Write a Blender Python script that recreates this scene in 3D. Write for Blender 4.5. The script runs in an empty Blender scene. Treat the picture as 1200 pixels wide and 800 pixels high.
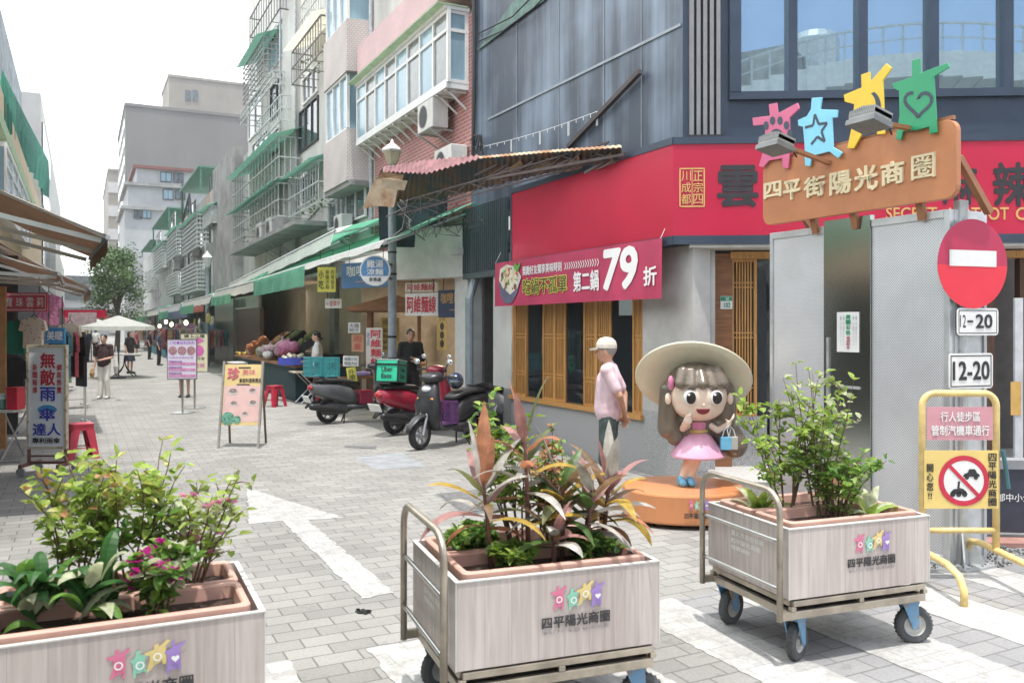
import bpy, math, random
from mathutils import Vector as V3, Matrix, Euler
from mathutils import noise as mnoise
rnd = random.Random(7)
S = bpy.context.scene
COL = S.collection
pi = math.pi

# ------------------------------------------------------------------ camera, sky, sun, exposure
HC = 1.8
YAW = math.radians(26.8)
F = V3((math.sin(YAW), math.cos(YAW), 0)); R = V3((math.cos(YAW), -math.sin(YAW), 0)); UP = V3((0, 0, 1))
cam_data = bpy.data.cameras.new('camera'); cam = bpy.data.objects.new('camera', cam_data); COL.objects.link(cam)
cam.location = (0, 0, HC); cam.rotation_euler = (pi/2, 0, -YAW)
cam_data.lens = 30; cam_data.sensor_width = 36; cam_data.shift_y = -17/1200
cam_data.clip_start = .05; cam_data.clip_end = 3000
cam_data.dof.use_dof = True; cam_data.dof.focus_distance = 8.5; cam_data.dof.aperture_fstop = 4.0
S.camera = cam

SUN_EL, SUN_AZ = 79, 203          # azimuth from +Y (down the street) towards +X
W = bpy.data.worlds.new('World'); S.world = W; W.use_nodes = True
nt = W.node_tree; nt.nodes.clear()
def wn(t, **k):
    n = nt.nodes.new(t)
    for a, b in k.items(): setattr(n, a, b)
    return n
wo = wn('ShaderNodeOutputWorld'); bg = wn('ShaderNodeBackground'); bg.inputs[1].default_value = .15
sky = wn('ShaderNodeTexSky', sky_type='NISHITA', sun_disc=False)
sky.sun_elevation = math.radians(SUN_EL); sky.sun_rotation = math.radians(SUN_AZ)
sky.air_density = 1.0; sky.dust_density = 3.5; sky.ozone_density = 1.0
tc = wn('ShaderNodeTexCoord'); nz = wn('ShaderNodeTexNoise'); nz.inputs['Scale'].default_value = 2.2; nz.inputs['Detail'].default_value = 6
sep = wn('ShaderNodeSeparateXYZ'); mad = wn('ShaderNodeMath', operation='MULTIPLY_ADD'); mad.inputs[1].default_value = .6; mad.inputs[2].default_value = .34
addn = wn('ShaderNodeMath', operation='ADD'); ramp = wn('ShaderNodeValToRGB')
ramp.color_ramp.elements[0].position = .42; ramp.color_ramp.elements[1].position = .72
mx = wn('ShaderNodeMixRGB'); mx.inputs[2].default_value = (9.4, 9.7, 9.9, 1)     # thin bright cloud
nt.links.new(tc.outputs['Generated'], nz.inputs['Vector']); nt.links.new(tc.outputs['Generated'], sep.inputs[0])
nt.links.new(sep.outputs['Y'], mad.inputs[0]); nt.links.new(mad.outputs[0], addn.inputs[0])
nt.links.new(nz.outputs['Fac'], addn.inputs[1])
nt.links.new(addn.outputs[0], ramp.inputs[0]); nt.links.new(ramp.outputs[0], mx.inputs[0])
nt.links.new(sky.outputs[0], mx.inputs[1]); nt.links.new(mx.outputs[0], bg.inputs[0]); nt.links.new(bg.outputs[0], wo.inputs[0])

sl = bpy.data.lights.new('sun', 'SUN'); sl.energy = 2.7; sl.angle = math.radians(1.5); sl.color = (1, .96, .9)
so = bpy.data.objects.new('sun', sl); COL.objects.link(so)
e_, a_ = math.radians(SUN_EL), math.radians(SUN_AZ)
sdir = V3((math.sin(a_)*math.cos(e_), math.cos(a_)*math.cos(e_), math.sin(e_)))
so.rotation_euler = sdir.to_track_quat('Z', 'Y').to_euler(); so.location = sdir*60
S.view_settings.view_transform = 'Standard'; S.view_settings.look = 'None'; S.view_settings.gamma = 1
S.view_settings.use_curve_mapping = False; S.view_settings.exposure = 0.88
try:
    S.cycles.max_bounces = 8; S.cycles.diffuse_bounces = 4; S.cycles.glossy_bounces = 3
    S.cycles.transmission_bounces = 4; S.cycles.transparent_max_bounces = 12; S.cycles.caustics_reflective = False; S.cycles.caustics_refractive = False
except Exception: pass

# ------------------------------------------------------------------ pixel -> point on a real plane
def ray(px, py): return F + R*((px-600)/1000) + UP*((383-py)/1000)
CAM = V3((0, 0, HC))
def D(px, py, d): return CAM + ray(px, py)*d
def G(px, py, z=0): return CAM + ray(px, py)*((HC-z)*1000/(py-383))
def PX(px, py, X): r = ray(px, py); return CAM + r*(X/r.x)
def PY(px, py, Y): r = ray(px, py); return CAM + r*(Y/r.y)
def PP(px, py, o, n): r = ray(px, py); return CAM + r*((o-CAM).dot(n)/r.dot(n))

# ------------------------------------------------------------------ materials
MATS = {}
def mat(name, col, rough=.6, metal=0, var=.12, scale=6, bump=0, bscale=40, spec=.5, col2=None, stretch=None, coat=0, trans=0, emit=None, estr=0, alpha=None, detail=5, thr=None):
    if name in MATS: return MATS[name]
    m = bpy.data.materials.new(name); m.use_nodes = True; t = m.node_tree; n = t.nodes; L = t.links
    b = n['Principled BSDF']; out = n['Material Output']
    b.inputs['Roughness'].default_value = rough; b.inputs['Metallic'].default_value = metal
    b.inputs['Specular IOR Level'].default_value = spec; b.inputs['Coat Weight'].default_value = coat
    c = (*col, 1)
    if col2 is None: c2 = tuple(max(0, x*(1-var*2)) for x in col)
    else: c2 = col2
    tcn = n.new('ShaderNodeTexCoord'); mp = n.new('ShaderNodeMapping'); L.new(tcn.outputs['Object'], mp.inputs[0])
    if stretch: mp.inputs['Scale'].default_value = stretch
    no = n.new('ShaderNodeTexNoise'); no.inputs['Scale'].default_value = scale; no.inputs['Detail'].default_value = detail; no.inputs['Roughness'].default_value = .6
    L.new(mp.outputs[0], no.inputs['Vector'])
    cr = n.new('ShaderNodeValToRGB'); cr.color_ramp.elements[0].position = (thr or (.35, .65))[0]; cr.color_ramp.elements[1].position = (thr or (.35, .65))[1]
    cr.color_ramp.elements[0].color = (*c2, 1); cr.color_ramp.elements[1].color = c
    L.new(no.outputs['Fac'], cr.inputs[0]); L.new(cr.outputs[0], b.inputs['Base Color'])
    if bump:
        n2 = n.new('ShaderNodeTexNoise'); n2.inputs['Scale'].default_value = bscale; n2.inputs['Detail'].default_value = 4
        L.new(mp.outputs[0], n2.inputs['Vector'])
        bp = n.new('ShaderNodeBump'); bp.inputs['Strength'].default_value = bump; bp.inputs['Distance'].default_value = .02
        L.new(n2.outputs['Fac'], bp.inputs['Height']); L.new(bp.outputs[0], b.inputs['Normal'])
    if emit: b.inputs['Emission Color'].default_value = (*emit, 1); b.inputs['Emission Strength'].default_value = estr
    if trans:
        tr = n.new('ShaderNodeBsdfTranslucent'); L.new(cr.outputs[0], tr.inputs['Color'])
        ms = n.new('ShaderNodeMixShader'); ms.inputs[0].default_value = trans
        L.new(b.outputs[0], ms.inputs[1]); L.new(tr.outputs[0], ms.inputs[2]); L.new(ms.outputs[0], out.inputs[0])
    MATS[name] = m; return m
def nodes_of(name, rough=.6, spec=.5):
    m = bpy.data.materials.new(name); m.use_nodes = True; t = m.node_tree
    b = t.nodes['Principled BSDF']; b.inputs['Roughness'].default_value = rough; b.inputs['Specular IOR Level'].default_value = spec
    MATS[name] = m
    return m, t, b
def brickmat(name, c1, c2, cm, w, h, mortar, coords='XY', rough=.8, bump=.4, stain=.25, squash=None, off=.5, spots=0, under=None):
    """courses of brick/tile; coords picks which object axes are (along, up)"""
    m, t, b = nodes_of(name, rough); n, L = t.nodes, t.links
    tcn = n.new('ShaderNodeTexCoord'); sp = n.new('ShaderNodeSeparateXYZ'); cb = n.new('ShaderNodeCombineXYZ')
    L.new(tcn.outputs['Object'], sp.inputs[0])
    if coords == 'DZ':                                       # along whichever way the wall runs
        ad = n.new('ShaderNodeMath'); ad.operation = 'ADD'; L.new(sp.outputs['X'], ad.inputs[0]); L.new(sp.outputs['Y'], ad.inputs[1])
        L.new(ad.outputs[0], cb.inputs[0]); L.new(sp.outputs['Z'], cb.inputs[1])
    else:
        L.new(sp.outputs[coords[0]], cb.inputs[0]); L.new(sp.outputs[coords[1]], cb.inputs[1])
    br = n.new('ShaderNodeTexBrick'); br.inputs['Scale'].default_value = 1; br.inputs['Brick Width'].default_value = w; br.inputs['Row Height'].default_value = h
    br.inputs['Mortar Size'].default_value = mortar; br.inputs['Mortar Smooth'].default_value = .2; br.offset = off
    br.inputs['Color1'].default_value = (*c1, 1); br.inputs['Color2'].default_value = (*c2, 1); br.inputs['Mortar'].default_value = (*cm, 1)
    L.new(cb.outputs[0], br.inputs['Vector'])
    no = n.new('ShaderNodeTexNoise'); no.inputs['Scale'].default_value = .9; no.inputs['Detail'].default_value = 7; L.new(tcn.outputs['Object'], no.inputs['Vector'])
    n3 = n.new('ShaderNodeTexNoise'); n3.inputs['Scale'].default_value = 60; n3.inputs['Detail'].default_value = 3; L.new(tcn.outputs['Object'], n3.inputs['Vector'])
    mr = n.new('ShaderNodeMapRange'); mr.inputs[1].default_value = .3; mr.inputs[2].default_value = .7; mr.inputs[3].default_value = 1-stain; mr.inputs[4].default_value = 1.05
    L.new(no.outputs['Fac'], mr.inputs[0])
    mr2 = n.new('ShaderNodeMapRange'); mr2.inputs[1].default_value = .3; mr2.inputs[2].default_value = .7; mr2.inputs[3].default_value = .88; mr2.inputs[4].default_value = 1.08
    L.new(n3.outputs['Fac'], mr2.inputs[0])
    mu = n.new('ShaderNodeMath'); mu.operation = 'MULTIPLY'; L.new(mr.outputs[0], mu.inputs[0]); L.new(mr2.outputs[0], mu.inputs[1])
    if spots:                                                 # gum and drip spots
        vo = n.new('ShaderNodeTexVoronoi'); vo.inputs['Scale'].default_value = 2.3; L.new(tcn.outputs['Object'], vo.inputs['Vector'])
        m4 = n.new('ShaderNodeMapRange'); m4.inputs[1].default_value = .03; m4.inputs[2].default_value = .06; m4.inputs[3].default_value = spots; m4.inputs[4].default_value = 1; L.new(vo.outputs['Distance'], m4.inputs[0])
        n5 = n.new('ShaderNodeTexNoise'); n5.inputs['Scale'].default_value = 3.5; n5.inputs['Detail'].default_value = 8; n5.inputs['Roughness'].default_value = .75; L.new(tcn.outputs['Object'], n5.inputs['Vector'])
        m6 = n.new('ShaderNodeMapRange'); m6.inputs[1].default_value = .42; m6.inputs[2].default_value = .36; m6.inputs[3].default_value = 1; m6.inputs[4].default_value = .8; L.new(n5.outputs['Fac'], m6.inputs[0])
        mz = n.new('ShaderNodeMath'); mz.operation = 'MULTIPLY'; L.new(m4.outputs[0], mz.inputs[0]); L.new(m6.outputs[0], mz.inputs[1])
        m7 = n.new('ShaderNodeMath'); m7.operation = 'MULTIPLY'; L.new(mu.outputs[0], m7.inputs[0]); L.new(mz.outputs[0], m7.inputs[1]); mu = m7
    mx = n.new('ShaderNodeMixRGB'); mx.blend_type = 'MULTIPLY'; mx.inputs[0].default_value = 1
    L.new(br.outputs['Color'], mx.inputs[1]); L.new(mu.outputs[0], mx.inputs[2])
    if under:                                                 # worn paint: bare pavers show through in patches and along joints
        nw = n.new('ShaderNodeTexNoise'); nw.inputs['Scale'].default_value = 7; nw.inputs['Detail'].default_value = 9; nw.inputs['Roughness'].default_value = .78; L.new(tcn.outputs['Object'], nw.inputs['Vector'])
        mw = n.new('ShaderNodeMapRange'); mw.inputs[1].default_value = .46; mw.inputs[2].default_value = .6; mw.inputs[3].default_value = 0; mw.inputs[4].default_value = .8; L.new(nw.outputs['Fac'], mw.inputs[0])
        mq = n.new('ShaderNodeMixRGB'); mq.inputs[2].default_value = (*under, 1); L.new(mw.outputs[0], mq.inputs[0]); L.new(br.outputs['Color'], mq.inputs[1]); L.new(mq.outputs[0], mx.inputs[1])
    L.new(mx.outputs[0], b.inputs['Base Color'])
    bp = n.new('ShaderNodeBump'); bp.inputs['Strength'].default_value = bump; bp.inputs['Distance'].default_value = .01; bp.invert = True
    L.new(br.outputs['Fac'], bp.inputs['Height']); L.new(bp.outputs[0], b.inputs['Normal'])
    return m
def glassmat(name, col, rough=.03, alpha=.35, spec=.8):
    m, t, b = nodes_of(name, rough, spec); n, L = t.nodes, t.links
    b.inputs['Base Color'].default_value = (*col, 1); b.inputs['IOR'].default_value = 1.6
    tr = n.new('ShaderNodeBsdfTransparent'); tr.inputs[0].default_value = (.75, .82, .84, 1)
    fr = n.new('ShaderNodeMixShader'); fr.inputs[0].default_value = alpha
    L.new(tr.outputs[0], fr.inputs[1]); L.new(b.outputs[0], fr.inputs[2]); L.new(fr.outputs[0], n['Material Output'].inputs[0])
    return m

# ------------------------------------------------------------------ mesh builder
class MB:
    def __init__(s): s.v = []; s.f = []; s.mi = []; s.cur = 0
    def face(s, pts, mi=None):
        i = len(s.v); s.v += [V3(p) for p in pts]; s.f.append(list(range(i, i+len(pts)))); s.mi.append(s.cur if mi is None else mi); return s
    def raw(s, vs, fs):
        i = len(s.v); s.v += [V3(p) for p in vs]
        for f in fs: s.f.append([i+k for k in f]); s.mi.append(s.cur)
        return s
    def box(s, x0, y0, z0, x1, y1, z1, M=None):
        p = [(x0,y0,z0),(x1,y0,z0),(x1,y1,z0),(x0,y1,z0),(x0,y0,z1),(x1,y0,z1),(x1,y1,z1),(x0,y1,z1)]
        if M is not None: p = [M @ V3(q) for q in p]
        return s.raw(p, [(0,3,2,1),(4,5,6,7),(0,1,5,4),(1,2,6,5),(2,3,7,6),(3,0,4,7)])
    def cbox(s, c, sz, rot=None):
        M = Matrix.Translation(V3(c)) @ (rot.to_matrix().to_4x4() if rot else Matrix.Identity(4))
        a, b, c_ = sz[0]/2, sz[1]/2, sz[2]/2
        return s.box(-a, -b, -c_, a, b, c_, M)
    def frame(s, o, U, V, N, u0, v0, u1, v1, n0, n1):           # box in a panel's own axes
        p = [o+U*u+V*v+N*n for n in (n0, n1) for (u, v) in ((u0,v0),(u1,v0),(u1,v1),(u0,v1))]
        return s.raw(p, [(0,3,2,1),(4,5,6,7),(0,1,5,4),(1,2,6,5),(2,3,7,6),(3,0,4,7)])
    def beam(s, a, b, w, h=None, up=UP):
        a, b = V3(a), V3(b); h = h or w; d = (b-a).normalized()
        x = d.cross(V3(up)); x = x.normalized() if x.length > 1e-4 else V3((1,0,0)); y = x.cross(d).normalized()
        q = [p + x*(sx*w/2) + y*(sy*h/2) for p in (a, b) for (sx, sy) in ((-1,-1),(1,-1),(1,1),(-1,1))]
        return s.raw(q, [(0,3,2,1),(4,5,6,7),(0,1,5,4),(1,2,6,5),(2,3,7,6),(3,0,4,7)])
    def tube(s, pts, r, n=8, closed=False, cap=True):
        pts = [V3(p) for p in pts]; k = len(pts); rs = r if isinstance(r, (list, tuple)) else [r]*k
        i0 = len(s.v); prev = None
        for i, p in enumerate(pts):
            if closed: t = pts[(i+1) % k]-pts[i-1]
            else: t = pts[min(i+1, k-1)]-pts[max(i-1, 0)]
            t = t.normalized() if t.length > 1e-9 else UP
            if prev is None:
                x = t.cross(UP); x = x.normalized() if x.length > 1e-3 else V3((1,0,0))
            else:
                x = prev - t*prev.dot(t); x = x.normalized() if x.length > 1e-6 else V3((1,0,0))
            prev = x; y = t.cross(x)
            for j in range(n):
                a = 2*pi*j/n; s.v.append(p + (x*math.cos(a)+y*math.sin(a))*rs[i])
        for i in range(k if closed else k-1):
            for j in range(n):
                a = i0+i*n+j; b = i0+i*n+(j+1) % n; c = i0+((i+1) % k)*n+(j+1) % n; d = i0+((i+1) % k)*n+j
                s.f.append([a, b, c, d]); s.mi.append(s.cur)
        if cap and not closed:
            s.f.append([i0+j for j in range(n)][::-1]); s.mi.append(s.cur)
            s.f.append([i0+(k-1)*n+j for j in range(n)]); s.mi.append(s.cur)
        return s
    def lathe(s, prof, n=24, M=None, cap=True):
        i0 = len(s.v); M = M or Matrix.Identity(4)
        for (r, z) in prof:
            for j in range(n):
                a = 2*pi*j/n; s.v.append(M @ V3((r*math.cos(a), r*math.sin(a), z)))
        for i in range(len(prof)-1):
            for j in range(n):
                s.f.append([i0+i*n+j, i0+i*n+(j+1) % n, i0+(i+1)*n+(j+1) % n, i0+(i+1)*n+j]); s.mi.append(s.cur)
        if cap:
            s.f.append([i0+j for j in range(n)][::-1]); s.mi.append(s.cur)
            s.f.append([i0+(len(prof)-1)*n+j for j in range(n)]); s.mi.append(s.cur)
        return s
    def ball(s, c, r, n=12, m=8, M=None):
        c = V3(c); r = V3((r, r, r)) if isinstance(r, (int, float)) else V3(r); i0 = len(s.v)
        def T(p): p = V3((p.x*r.x, p.y*r.y, p.z*r.z)); return c + ((M @ p) if M is not None else p)
        s.v.append(T(V3((0, 0, -1))))
        for i in range(1, m):
            a = -pi/2+pi*i/m
            for j in range(n):
                b = 2*pi*j/n; s.v.append(T(V3((math.cos(a)*math.cos(b), math.cos(a)*math.sin(b), math.sin(a)))))
        s.v.append(T(V3((0, 0, 1)))); top = len(s.v)-1
        for j in range(n):
            s.f.append([i0, i0+1+(j+1) % n, i0+1+j]); s.mi.append(s.cur)
            s.f.append([top, i0+1+(m-2)*n+j, i0+1+(m-2)*n+(j+1) % n]); s.mi.append(s.cur)
        for i in range(m-2):
            for j in range(n):
                a = i0+1+i*n; s.f.append([a+j, a+(j+1) % n, a+n+(j+1) % n, a+n+j]); s.mi.append(s.cur)
        return s
    def capsule(s, a, b, ra, rb, n=10):
        a, b = V3(a), V3(b); d = (b-a); L = d.length; d = d.normalized() if L > 1e-6 else UP
        pts = []; rs = []
        for k in range(5):
            t = -pi/2*.98 + (pi/2*.98)*k/4
            pts.append(a + d*(ra*math.sin(t))); rs.append(ra*math.cos(t))
        for k in range(5):
            t = (pi/2*.98)*k/4
            pts.append(b + d*(rb*math.sin(t))); rs.append(rb*math.cos(t))
        return s.tube(pts, rs, n)
    def prism(s, poly, o, U, V, N, t0=0, t1=.01):
        o = V3(o); k = len(poly)
        ar = sum(poly[i][0]*poly[(i+1) % k][1]-poly[(i+1) % k][0]*poly[i][1] for i in range(k))
        if (ar > 0) != (U.cross(V).dot(N) > 0): poly = poly[::-1]
        A = [o+U*u+V*v+N*t0 for (u, v) in poly]; B = [o+U*u+V*v+N*t1 for (u, v) in poly]
        i = len(s.v); s.v += A+B
        s.f.append([i+j for j in range(k)][::-1]); s.f.append([i+k+j for j in range(k)]); s.mi += [s.cur]*2
        for j in range(k): s.f.append([i+j, i+(j+1) % k, i+k+(j+1) % k, i+k+j]); s.mi.append(s.cur)
        return s
    def loft(s, secs, n=16, p=2.6, axis='x'):
        """secs: (along, z_low, z_high, half_width[, y_centre]) superellipse rings along an axis"""
        i0 = len(s.v)
        for sec in secs:
            x, z0, z1, w = sec[:4]; yc = sec[4] if len(sec) > 4 else 0
            for j in range(n):
                a = 2*pi*j/n; c, q = math.cos(a), math.sin(a)
                y = yc+w*math.copysign(abs(c)**(2/p), c); z = (z0+z1)/2+(z1-z0)/2*math.copysign(abs(q)**(2/p), q)
                s.v.append(V3((x, y, z)) if axis == 'x' else V3((y, z, x)) if axis == 'z2' else V3((z, y, x)))
        for i in range(len(secs)-1):
            for j in range(n):
                s.f.append([i0+i*n+j, i0+i*n+(j+1) % n, i0+(i+1)*n+(j+1) % n, i0+(i+1)*n+j]); s.mi.append(s.cur)
        s.f.append([i0+j for j in range(n)][::-1]); s.f.append([i0+(len(secs)-1)*n+j for j in range(n)]); s.mi += [s.cur]*2
        return s
    def xf(s, M, start=0):
        for i in range(start, len(s.v)): s.v[i] = M @ s.v[i]
        return s
    def build(s, name, mats, parent=None, smooth=False, bevel=0, world=False, remesh=0, smo=0, sub=0, solid=0):
        me = bpy.data.meshes.new(name)
        off = V3((0, 0, 0))
        if world and parent is not None:
            Mi = (Matrix.Translation(parent.location) @ parent.rotation_euler.to_matrix().to_4x4()).inverted()
            s.v = [Mi @ p for p in s.v]
        me.from_pydata([tuple(p) for p in s.v], [], s.f)
        if not isinstance(mats, (list, tuple)): mats = [mats]
        for m in mats: me.materials.append(m)
        if len(mats) > 1: me.polygons.foreach_set('material_index', s.mi)
        if smooth or remesh: me.polygons.foreach_set('use_smooth', [True]*len(me.polygons))
        me.update()
        o = bpy.data.objects.new(name, me); COL.objects.link(o)
        if parent is not None: o.parent = parent
        if solid:
            q = o.modifiers.new('s', 'SOLIDIFY'); q.thickness = solid; q.offset = 0
        if remesh:
            q = o.modifiers.new('r', 'REMESH'); q.mode = 'VOXEL'; q.voxel_size = remesh; q.use_smooth_shade = True
            if smo:
                q = o.modifiers.new('m', 'SMOOTH'); q.iterations = smo; q.factor = .5
        if bevel:
            q = o.modifiers.new('b', 'BEVEL'); q.width = bevel; q.segments = 2; q.limit_method = 'ANGLE'; q.angle_limit = math.radians(40)
        if sub:
            q = o.modifiers.new('u', 'SUBSURF'); q.levels = sub; q.render_levels = sub
        return o
LABELS = {}
def tag(o, label, cat, group=None, kind=None):
    if label: o['label'] = label
    if cat: o['category'] = cat
    if group: o['group'] = group
    if kind: o['kind'] = kind
    return o
def thing(name, label, cat, loc=(0, 0, 0), rz=0, group=None):
    o = bpy.data.objects.new(name, None); COL.objects.link(o); o.empty_display_size = .1
    o.location = loc; o.rotation_euler = (0, 0, rz); return tag(o, label, cat, group)
def struct(o, label, cat): return tag(o, label, cat, kind='structure')
def dup(root, loc=None, rz=None, label=None):
    r = root.copy(); COL.objects.link(r)
    if loc is not None: r.location = loc
    if rz is not None: r.rotation_euler = (0, 0, rz)
    if label: r['label'] = label
    for ch in list(root.children):
        c = ch.copy(); COL.objects.link(c); c.parent = r
        for g in list(ch.children):
            d = g.copy(); COL.objects.link(d); d.parent = c
    return r

# ------------------------------------------------------------------ lettering
_tc = {}
def glyphs(s, bold=0.0, space=1.0, slant=0.0):
    k = (s, bold, space, slant)
    if k in _tc: return _tc[k]
    c = bpy.data.curves.new('lettering_curve', 'FONT'); c.body = s; c.offset = bold; c.space_character = space; c.resolution_u = 3; c.shear = slant
    o = bpy.data.objects.new('lettering_curve', c); COL.objects.link(o)
    dg = bpy.context.evaluated_depsgraph_get(); me = bpy.data.meshes.new_from_object(o.evaluated_get(dg))
    vs = [(v.co.x, v.co.y) for v in me.vertices]; fs = [list(p.vertices) for p in me.polygons]
    bpy.data.objects.remove(o); bpy.data.meshes.remove(me); bpy.data.curves.remove(c)
    _tc[k] = (vs, fs); return _tc[k]
class Pan:
    """a flat panel: origin bottom-left, unit axes U (right) V (up), N towards the reader"""
    def __init__(s, o, U, V, w=1, h=1): s.o = V3(o); s.U = V3(U).normalized(); s.V = V3(V).normalized(); s.N = s.U.cross(s.V); s.w = w; s.h = h
    def p(s, u, v, n=0): return s.o + s.U*(u*s.w) + s.V*(v*s.h) + s.N*n
    def text(s, mb, t, u0, v0, u1, v1, n=.004, bold=.0, vertical=False, keep=False, mi=None, slant=0):
        if vertical:
            k = len(t); hh = (v1-v0)/k
            for i, ch in enumerate(t):
                if ch != ' ': s.text(mb, ch, u0, v1-(i+1)*hh+hh*.06, u1, v1-i*hh-hh*.06, n, bold, mi=mi)
            return
        vs, fs = glyphs(t, 0, 1.0, slant)
        if not vs: return
        xs = [v[0] for v in vs]; ys = [v[1] for v in vs]; x0, x1, y0, y1 = min(xs), max(xs), min(ys), max(ys)
        if mi is not None: old = mb.cur; mb.cur = mi
        b = bold*.7
        for k, (dx, dy) in enumerate(((0, 0), (b, 0), (-b, 0), (0, b), (0, -b), (b*.7, b*.7), (-b*.7, b*.7), (b*.7, -b*.7), (-b*.7, -b*.7)) if bold else ((0, 0),)):
            mb.raw([s.p(u0+(x+dx-x0+b)/(x1-x0+2*b+1e-6)*(u1-u0), v0+(y+dy-y0+b)/(y1-y0+2*b+1e-6)*(v1-v0), n+k*.0004) for (x, y) in vs], fs)
        if mi is not None: mb.cur = old
    def rect(s, mb, u0, v0, u1, v1, n=.003, mi=None): mb.face([s.p(u0,v0,n), s.p(u1,v0,n), s.p(u1,v1,n), s.p(u0,v1,n)], mi)
    def poly(s, mb, pts, n=.003, mi=None):
        k = len(pts); ar = sum(pts[i][0]*pts[(i+1) % k][1]-pts[(i+1) % k][0]*pts[i][1] for i in range(k))
        if ar < 0: pts = pts[::-1]
        mb.face([s.p(u, v, n) for (u, v) in pts], mi)
    def disc(s, mb, u, v, r, n=.003, k=20, mi=None, ru=None): s.poly(mb, [(u+(ru or r)/s.w*math.cos(2*pi*i/k), v+r/s.h*math.sin(2*pi*i/k)) for i in range(k)], n, mi)
    def ring(s, mb, u, v, r0, r1, n=.003, k=28, mi=None, a0=0, a1=2*pi):
        for i in range(k):
            a, b = a0+(a1-a0)*i/k, a0+(a1-a0)*(i+1)/k
            q = [(r0, a), (r1, a), (r1, b), (r0, b)]
            mb.face([s.p(u+rr*math.cos(t)/s.w, v+rr*math.sin(t)/s.h, n) for rr, t in q], mi)
    def slab(s, mb, u0, v0, u1, v1, n0, n1): mb.frame(s.o, s.U*s.w, s.V*s.h, s.N, u0, v0, u1, v1, n0, n1)
def rrect(w, h, r, k=5):
    pts = []
    for (cx, cy, a0) in ((w-r, r, -pi/2), (w-r, h-r, 0), (r, h-r, pi/2), (r, r, pi)):
        for i in range(k+1): a = a0+pi/2*i/k; pts.append((cx+r*math.cos(a), cy+r*math.sin(a)))
    return pts

# ------------------------------------------------------------------ material library
M_ = mat
white = M_('white_paint', (.8, .8, .78), .5, var=.06); offw = M_('off_white_paint', (.7, .69, .65), .6, var=.1, scale=3)
black = M_('black_plastic', (.02, .02, .022), .4, var=.2); dgrey = M_('dark_grey_plastic', (.06, .062, .066), .5)
steel = M_('stainless_steel', (.62, .62, .6), .28, 1, var=.08); galv = M_('galvanised_steel', (.5, .52, .53), .5, .6, var=.12, scale=9)
rubber = M_('grey_rubber', (.09, .095, .1), .85, var=.15); rubk = M_('black_rubber', (.025, .025, .027), .8)
ink = M_('black_lettering', (.03, .03, .035), .6); gold = M_('gold_lettering', (.68, .42, .14), .5, var=.05); wlet = M_('white_lettering', (.85, .84, .83), .5, var=.02)
redlet = M_('red_lettering', (.6, .04, .06), .5, var=.03); bluelet = M_('blue_lettering', (.06, .07, .45), .5, var=.03)
redpl = M_('red_plastic', (.5, .03, .06), .35, var=.1); signred = M_('red_sign_vinyl', (.52, .014, .055), .3, var=.07, scale=.9)
navy = M_('navy_metal_panel', (.05, .07, .105), .35, .2, var=.12, scale=2)
conc = M_('concrete', (.5, .49, .47), .8, var=.12, scale=2.5, bump=.1); concd = M_('old_concrete', (.34, .34, .33), .85, var=.2, scale=1.2, bump=.12)
pebble = M_('pebble_wash', (.52, .52, .53), .9, var=.3, scale=90, bump=.5, bscale=120, detail=2)
plaster = M_('pale_plaster', (.6, .6, .58), .8, var=.12, scale=1.2, bump=.05)
woodo = M_('honey_wood', (.62, .32, .1), .45, var=.18, scale=5, stretch=(8, 8, .6)); woodb = M_('brown_wood', (.3, .13, .055), .5, var=.2, scale=4, stretch=(1, 1, 8))
wooddk = M_('dark_wood', (.12, .06, .035), .5, var=.2, scale=4, stretch=(6, 6, .7))
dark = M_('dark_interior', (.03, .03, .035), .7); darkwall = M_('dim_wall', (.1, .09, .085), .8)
glass = glassmat('clear_glass', (.03, .035, .04), alpha=.5); mirror = M_('reflective_glass', (.34, .46, .54), .015, .9, var=.03, scale=2)
blueglass = M_('blue_curtain_glass', (.32, .48, .56), .12, 0, var=.12, scale=2, spec=.45, stretch=(1, 6, .3)); darkglass = M_('dark_window_glass', (.1, .13, .15), .06, spec=.9, var=.3, scale=1.5)
greenc = M_('green_awning_cloth', (.2, .56, .38), .7, trans=.5, var=.12, scale=3); whitec = M_('white_awning_cloth', (.78, .8, .76), .7, trans=.6, var=.06)
greenroof = M_('green_corrugated_plastic', (.14, .32, .24), .5, trans=.35, var=.15)
skin = M_('skin', (.55, .31, .21), .5, var=.1, scale=25, bump=.08, bscale=90); skin2 = M_('pale_skin', (.62, .38, .28), .5, var=.06); hair = M_('black_hair', (.02, .018, .017), .5)
paint_y = M_('yellow_paint', (.78, .58, .24), .4, var=.12, scale=12); 
# ================================================================== GROUND
XF = 6.2
def Yat(px, X=XF): return PX(px, 383, X).y
def Zat(px, py, X=XF): return PX(px, py, X).z
def wallpan(ya, yb, z0, z1, X=XF): return Pan((X, max(ya, yb), z0), (0, -1, 0), (0, 0, 1), abs(ya-yb), z1-z0)   # faces the street
pave = brickmat('grey_pavers', (.31, .302, .285), (.235, .229, .217), (.15, .146, .139), .25, .15, .006, 'XY', .85, .4, .22, spots=.72)
paveedge = brickmat('darker_pavers', (.29, .285, .285), (.24, .24, .245), (.16, .16, .16), .25, .15, .006, 'XY', .85, .45, .2, spots=.75)
paintm = brickmat('worn_road_paint', (.47, .465, .45), (.43, .425, .415), (.31, .305, .295), .25, .15, .004, 'XY', .7, .35, .15, spots=.85, under=(.3, .293, .278))
asph = M_('asphalt', (.06, .06, .062), .9, var=.15, scale=30, bump=.3, bscale=150)
g = MB(); g.face([(-220, -70, -.02), (220, -70, -.02), (220, 420, -.02), (-220, 420, -.02)])
struct(g.build('ground', asph), 'dark asphalt ground spreading beyond the paved street to the horizon', 'ground')
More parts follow.
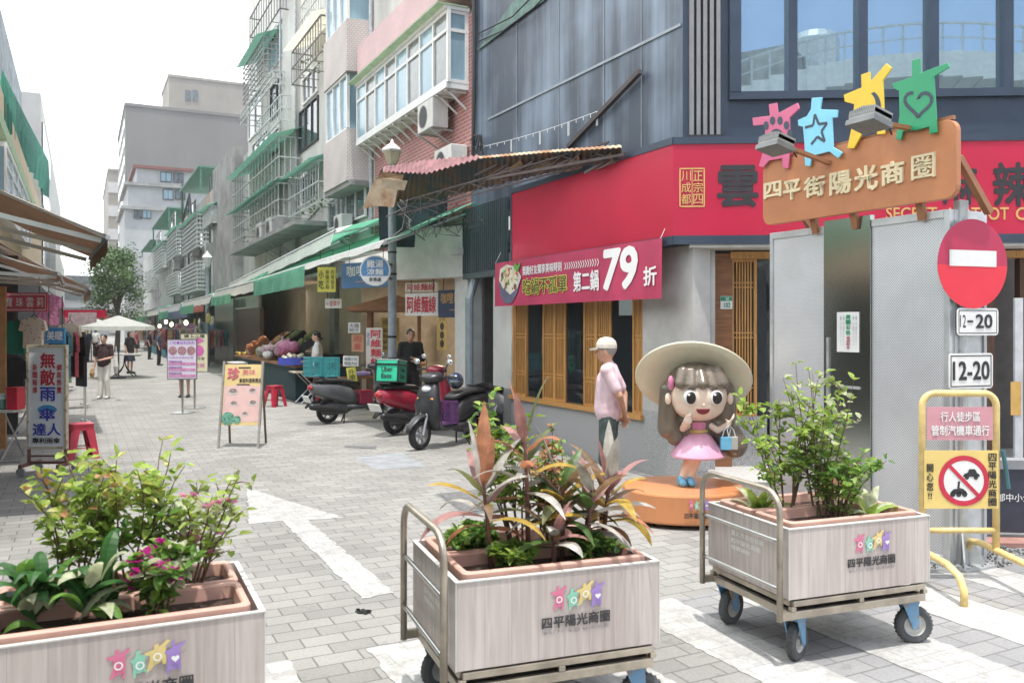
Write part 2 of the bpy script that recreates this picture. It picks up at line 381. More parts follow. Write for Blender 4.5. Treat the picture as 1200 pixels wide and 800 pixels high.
g = MB(); g.face([(-30, -14, 0), (30, -14, 0), (30, 180, 0), (-30, 180, 0)])
struct(g.build('pavement', pave), 'pale grey brick paving of the pedestrian street', 'pavement')
g = MB(); g.face([(5.35, 2.2, .0025), (12, 2.2, .0025), (12, 5.0, .0025), (5.35, 5.0, .0025)])
g.face([(3.44, .5, .001), (3.94, .5, .001), (3.94, 4.55, .001), (3.44, 4.55, .001)])
g.face([(4.3, .5, .001), (4.84, .5, .001), (4.84, 4.4, .001), (4.3, 4.4, .001)])
struct(g.build('dark_paving', paveedge), 'darker grey paver strips between the crossing stripes and at the corner', 'pavement')
jr = random.Random(9)
def jag(mb, poly, step=.045, amp=.011, z=.009):
    pts = []
    for (ax, ay), (bx, by) in zip(poly, poly[1:]+poly[:1]):
        L = math.hypot(bx-ax, by-ay); k = max(1, int(L/step)); nx, ny = -(by-ay)/L, (bx-ax)/L
        for i in range(k):
            o = jr.uniform(-amp, amp) if i else 0; pts.append((ax+(bx-ax)*i/k+nx*o, ay+(by-ay)*i/k+ny*o, z))
    mb.prism([(p[0], p[1]) for p in pts], V3((0, 0, 0)), V3((1, 0, 0)), V3((0, 1, 0)), UP, -.006, .005)
g = MB()
for x0, x1, y1 in ((-.25, .15, 4.7), (.59, 1.0, 4.66), (1.42, 1.84, 4.62), (2.25, 2.68, 4.6), (3.08, 3.5, 4.57), (3.88, 4.38, 4.6), (4.76, 5.22, 4.7), (5.62, 6.1, 4.2)):
    jag(g, [(x0, .6), (x1, .6), (x1, y1), (x0, y1)])
struct(g.build('crossing_stripes', paintm), 'white painted crossing stripes at the mouth of the street', 'road marking')
g = MB(); ap = [(287, 572), (404, 606), (358, 608), (461, 697), (444, 699), (330, 609), (292, 613)]
ap = [(289, 571), (405, 606), (360, 608), (462, 693), (424, 700), (330, 609), (292, 613)]
jag(g, [tuple(G(a, b, .009).xy) for a, b in ap][::-1], .05, .014)
struct(g.build('arrow_marking', paintm), 'large white painted arrow pointing up the street', 'road marking')
mh = M_('manhole_iron', (.22, .22, .22), .7, .3, var=.25, scale=20, bump=.4, bscale=60); mh2 = M_('cement_patch', (.29, .305, .32), .8, var=.15)
def gquad(name, px, m, lab, cat, z=.002, rim=True):
    q = [G(a, b, z) for a, b in px]
    mb = MB(); mb.face(q); cen = sum(q, V3())/4
    mb.face([cen+(p-cen)*.86+V3((0, 0, .004)) for p in q]) if rim else None
    o = mb.build(name, m); return struct(o, lab, cat)
gquad('manhole_cover', [(403, 524), (404, 521.5), (442, 522.5), (440, 526)], mh, 'small dark manhole cover in the paving in front of the scooters', 'manhole cover')
gquad('cement_patch', [(414, 536), (470, 530), (500, 546), (440, 550)], mh2, 'bluish cement filled cover in the paving near the arrow', 'manhole cover', rim=False)
gquad('drain_grate', [(510, 578), (560, 573), (600, 596), (545, 603)], mh, 'metal drain grate in paving beside the arrow', 'drain')
mb = MB(); rr = random.Random(3)
for i in range(14): mb.cbox(G(424+rr.uniform(-9, 9), 716+rr.uniform(-1.5, 1.5), .006), (.06*rr.random()+.01, .02, .006), Euler((0, 0, rr.uniform(0, 3))))
tag(mb.build('litter', black), 'scrap of black litter lying on the pavers left of the middle cart', 'litter')

# ================================================================== CORNER RESTAURANT
dark_clad = None
def stained(name, c1, c2, rough=.45):
    m, t, b = nodes_of(name, rough); n, L = t.nodes, t.links
    tcn = n.new('ShaderNodeTexCoord'); mp = n.new('ShaderNodeMapping'); mp.inputs['Scale'].default_value = (1.9, 1.9, .1); L.new(tcn.outputs['Object'], mp.inputs[0])
    a = n.new('ShaderNodeTexNoise'); a.inputs['Scale'].default_value = 1.6; a.inputs['Detail'].default_value = 8; a.inputs['Roughness'].default_value = .62; L.new(mp.outputs[0], a.inputs['Vector'])
    c = n.new('ShaderNodeTexNoise'); c.inputs['Scale'].default_value = .55; c.inputs['Detail'].default_value = 4; L.new(tcn.outputs['Object'], c.inputs['Vector'])
    ad = n.new('ShaderNodeMath'); ad.operation = 'ADD'; L.new(a.outputs['Fac'], ad.inputs[0]); L.new(c.outputs['Fac'], ad.inputs[1])
    cr = n.new('ShaderNodeValToRGB'); cr.color_ramp.elements[0].position = .86; cr.color_ramp.elements[1].position = 1.0 if False else .999
    cr.color_ramp.elements[0].position = .44; cr.color_ramp.elements[1].position = .62
    hf = n.new('ShaderNodeMath'); hf.operation = 'MULTIPLY'; hf.inputs[1].default_value = .5; L.new(ad.outputs[0], hf.inputs[0])
    cr.color_ramp.elements[0].color = (*c1, 1); cr.color_ramp.elements[1].color = (*c2, 1); L.new(hf.outputs[0], cr.inputs[0]); L.new(cr.outputs[0], b.inputs['Base Color'])
    return m
clad = stained('weathered_dark_cladding', (.042, .058, .085), (.2, .26, .335), .45)
Cc = PX(800, 383, XF); dC = (Cc-CAM).dot(F)                                   # corner of the upper wall
Ee = D(1420, 383, dC-.0577*(5.78-1.97)*1.45); Cc.z = Ee.z = 0
chU = (Ee-Cc).normalized(); chN = V3((chU.y, -chU.x, 0))                       # chamfer: runs right, faces the viewer
chL = (Ee-Cc).length
def ch(px, py, off=0): return PP(px, py, Cc+chN*off, chN)
def cu(px, off=0): return (ch(px, 383, off)-Cc).dot(chU)
def cz(px, py, off=0): return ch(px, py, off).z
rest = thing('restaurant_building', 'dark clad corner building with honey wood lattice windows and a red shop sign', 'building', (XF, Cc.y, 0))
def B(mb, name, m, par=rest, **k): return mb.build(name, m, par, world=True, **k)
yEnd = Yat(553); Ztop = 12.0; zS1 = 3.78                                       # far end of the dark wall, roof, top of red sign
zH = 2.72
# upper cladding on both faces, as boxes 0.3 thick
mb = MB(); mb.box(XF, Cc.y, zS1-.1, XF+.3, yEnd, Ztop)
B(mb, 'cladding', clad)
def chbox(mb, u0, u1, z0, z1, n0, n1): mb.frame(Cc, chU, UP, chN, u0, z0, u1, z1, n0, n1)
mb = MB(); uw0 = cu(860)
zwb = cz(1000, 110); zsp = cz(1000, 168)
chbox(mb, 0, uw0, zS1-.1, Ztop, -.3, 0); chbox(mb, uw0, chL, zS1-.1, zwb, -.3, 0); chbox(mb, uw0, chL, zwb+3.0, Ztop, -.3, 0)
B(mb, 'spandrel_panel', navy)
mb = MB(); chbox(mb, uw0-.06, chL, zwb-.06, zwb+.03, .003, .06); chbox(mb, uw0-.06, uw0+.07, zwb+.03, zwb+3, .003, .07)
chbox(mb, uw0, chL, zsp, zsp+.05, .003, .05)
B(mb, 'window_frame', navy)
mul = [928, 1010, 1093, 1180, 1265, 1350]; edges = [862]+mul
for px in mul:
    mb = MB(); chbox(mb, cu(px)-.05, cu(px)+.05, zwb+.03, zwb+3, -.1, .05); B(mb, 'mullion', navy)
# office behind the upper glass: glazing mirrors the sky and the balcony opposite
for a, b in zip(edges[:-1], edges[1:]):
    mb = MB(); mb.frame(Cc, chU, UP, chN, cu(a)+.05, zwb+.03, cu(b)-.05, zwb+3, -.06, -.05); B(mb, 'upper_window', mirror)
# seams and grey fins
mb = MB()
for px in (564, 606, 655, 708, 752): 
    y = Yat(px); mb.box(XF-.008, y-.006, zS1+.1, XF-.001, y+.006, Ztop)
mb.beam(PX(572, 140, XF-.012), PX(798, 29, XF-.012), .018, .035)
B(mb, 'cladding_seam', M_('seam_metal', (.3, .34, .38), .5, .3))
finm = M_('grey_fin', (.24, .24, .245), .6, var=.08)
for i in range(5):
    px = 809.5+i*7.7; mb = MB(); u = cu(px); chbox(mb, u-.022, u+.022, cz(825, 161), Ztop, .003, .09); B(mb, 'facade_fin', finm)
mb = MB(); chbox(mb, cu(806), cu(846), cz(825, 168), cz(825, 160), .003, .1); B(mb, 'fin_base', M_('black_metal', (.025, .028, .03), .5))
# roof slab / back volume so that the building is solid
mb = MB(); bk = [Cc+V3((.3, .2, 0)), Ee+V3((.1, .3, 0)), Ee+V3((2, 9, 0)), V3((16, yEnd, 0)), V3((XF+.31, yEnd, 0))]
mb.prism([(p.x, p.y) for p in bk], V3((0, 0, Ztop-.2)), V3((1, 0, 0)), V3((0, 1, 0)), UP, 0, .2)
B(mb, 'roof', concd)
mb = MB(); mb.prism([(p.x, p.y) for p in bk], V3((0, 0, 3.2)), V3((1, 0, 0)), V3((0, 1, 0)), UP, 0, .15); B(mb, 'ceiling', plaster)
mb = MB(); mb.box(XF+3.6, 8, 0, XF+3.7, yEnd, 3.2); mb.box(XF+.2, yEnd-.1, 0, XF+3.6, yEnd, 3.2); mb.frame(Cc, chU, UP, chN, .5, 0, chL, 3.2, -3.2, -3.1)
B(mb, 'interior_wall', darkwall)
# ground floor wall on the street side
yG = Yat(812); ys = {p: Yat(p) for p in (578, 599.5, 615, 633, 646.6, 659.6, 680.7, 695, 712.5, 738, 753)}
zsill = Zat(752, 486)
mb = MB(); mb.box(XF, ys[753], 0, XF+.25, ys[599.5], zsill-.06); mb.box(XF-.002, yG, 0, XF+.25, ys[753], .78)
ug = (V3((XF, yG, 0))-Cc).dot(chU)
u838, u862, u903 = cu(838), cu(862), cu(903)
mb.frame(Cc, chU, UP, chN, .06, 0, u838, .78, -.25, .004)
B(mb, 'pebble_wall', pebble)
mb = MB(); mb.box(XF, yG, .78, XF+.25, ys[753], 3.2); mb.frame(Cc, chU, UP, chN, .06, .78, u838, 3.2, -.25, 0)
B(mb, 'concrete_pier', conc)
mb = MB(); mb.box(XF, ys[599.5], .8, XF+.25, ys[578], 3.0); B(mb, 'plaster_pier', plaster)
mb = MB(); mb.box(XF-.003, ys[599.5], 0, XF+.25, ys[578], .8); B(mb, 'pier_base', concd)
mb = MB(); mb.box(XF, ys[753], 2.62, XF+.25, ys[599.5], 3.2); B(mb, 'lintel', concd)
mb = MB(); mb.box(XF-.05, ys[753]-.03, zsill-.06, XF+.2, ys[599.5]+.02, zsill); B(mb, 'window_sill', woodo)
mb = MB()
for p in (599.5, 753): mb.box(XF+.02, ys[p]-.03 if p < 700 else ys[p], zsill, XF+.1, ys[p] if p < 700 else ys[p]+.03, 2.62)
mb.box(XF+.02, ys[753]+.03, 2.56, XF+.1, ys[599.5]-.03, 2.62)
B(mb, 'window_frame', woodo)
def lattice(o, U, w, z0, z1, N, nb, par, name='lattice_panel'):
    mb = MB(); fw = .035
    for a, b in ((0, fw), (w-fw, w)): mb.frame(o, U, UP, N, a, z0, b, z1, 0, .05)
    for a, b in ((z0, z0+fw), (z1-fw, z1)): mb.frame(o, U, UP, N, fw, a, w-fw, b, 0, .05)
    for i in range(nb):
        u = fw+(w-2*fw)*(i+1)/(nb+1); mb.frame(o, U, UP, N, u-.008, z0+fw, u+.008, z1-fw, .01, .04)
    for zz in (.18, .21, .5, .53, .82, .85):
        z = z0+(z1-z0)*zz; mb.frame(o, U, UP, N, fw, z-.008, w-fw, z+.008, .012, .038)
    return B(mb, name, woodo, par)
Uy = V3((0, -1, 0)); Nx = V3((-1, 0, 0))
for a, b in ((599.5, 615), (633, 646.6), (646.6, 659.6), (680.7, 695), (695, 712.5), (738, 753)):
    ya, yb = ys[a], ys[b]; lattice(V3((XF+.09, ya-.032 if a < 600 else ya, 0)), Uy, ya-yb-(.064 if a < 600 or b > 752 else 0.0)+(.032 if b > 752 else 0), zsill, 2.56, Nx, 5, rest)
for a, b in ((615, 633), (659.6, 680.7), (712.5, 738)):
    mb = MB(); mb.box(XF+.06, ys[b], zsill, XF+.066, ys[a], 2.56); B(mb, 'window_glass', glass)
# chamfer ground floor: wood wall, lattice door, dark entrance
mb = MB(); mb.frame(Cc, chU, UP, chN, u838, 0, u862, 2.66, -.45, -.2); B(mb, 'wood_panel', woodb)
lattice(Cc+chN*(-.3)+chU*u862, chU, cu(893)-u862, .75, 2.6, chN, 6, rest)
mb = MB(); mb.frame(Cc, chU, UP, chN, u862, 0, cu(905), .75, -.4, -.25); B(mb, 'door_apron', pebble)
mb = MB(); mb.frame(Cc, chU, UP, chN, cu(893), .75, cu(985), 2.6, -.3, -.29); B(mb, 'door_glass', glass)
mb = MB(); mb.frame(Cc, chU, UP, chN, cu(860), 2.6, chL, 2.68, -.4, -.18); B(mb, 'door_head', woodo)
for px in (988, 1172, 1212):
    mb = MB(); mb.frame(Cc, chU, UP, chN, cu(px), 0, cu(px)+.09, 2.6, -.42, -.3); B(mb, 'door_post', wooddk)
mb = MB(); mb.frame(Cc, chU, UP, chN, .05, 2.7, chL, 2.78, -.5, .2); B(mb, 'soffit', offw)
# step along the chamfer
mb = MB(); mb.frame(Cc, chU, UP, chN, cu(828), .0, cu(990), .16, -.3, .75); o = mb.build('entrance_step', M_('granite', (.46, .45, .43), .8, var=.15, scale=40), None, bevel=.01)
struct(o, 'low granite step below the restaurant lattice door', 'step')
# something to see through the windows: tables, lamps
for i, (x, y) in enumerate(((XF+1.5, 12.3), (XF+1.7, 10.4))):
    t = thing('dining_table', 'dark dining table seen through the %s lattice window' % ('far', 'near')[i], 'table', (x, y, 0))
    mb = MB(); mb.box(-.5, -.35, .7, .5, .35, .74); mb.build('tabletop', woodb, t)
    mb = MB(); mb.box(-.05, -.05, 0, .05, .05, .7); mb.box(-.25, -.25, 0, .25, .25, .03); mb.build('leg', black, t)
pl = thing('lit_menu', 'white backlit menu panel hanging inside the restaurant window', 'poster', (XF+2.2, 12.2, 0))
mb = MB(); mb.box(-.02, -.25, 2.0, .02, .25, 2.6); mb.build('panel', M_('lit_panel', (.8, .8, .8), .5, emit=(1, .97, .9), estr=.6), pl)
mb = MB(); mb.box(-.008, -.02, 2.6, .008, .02, 3.2); mb.build('hanger', black, pl)

# red shop sign
sg = thing('shop_sign', 'long crimson restaurant fascia sign wrapping the corner with black brush lettering', 'sign', (XF, Cc.y, 2.8))
Xs = XF-.23; oN = .22
uB = (V3((Xs, 0, 0))-(Cc+chN*oN)).dot(V3((1, 0, 0)))/chU.x                   # bend
Pb = Cc+chN*oN+chU*uB; yS0 = Yat(600, Xs)
zb, zt = 2.83, 3.86
mb = MB(); mb.box(Xs, Pb.y, zb, Xs+.1, yS0, zt); mb.frame(Pb, chU, UP, chN, 0, zb, chL, zt, -.1, 0)
mb.build('panel', signred, sg, world=True)
mb = MB(); mb.box(Xs-.012, Pb.y, zt, XF-.002, yS0+.04, zt+.08); mb.frame(Pb, chU, UP, chN, 0, zt, chL, zt+.08, -.22, .012)
mb.box(Xs-.008, yS0, zb, Xs+.15, yS0+.05, zt); mb.frame(Pb, chU, UP, chN, 0, zb-.1, chL, zb, -.2, .008); mb.box(Xs-.008, Pb.y, zb-.1, XF-.002, yS0+.05, zb)
mb.build('trim', navy, sg, world=True)
ps = Pan(Pb+UP*zb, chU, UP, 1, 1)
def su(px): return (PP(px, 300, Pb, chN)-Pb).dot(chU)
def sz(py, px=900): return PP(px, py, Pb, chN).z-zb
def ptext(par, name, m, pan, items, **k):
    for it in items:
        mb = MB(); pan.text(mb, it[0], *it[1:5], **(it[5] if len(it) > 5 else {})); o = mb.build(name, m, par, world=True)
    return o
mb = MB(); a, b, c, d = su(796), su(826), sz(242), sz(196)
for (q0, q1, q2, q3) in ((a, c, b, c+.015), (a, d-.015, b, d), (a, c, a+.015, d), (b-.015, c, b, d), ((a+b)/2-.004, c, (a+b)/2+.004, d)): ps.rect(mb, q0, q1, q2, q3, .004)
mid = (a+b)/2
ps.text(mb, '正宗四', mid+.012, c+.025, b-.022, d-.025, .004, .01, vertical=True); ps.text(mb, '川成都', a+.022, c+.025, mid-.012, d-.025, .004, .01, vertical=True)
mb.build('seal', gold, sg, world=True)
ptext(sg, 'lettering', ink, ps, [('雲', su(840), sz(243), su(889), sz(193), dict(bold=.04)), ('麻', su(1104), sz(240, 1130), su(1146), sz(192, 1130), dict(bold=.04)), ('辣', su(1163), sz(242, 1180), su(1207), sz(190, 1180), dict(bold=.04))])
ptext(sg, 'gold_lettering', gold, ps, [('SECRET', su(1038), sz(257, 1060), su(1098), sz(243, 1060), dict(bold=.02)), ('HOTPOT', su(1112), sz(258, 1150), su(1182), sz(243, 1150), dict(bold=.02)), ('CUISINE', su(1190), sz(258, 1200), su(1262), sz(243, 1200), dict(bold=.02))])
# number plate
u0 = cu(844, -.2); u1 = cu(858, -.2); z0, z1 = cz(850, 362, -.2), cz(850, 347, -.2)
npn = Pan(Cc+chN*(-.198)+chU*u0+UP*z0, chU, UP, u1-u0, z1-z0); nt_ = thing('number_plate', 'small green and white house number plate on the brown wood wall', 'number plate', npn.p(.5, 0))
mb = MB(); npn.slab(mb, 0, 0, 1, 1, .0, .008); mb.build('plate', white, nt_, world=True)
mb = MB(); npn.rect(mb, .02, .62, .98, .97, .01); npn.text(mb, '102', .3, .1, .85, .5, .01, .03); mb.build('lettering', M_('green_enamel', (.02, .3, .16), .4), nt_, world=True)
mb = MB(); npn.text(mb, '號', .42, .66, .72, .92, .012, .01); npn.rect(mb, .05, .1, .2, .55, .011); mb.build('badge', white, nt_, world=True)

# banner
bn = thing('banner', 'crimson vinyl banner with hotpot picture and 79 discount lettering hung below the shop sign', 'banner', (XF-.3, 11, 2.1))
Xb = Xs-.06
p00, p10, p01 = PX(580, 358, Xb), PX(775, 351, Xb), PX(580, 307, Xb)
p00.z = p10.z = (p00.z+p10.z)/2; hh = ((p01.z-p00.z)+(PX(776, 281, Xb).z-p10.z))/2
bp = Pan(p00, p10-p00, UP, (p10-p00).length, hh)
mb = MB(); nn = 24
for i in range(nn):
    f = lambda u, v: bp.p(u, v, .004*math.sin(u*17)-.006*math.sin(u*6+v*2))
    mb.face([f(i/nn, 0), f((i+1)/nn, 0), f((i+1)/nn, 1), f(i/nn, 1)])
bo = mb.build('cloth', M_('banner_vinyl', (.5, .045, .115), .5, var=.12, scale=1.5), bn, world=True, solid=.004)
mb = MB(); bp.text(mb, '79', .728, .18, .90, .95, .014, .05, slant=.08); bp.text(mb, '折', .925, .22, .985, .55, .014, .035); bp.text(mb, '第二鍋', .56, .2, .705, .6, .014, .035)
bp.text(mb, '獎勵好友獨享美味時刻', .225, .64, .49, .84, .014, .02)
for i in range(15):
    u = .505+i*.0135; bp.poly(mb, [(u, .66), (u+.008, .73), (u, .8), (u+.004, .8), (u+.012, .73), (u+.004, .66)], .014)
mb.build('white_lettering', wlet, bn, world=True)
mb = MB(); bp.text(mb, '吃鍋不孤單', .222, .2, .525, .58, .012, .09); mb.build('letter_outline', M_('yellow_lettering', (.8, .7, .12), .5), bn, world=True)
mb = MB(); bp.text(mb, '吃鍋不孤單', .227, .22, .52, .56, .015, .012); mb.build('black_lettering', M_('dark_green_lettering', (.04, .06, .03), .5), bn, world=True)
mb = MB(); bp.poly(mb, [(.035, .55), (.05, .25), (.085, .06), (.14, .06), (.18, .25), (.215, .62)], .013, 0)
bp.poly(mb, [(.04, .6), (.07, .42), (.13, .25), (.185, .38), (.215, .62), (.17, .86), (.1, .93), (.05, .85)], .014, 1)
for i in range(42):
    a_ = rr.uniform(0, 2*pi); q = math.sqrt(rr.random()); bp.disc(mb, .128+.068*q*math.cos(a_), .6+.26*q*math.sin(a_), rr.uniform(.016, .05), .0142+i*.00006, 7, mi=rr.choice((2, 2, 3, 4, 5, 1)))
for i in range(9): bp.disc(mb, .175+rr.uniform(-.02, .03), .85+rr.uniform(-.07, .1), .035, .018+i*.00005, 6, mi=5)
mb.build('hotpot_picture', [M_('bowl_blue', (.16, .16, .24), .3), M_('noodle_cream', (.75, .7, .58), .5), M_('meat_brown', (.2, .08, .06), .5), M_('chili_red', (.5, .1, .07), .5), M_('tofu_yellow', (.75, .6, .3), .5), M_('herb_green', (.15, .38, .07), .5)], bn, world=True)
mb = MB()
for u in (.003, .997): mb.tube([bp.p(u, 1), bp.p(u, 1)+V3((.1, 0, .18))], .004, 5)
mb.build('cord', offw, bn, world=True)

# steel beam, string of lights and pipes on the dark wall
tag(MB().beam(PX(666, 172, XF-.05), PX(750, 84, XF-.08), .06, .06).build('steel_strut', M_('rusty_dark_steel', (.07, .055, .055), .6)), 'dark diagonal steel strut fixed to the stained cladding', 'strut')
mb = MB(); pts = [PX(566+i*8.4, 172-i*2.6+3*math.sin(i*pi/16), XF-.06) for i in range(17)]
mb.tube(pts, .004, 4)
for i, p in enumerate(pts):
    for k in range(2 if i % 4 == 0 else 1): mb.tube([p+V3((0, .03*k, 0)), p+V3((0, .03*k, -.05-.14*(i % 4 == 0)))], .006, 4)
tag(mb.build('icicle_lights', white), 'thin white icicle light string sagging along the stained dark wall', 'string lights')
mb = MB(); mb.tube([PX(556, 0, XF-.05), PX(556, 90, XF-.05), PX(554, 190, XF-.05)], .035, 8); mb.tube([PX(560, 40, XF-.05), PX(600, 20, XF-.2), PX(640, -20, XF-.5)], .012, 5)
mb.tube([PX(558, 50, XF-.05), PX(590, 36, XF-.1), PX(625, 10, XF-.1), PX(650, -15, XF-.1)], .012, 5)
for i in range(5): mb.tube([PX(551+i*3, 165+i*3, XF-.06), PX(556+i*2, 158, XF-.1), PX(566, 168+i*4, XF-.06), PX(556, 178+i, XF-.06)], .012, 5)
tag(mb.build('cable_bundle', M_('black_cable', (.03, .03, .032), .6)), 'bundle of black cables running up the seam between brick and dark wall', 'cable')
mb = MB(); mb.prism([(0, 0), (1, 0), (1, .32)], PX(560, 60, XF-.02)*1.0, (PX(640, 0, XF-.02)-PX(560, 60, XF-.02)), UP*1.9, V3((-1, 0, 0)), 0, .02)
tag(mb.build('green_tarp', M_('faded_green_tarp', (.16, .26, .23), .8, var=.2)), 'faded green tarp tied high on the grey wall', 'tarp')
# ================================================================== OLD APARTMENT ROW (right)
brickred = brickmat('red_brick', (.42, .16, .14), (.36, .13, .12), (.5, .42, .4), .22, .07, .008, 'DZ', .8, .3, .2)
pinktile = brickmat('pink_tile', (.62, .42, .42), (.58, .4, .4), (.5, .4, .4), .2, .08, .005, 'DZ', .6, .15, .15)
beigetile = brickmat('beige_tile', (.62, .565, .53), (.58, .53, .5), (.4, .37, .36), .06, .05, .006, 'DZ', .7, .2, .2)
greywall = M_('grey_green_render', (.6, .61, .575), .85, var=.17, scale=1.1, stretch=(1, 1, .35), bump=.05); greywall2 = M_('pale_render', (.74, .73, .68), .85, var=.12, scale=1, stretch=(1, 1, .4))
stainwall = M_('stained_render', (.56, .575, .55), .9, var=.24, scale=1.4, stretch=(1.5, 1.5, .2)); cagem = M_('weathered_white_bars', (.62, .66, .64), .6, .2, var=.15); darkbar = M_('dark_iron_bars', (.12, .13, .14), .6, .3)
rust = M_('rusty_sheet', (.32, .17, .09), .8, var=.35, scale=3, col2=(.5, .4, .28), thr=(.4, .6)); pinkcorr = M_('pink_corrugated_sheet', (.4, .19, .2), .6, var=.25, trans=.15, scale=4)
tarpteal = M_('dark_teal_mesh', (.04, .075, .085), .85, var=.3, scale=2); shutter = M_('dark_teal_shutter', (.055, .085, .1), .5, .3, var=.15, stretch=(1, 1, .1))
mpot = M_('terracotta', (.5, .22, .15), .7, var=.1, scale=4)
def facade(par, mb_name, m, pxa, pxb, z0, z1, X=XF, th=.3):
    ya, yb = Yat(pxa, X), Yat(pxb, X); mb = MB(); mb.box(X, min(ya, yb), z0, X+th, max(ya, yb), z1); return B(mb, mb_name, m, par)
def window_px(par, px0, px1, py0, py1, X=XF, cols=2, fm=None, gm=None, transom=False, proud=.03):
    """sliding window let into the wall: frame with bars, dark pane behind"""
    yb, ya = Yat(px0, X), Yat(px1, X); pm = (px0+px1)/2; zb_, zt_ = Zat(pm, py1, X), Zat(pm, py0, X)
    w = wallpan(ya, yb, zb_, zt_, X); mb = MB(); f = .05
    for (u0, v0, u1, v1) in ((0, 0, w.w, f), (0, w.h-f, w.w, w.h), (0, f, f, w.h-f), (w.w-f, f, w.w, w.h-f)): mb.frame(w.o, w.U, w.V, w.N, u0, v0, u1, v1, .004, proud+.03)
    for i in range(1, cols): mb.frame(w.o, w.U, w.V, w.N, w.w*i/cols-.025, f, w.w*i/cols+.025, w.h-f, .004, proud+.02)
    if transom: mb.frame(w.o, w.U, w.V, w.N, f, w.h*.72, w.w-f, w.h*.72+.05, .005, proud+.015)
    fr = B(mb, 'window', fm or white, par)
    mb = MB(); w.slab(mb, 0.01, 0.01, .99, .99, .003, .012); p = mb.build('pane', gm or darkglass, fr)
    Mi = Matrix.Translation(par.location).inverted()
    for v in p.data.vertices: v.co = Mi @ v.co
    return fr
def cage_px(par, px0, px1, py0, py1, X=XF, dep=.5, m=None, canopy=True, nb=8, cm=None, plants=False):
    Xo = X-dep; yb, ya = Yat(px0, Xo), Yat(px1, Xo); pm = (px0+px1)/2; z0, z1 = Zat(pm, py1, Xo), Zat(pm, py0, Xo)
    mb = MB(); t = .022 if ya < 34 else .05; L = yb-ya
    for z in ((z0, z0+(z1-z0)*.5, z1) if ya < 30 else [z0+(z1-z0)*i/7 for i in range(8)]):
        mb.beam((Xo, ya, z), (Xo, yb, z), t*1.6); mb.beam((Xo, ya, z), (X, ya, z), t*1.6); mb.beam((Xo, yb, z), (X, yb, z), t*1.6)
    n = max(4, int(nb))
    for i in range(n+1): y = ya+L*i/n; mb.beam((Xo, y, z0), (Xo, y, z1), t, up=(1, 0, 0))
    for i in range(1, 4): x = Xo+dep*i/4; mb.beam((x, ya, z0), (x, ya, z1), t, up=(1, 0, 0))
    for i in range(5): y = ya+L*i/4; mb.beam((Xo, y, z0), (X, y, z0), t)
    o = B(mb, 'window_cage', m or cagem, par)
    if canopy:
        mb = MB(); k = 10
        for i in range(k):
            a, b = ya-.1+(L+.2)*i/k, ya-.1+(L+.2)*(i+1)/k; mid_ = (a+b)/2
            mb.face([(X, a, z1+.35), (Xo-.25, a, z1+.02), (Xo-.25, mid_, z1+.05), (X, mid_, z1+.38)]); mb.face([(X, mid_, z1+.38), (Xo-.25, mid_, z1+.05), (Xo-.25, b, z1+.02), (X, b, z1+.35)])
        B(mb, 'canopy', cm or greenroof, par)
    if plants:
        mb = MB(); q = random.Random(int(px0*7+py0))
        for i in range(70):
            c = V3((q.uniform(Xo+.05, X-.05), q.uniform(ya, yb), z0+q.random()**1.5*.6*(z1-z0))); d = V3((q.uniform(-1, 1), q.uniform(-1, 1), q.uniform(-.5, 1)))*.1; e = V3((q.uniform(-1, 1), q.uniform(-1, 1), q.uniform(-1, 1)))*.05
            mb.face([c, c+d*.5+e, c+d, c+d*.5-e])
        B(mb, 'potted_plants', M_('balcony_leaves', (.16, .32, .08), .6, trans=.3, var=.3, scale=9), par)
    return o
def ac_unit(x, y, z, label, s=1.0, face=-1):
    t = thing('air_conditioner', label, 'air conditioner', (x, y, z), 0, 'air conditioner units on the old apartments')
    mb = MB(); mb.box(-.16*s, -.4*s, 0, .16*s, .4*s, .55*s); mb.build('casing', offw, t, bevel=.015)
    mb = MB()
    P_ = Pan((-.162*s, .4*s, 0), (0, -1, 0), UP, .8*s, .55*s)
    for r0 in (.06, .11, .16, .2): P_.ring(mb, .38, .5, r0*s, r0*s+.012*s, .012)
    P_.disc(mb, .38, .5, .2*s, .004); mb.build('fan_grille', dgrey, t)
    mb = MB(); mb.beam((.3*s, -.3*s, -.02), (-.2*s, -.3*s, -.02), .03); mb.beam((.3*s, .3*s, -.02), (-.2*s, .3*s, -.02), .03); mb.beam((-.18*s, -.3*s, -.03), (.3*s, -.3*s, -.3*s), .025); mb.beam((-.18*s, .3*s, -.03), (.3*s, .3*s, -.3*s), .025)
    mb.build('bracket', galv, t); return t
# ---- building A: red brick with the long white bay
Ab = thing('apartment_building', 'red brick old apartment with a long white bay window and pink tiled parapet', 'building', (XF, Yat(490), 0))
yA0, yA1 = Yat(552.5), Yat(439)
mb = MB(); mb.box(XF, yA0, 3.6, XF+.3, yA1, 7.4); B(mb, 'brick_wall', brickred, Ab)
mb = MB(); mb.box(XF-.02, yA0, 7.75, XF+.3, yA1, 8.6); mb.box(XF-.42, yA0+.05, 7.72, XF-.02, yA1, 8.35); B(mb, 'pink_parapet', pinktile, Ab)
mb = MB(); mb.box(XF, yA0, 8.6, XF+.3, yA1, 13); mb.box(XF+.3, yA0, 7.4, XF+.4, yA1, 8.6); B(mb, 'upper_wall', greywall, Ab)
Xb_ = XF-.42; by0 = yA0+.12; by1 = Yat(418, Xb_); bz0 = Zat(522, 97, Xb_); bz1 = Zat(522, 12, Xb_)
mb = MB(); mb.box(Xb_-.02, by0, bz0-.1, XF, by1, bz0); mb.box(Xb_-.05, by0-.03, bz1, XF, by1, bz1+.06)
nb_ = 8; ft = .035; L_ = by1-by0; zt_ = bz0+(bz1-bz0)*.7
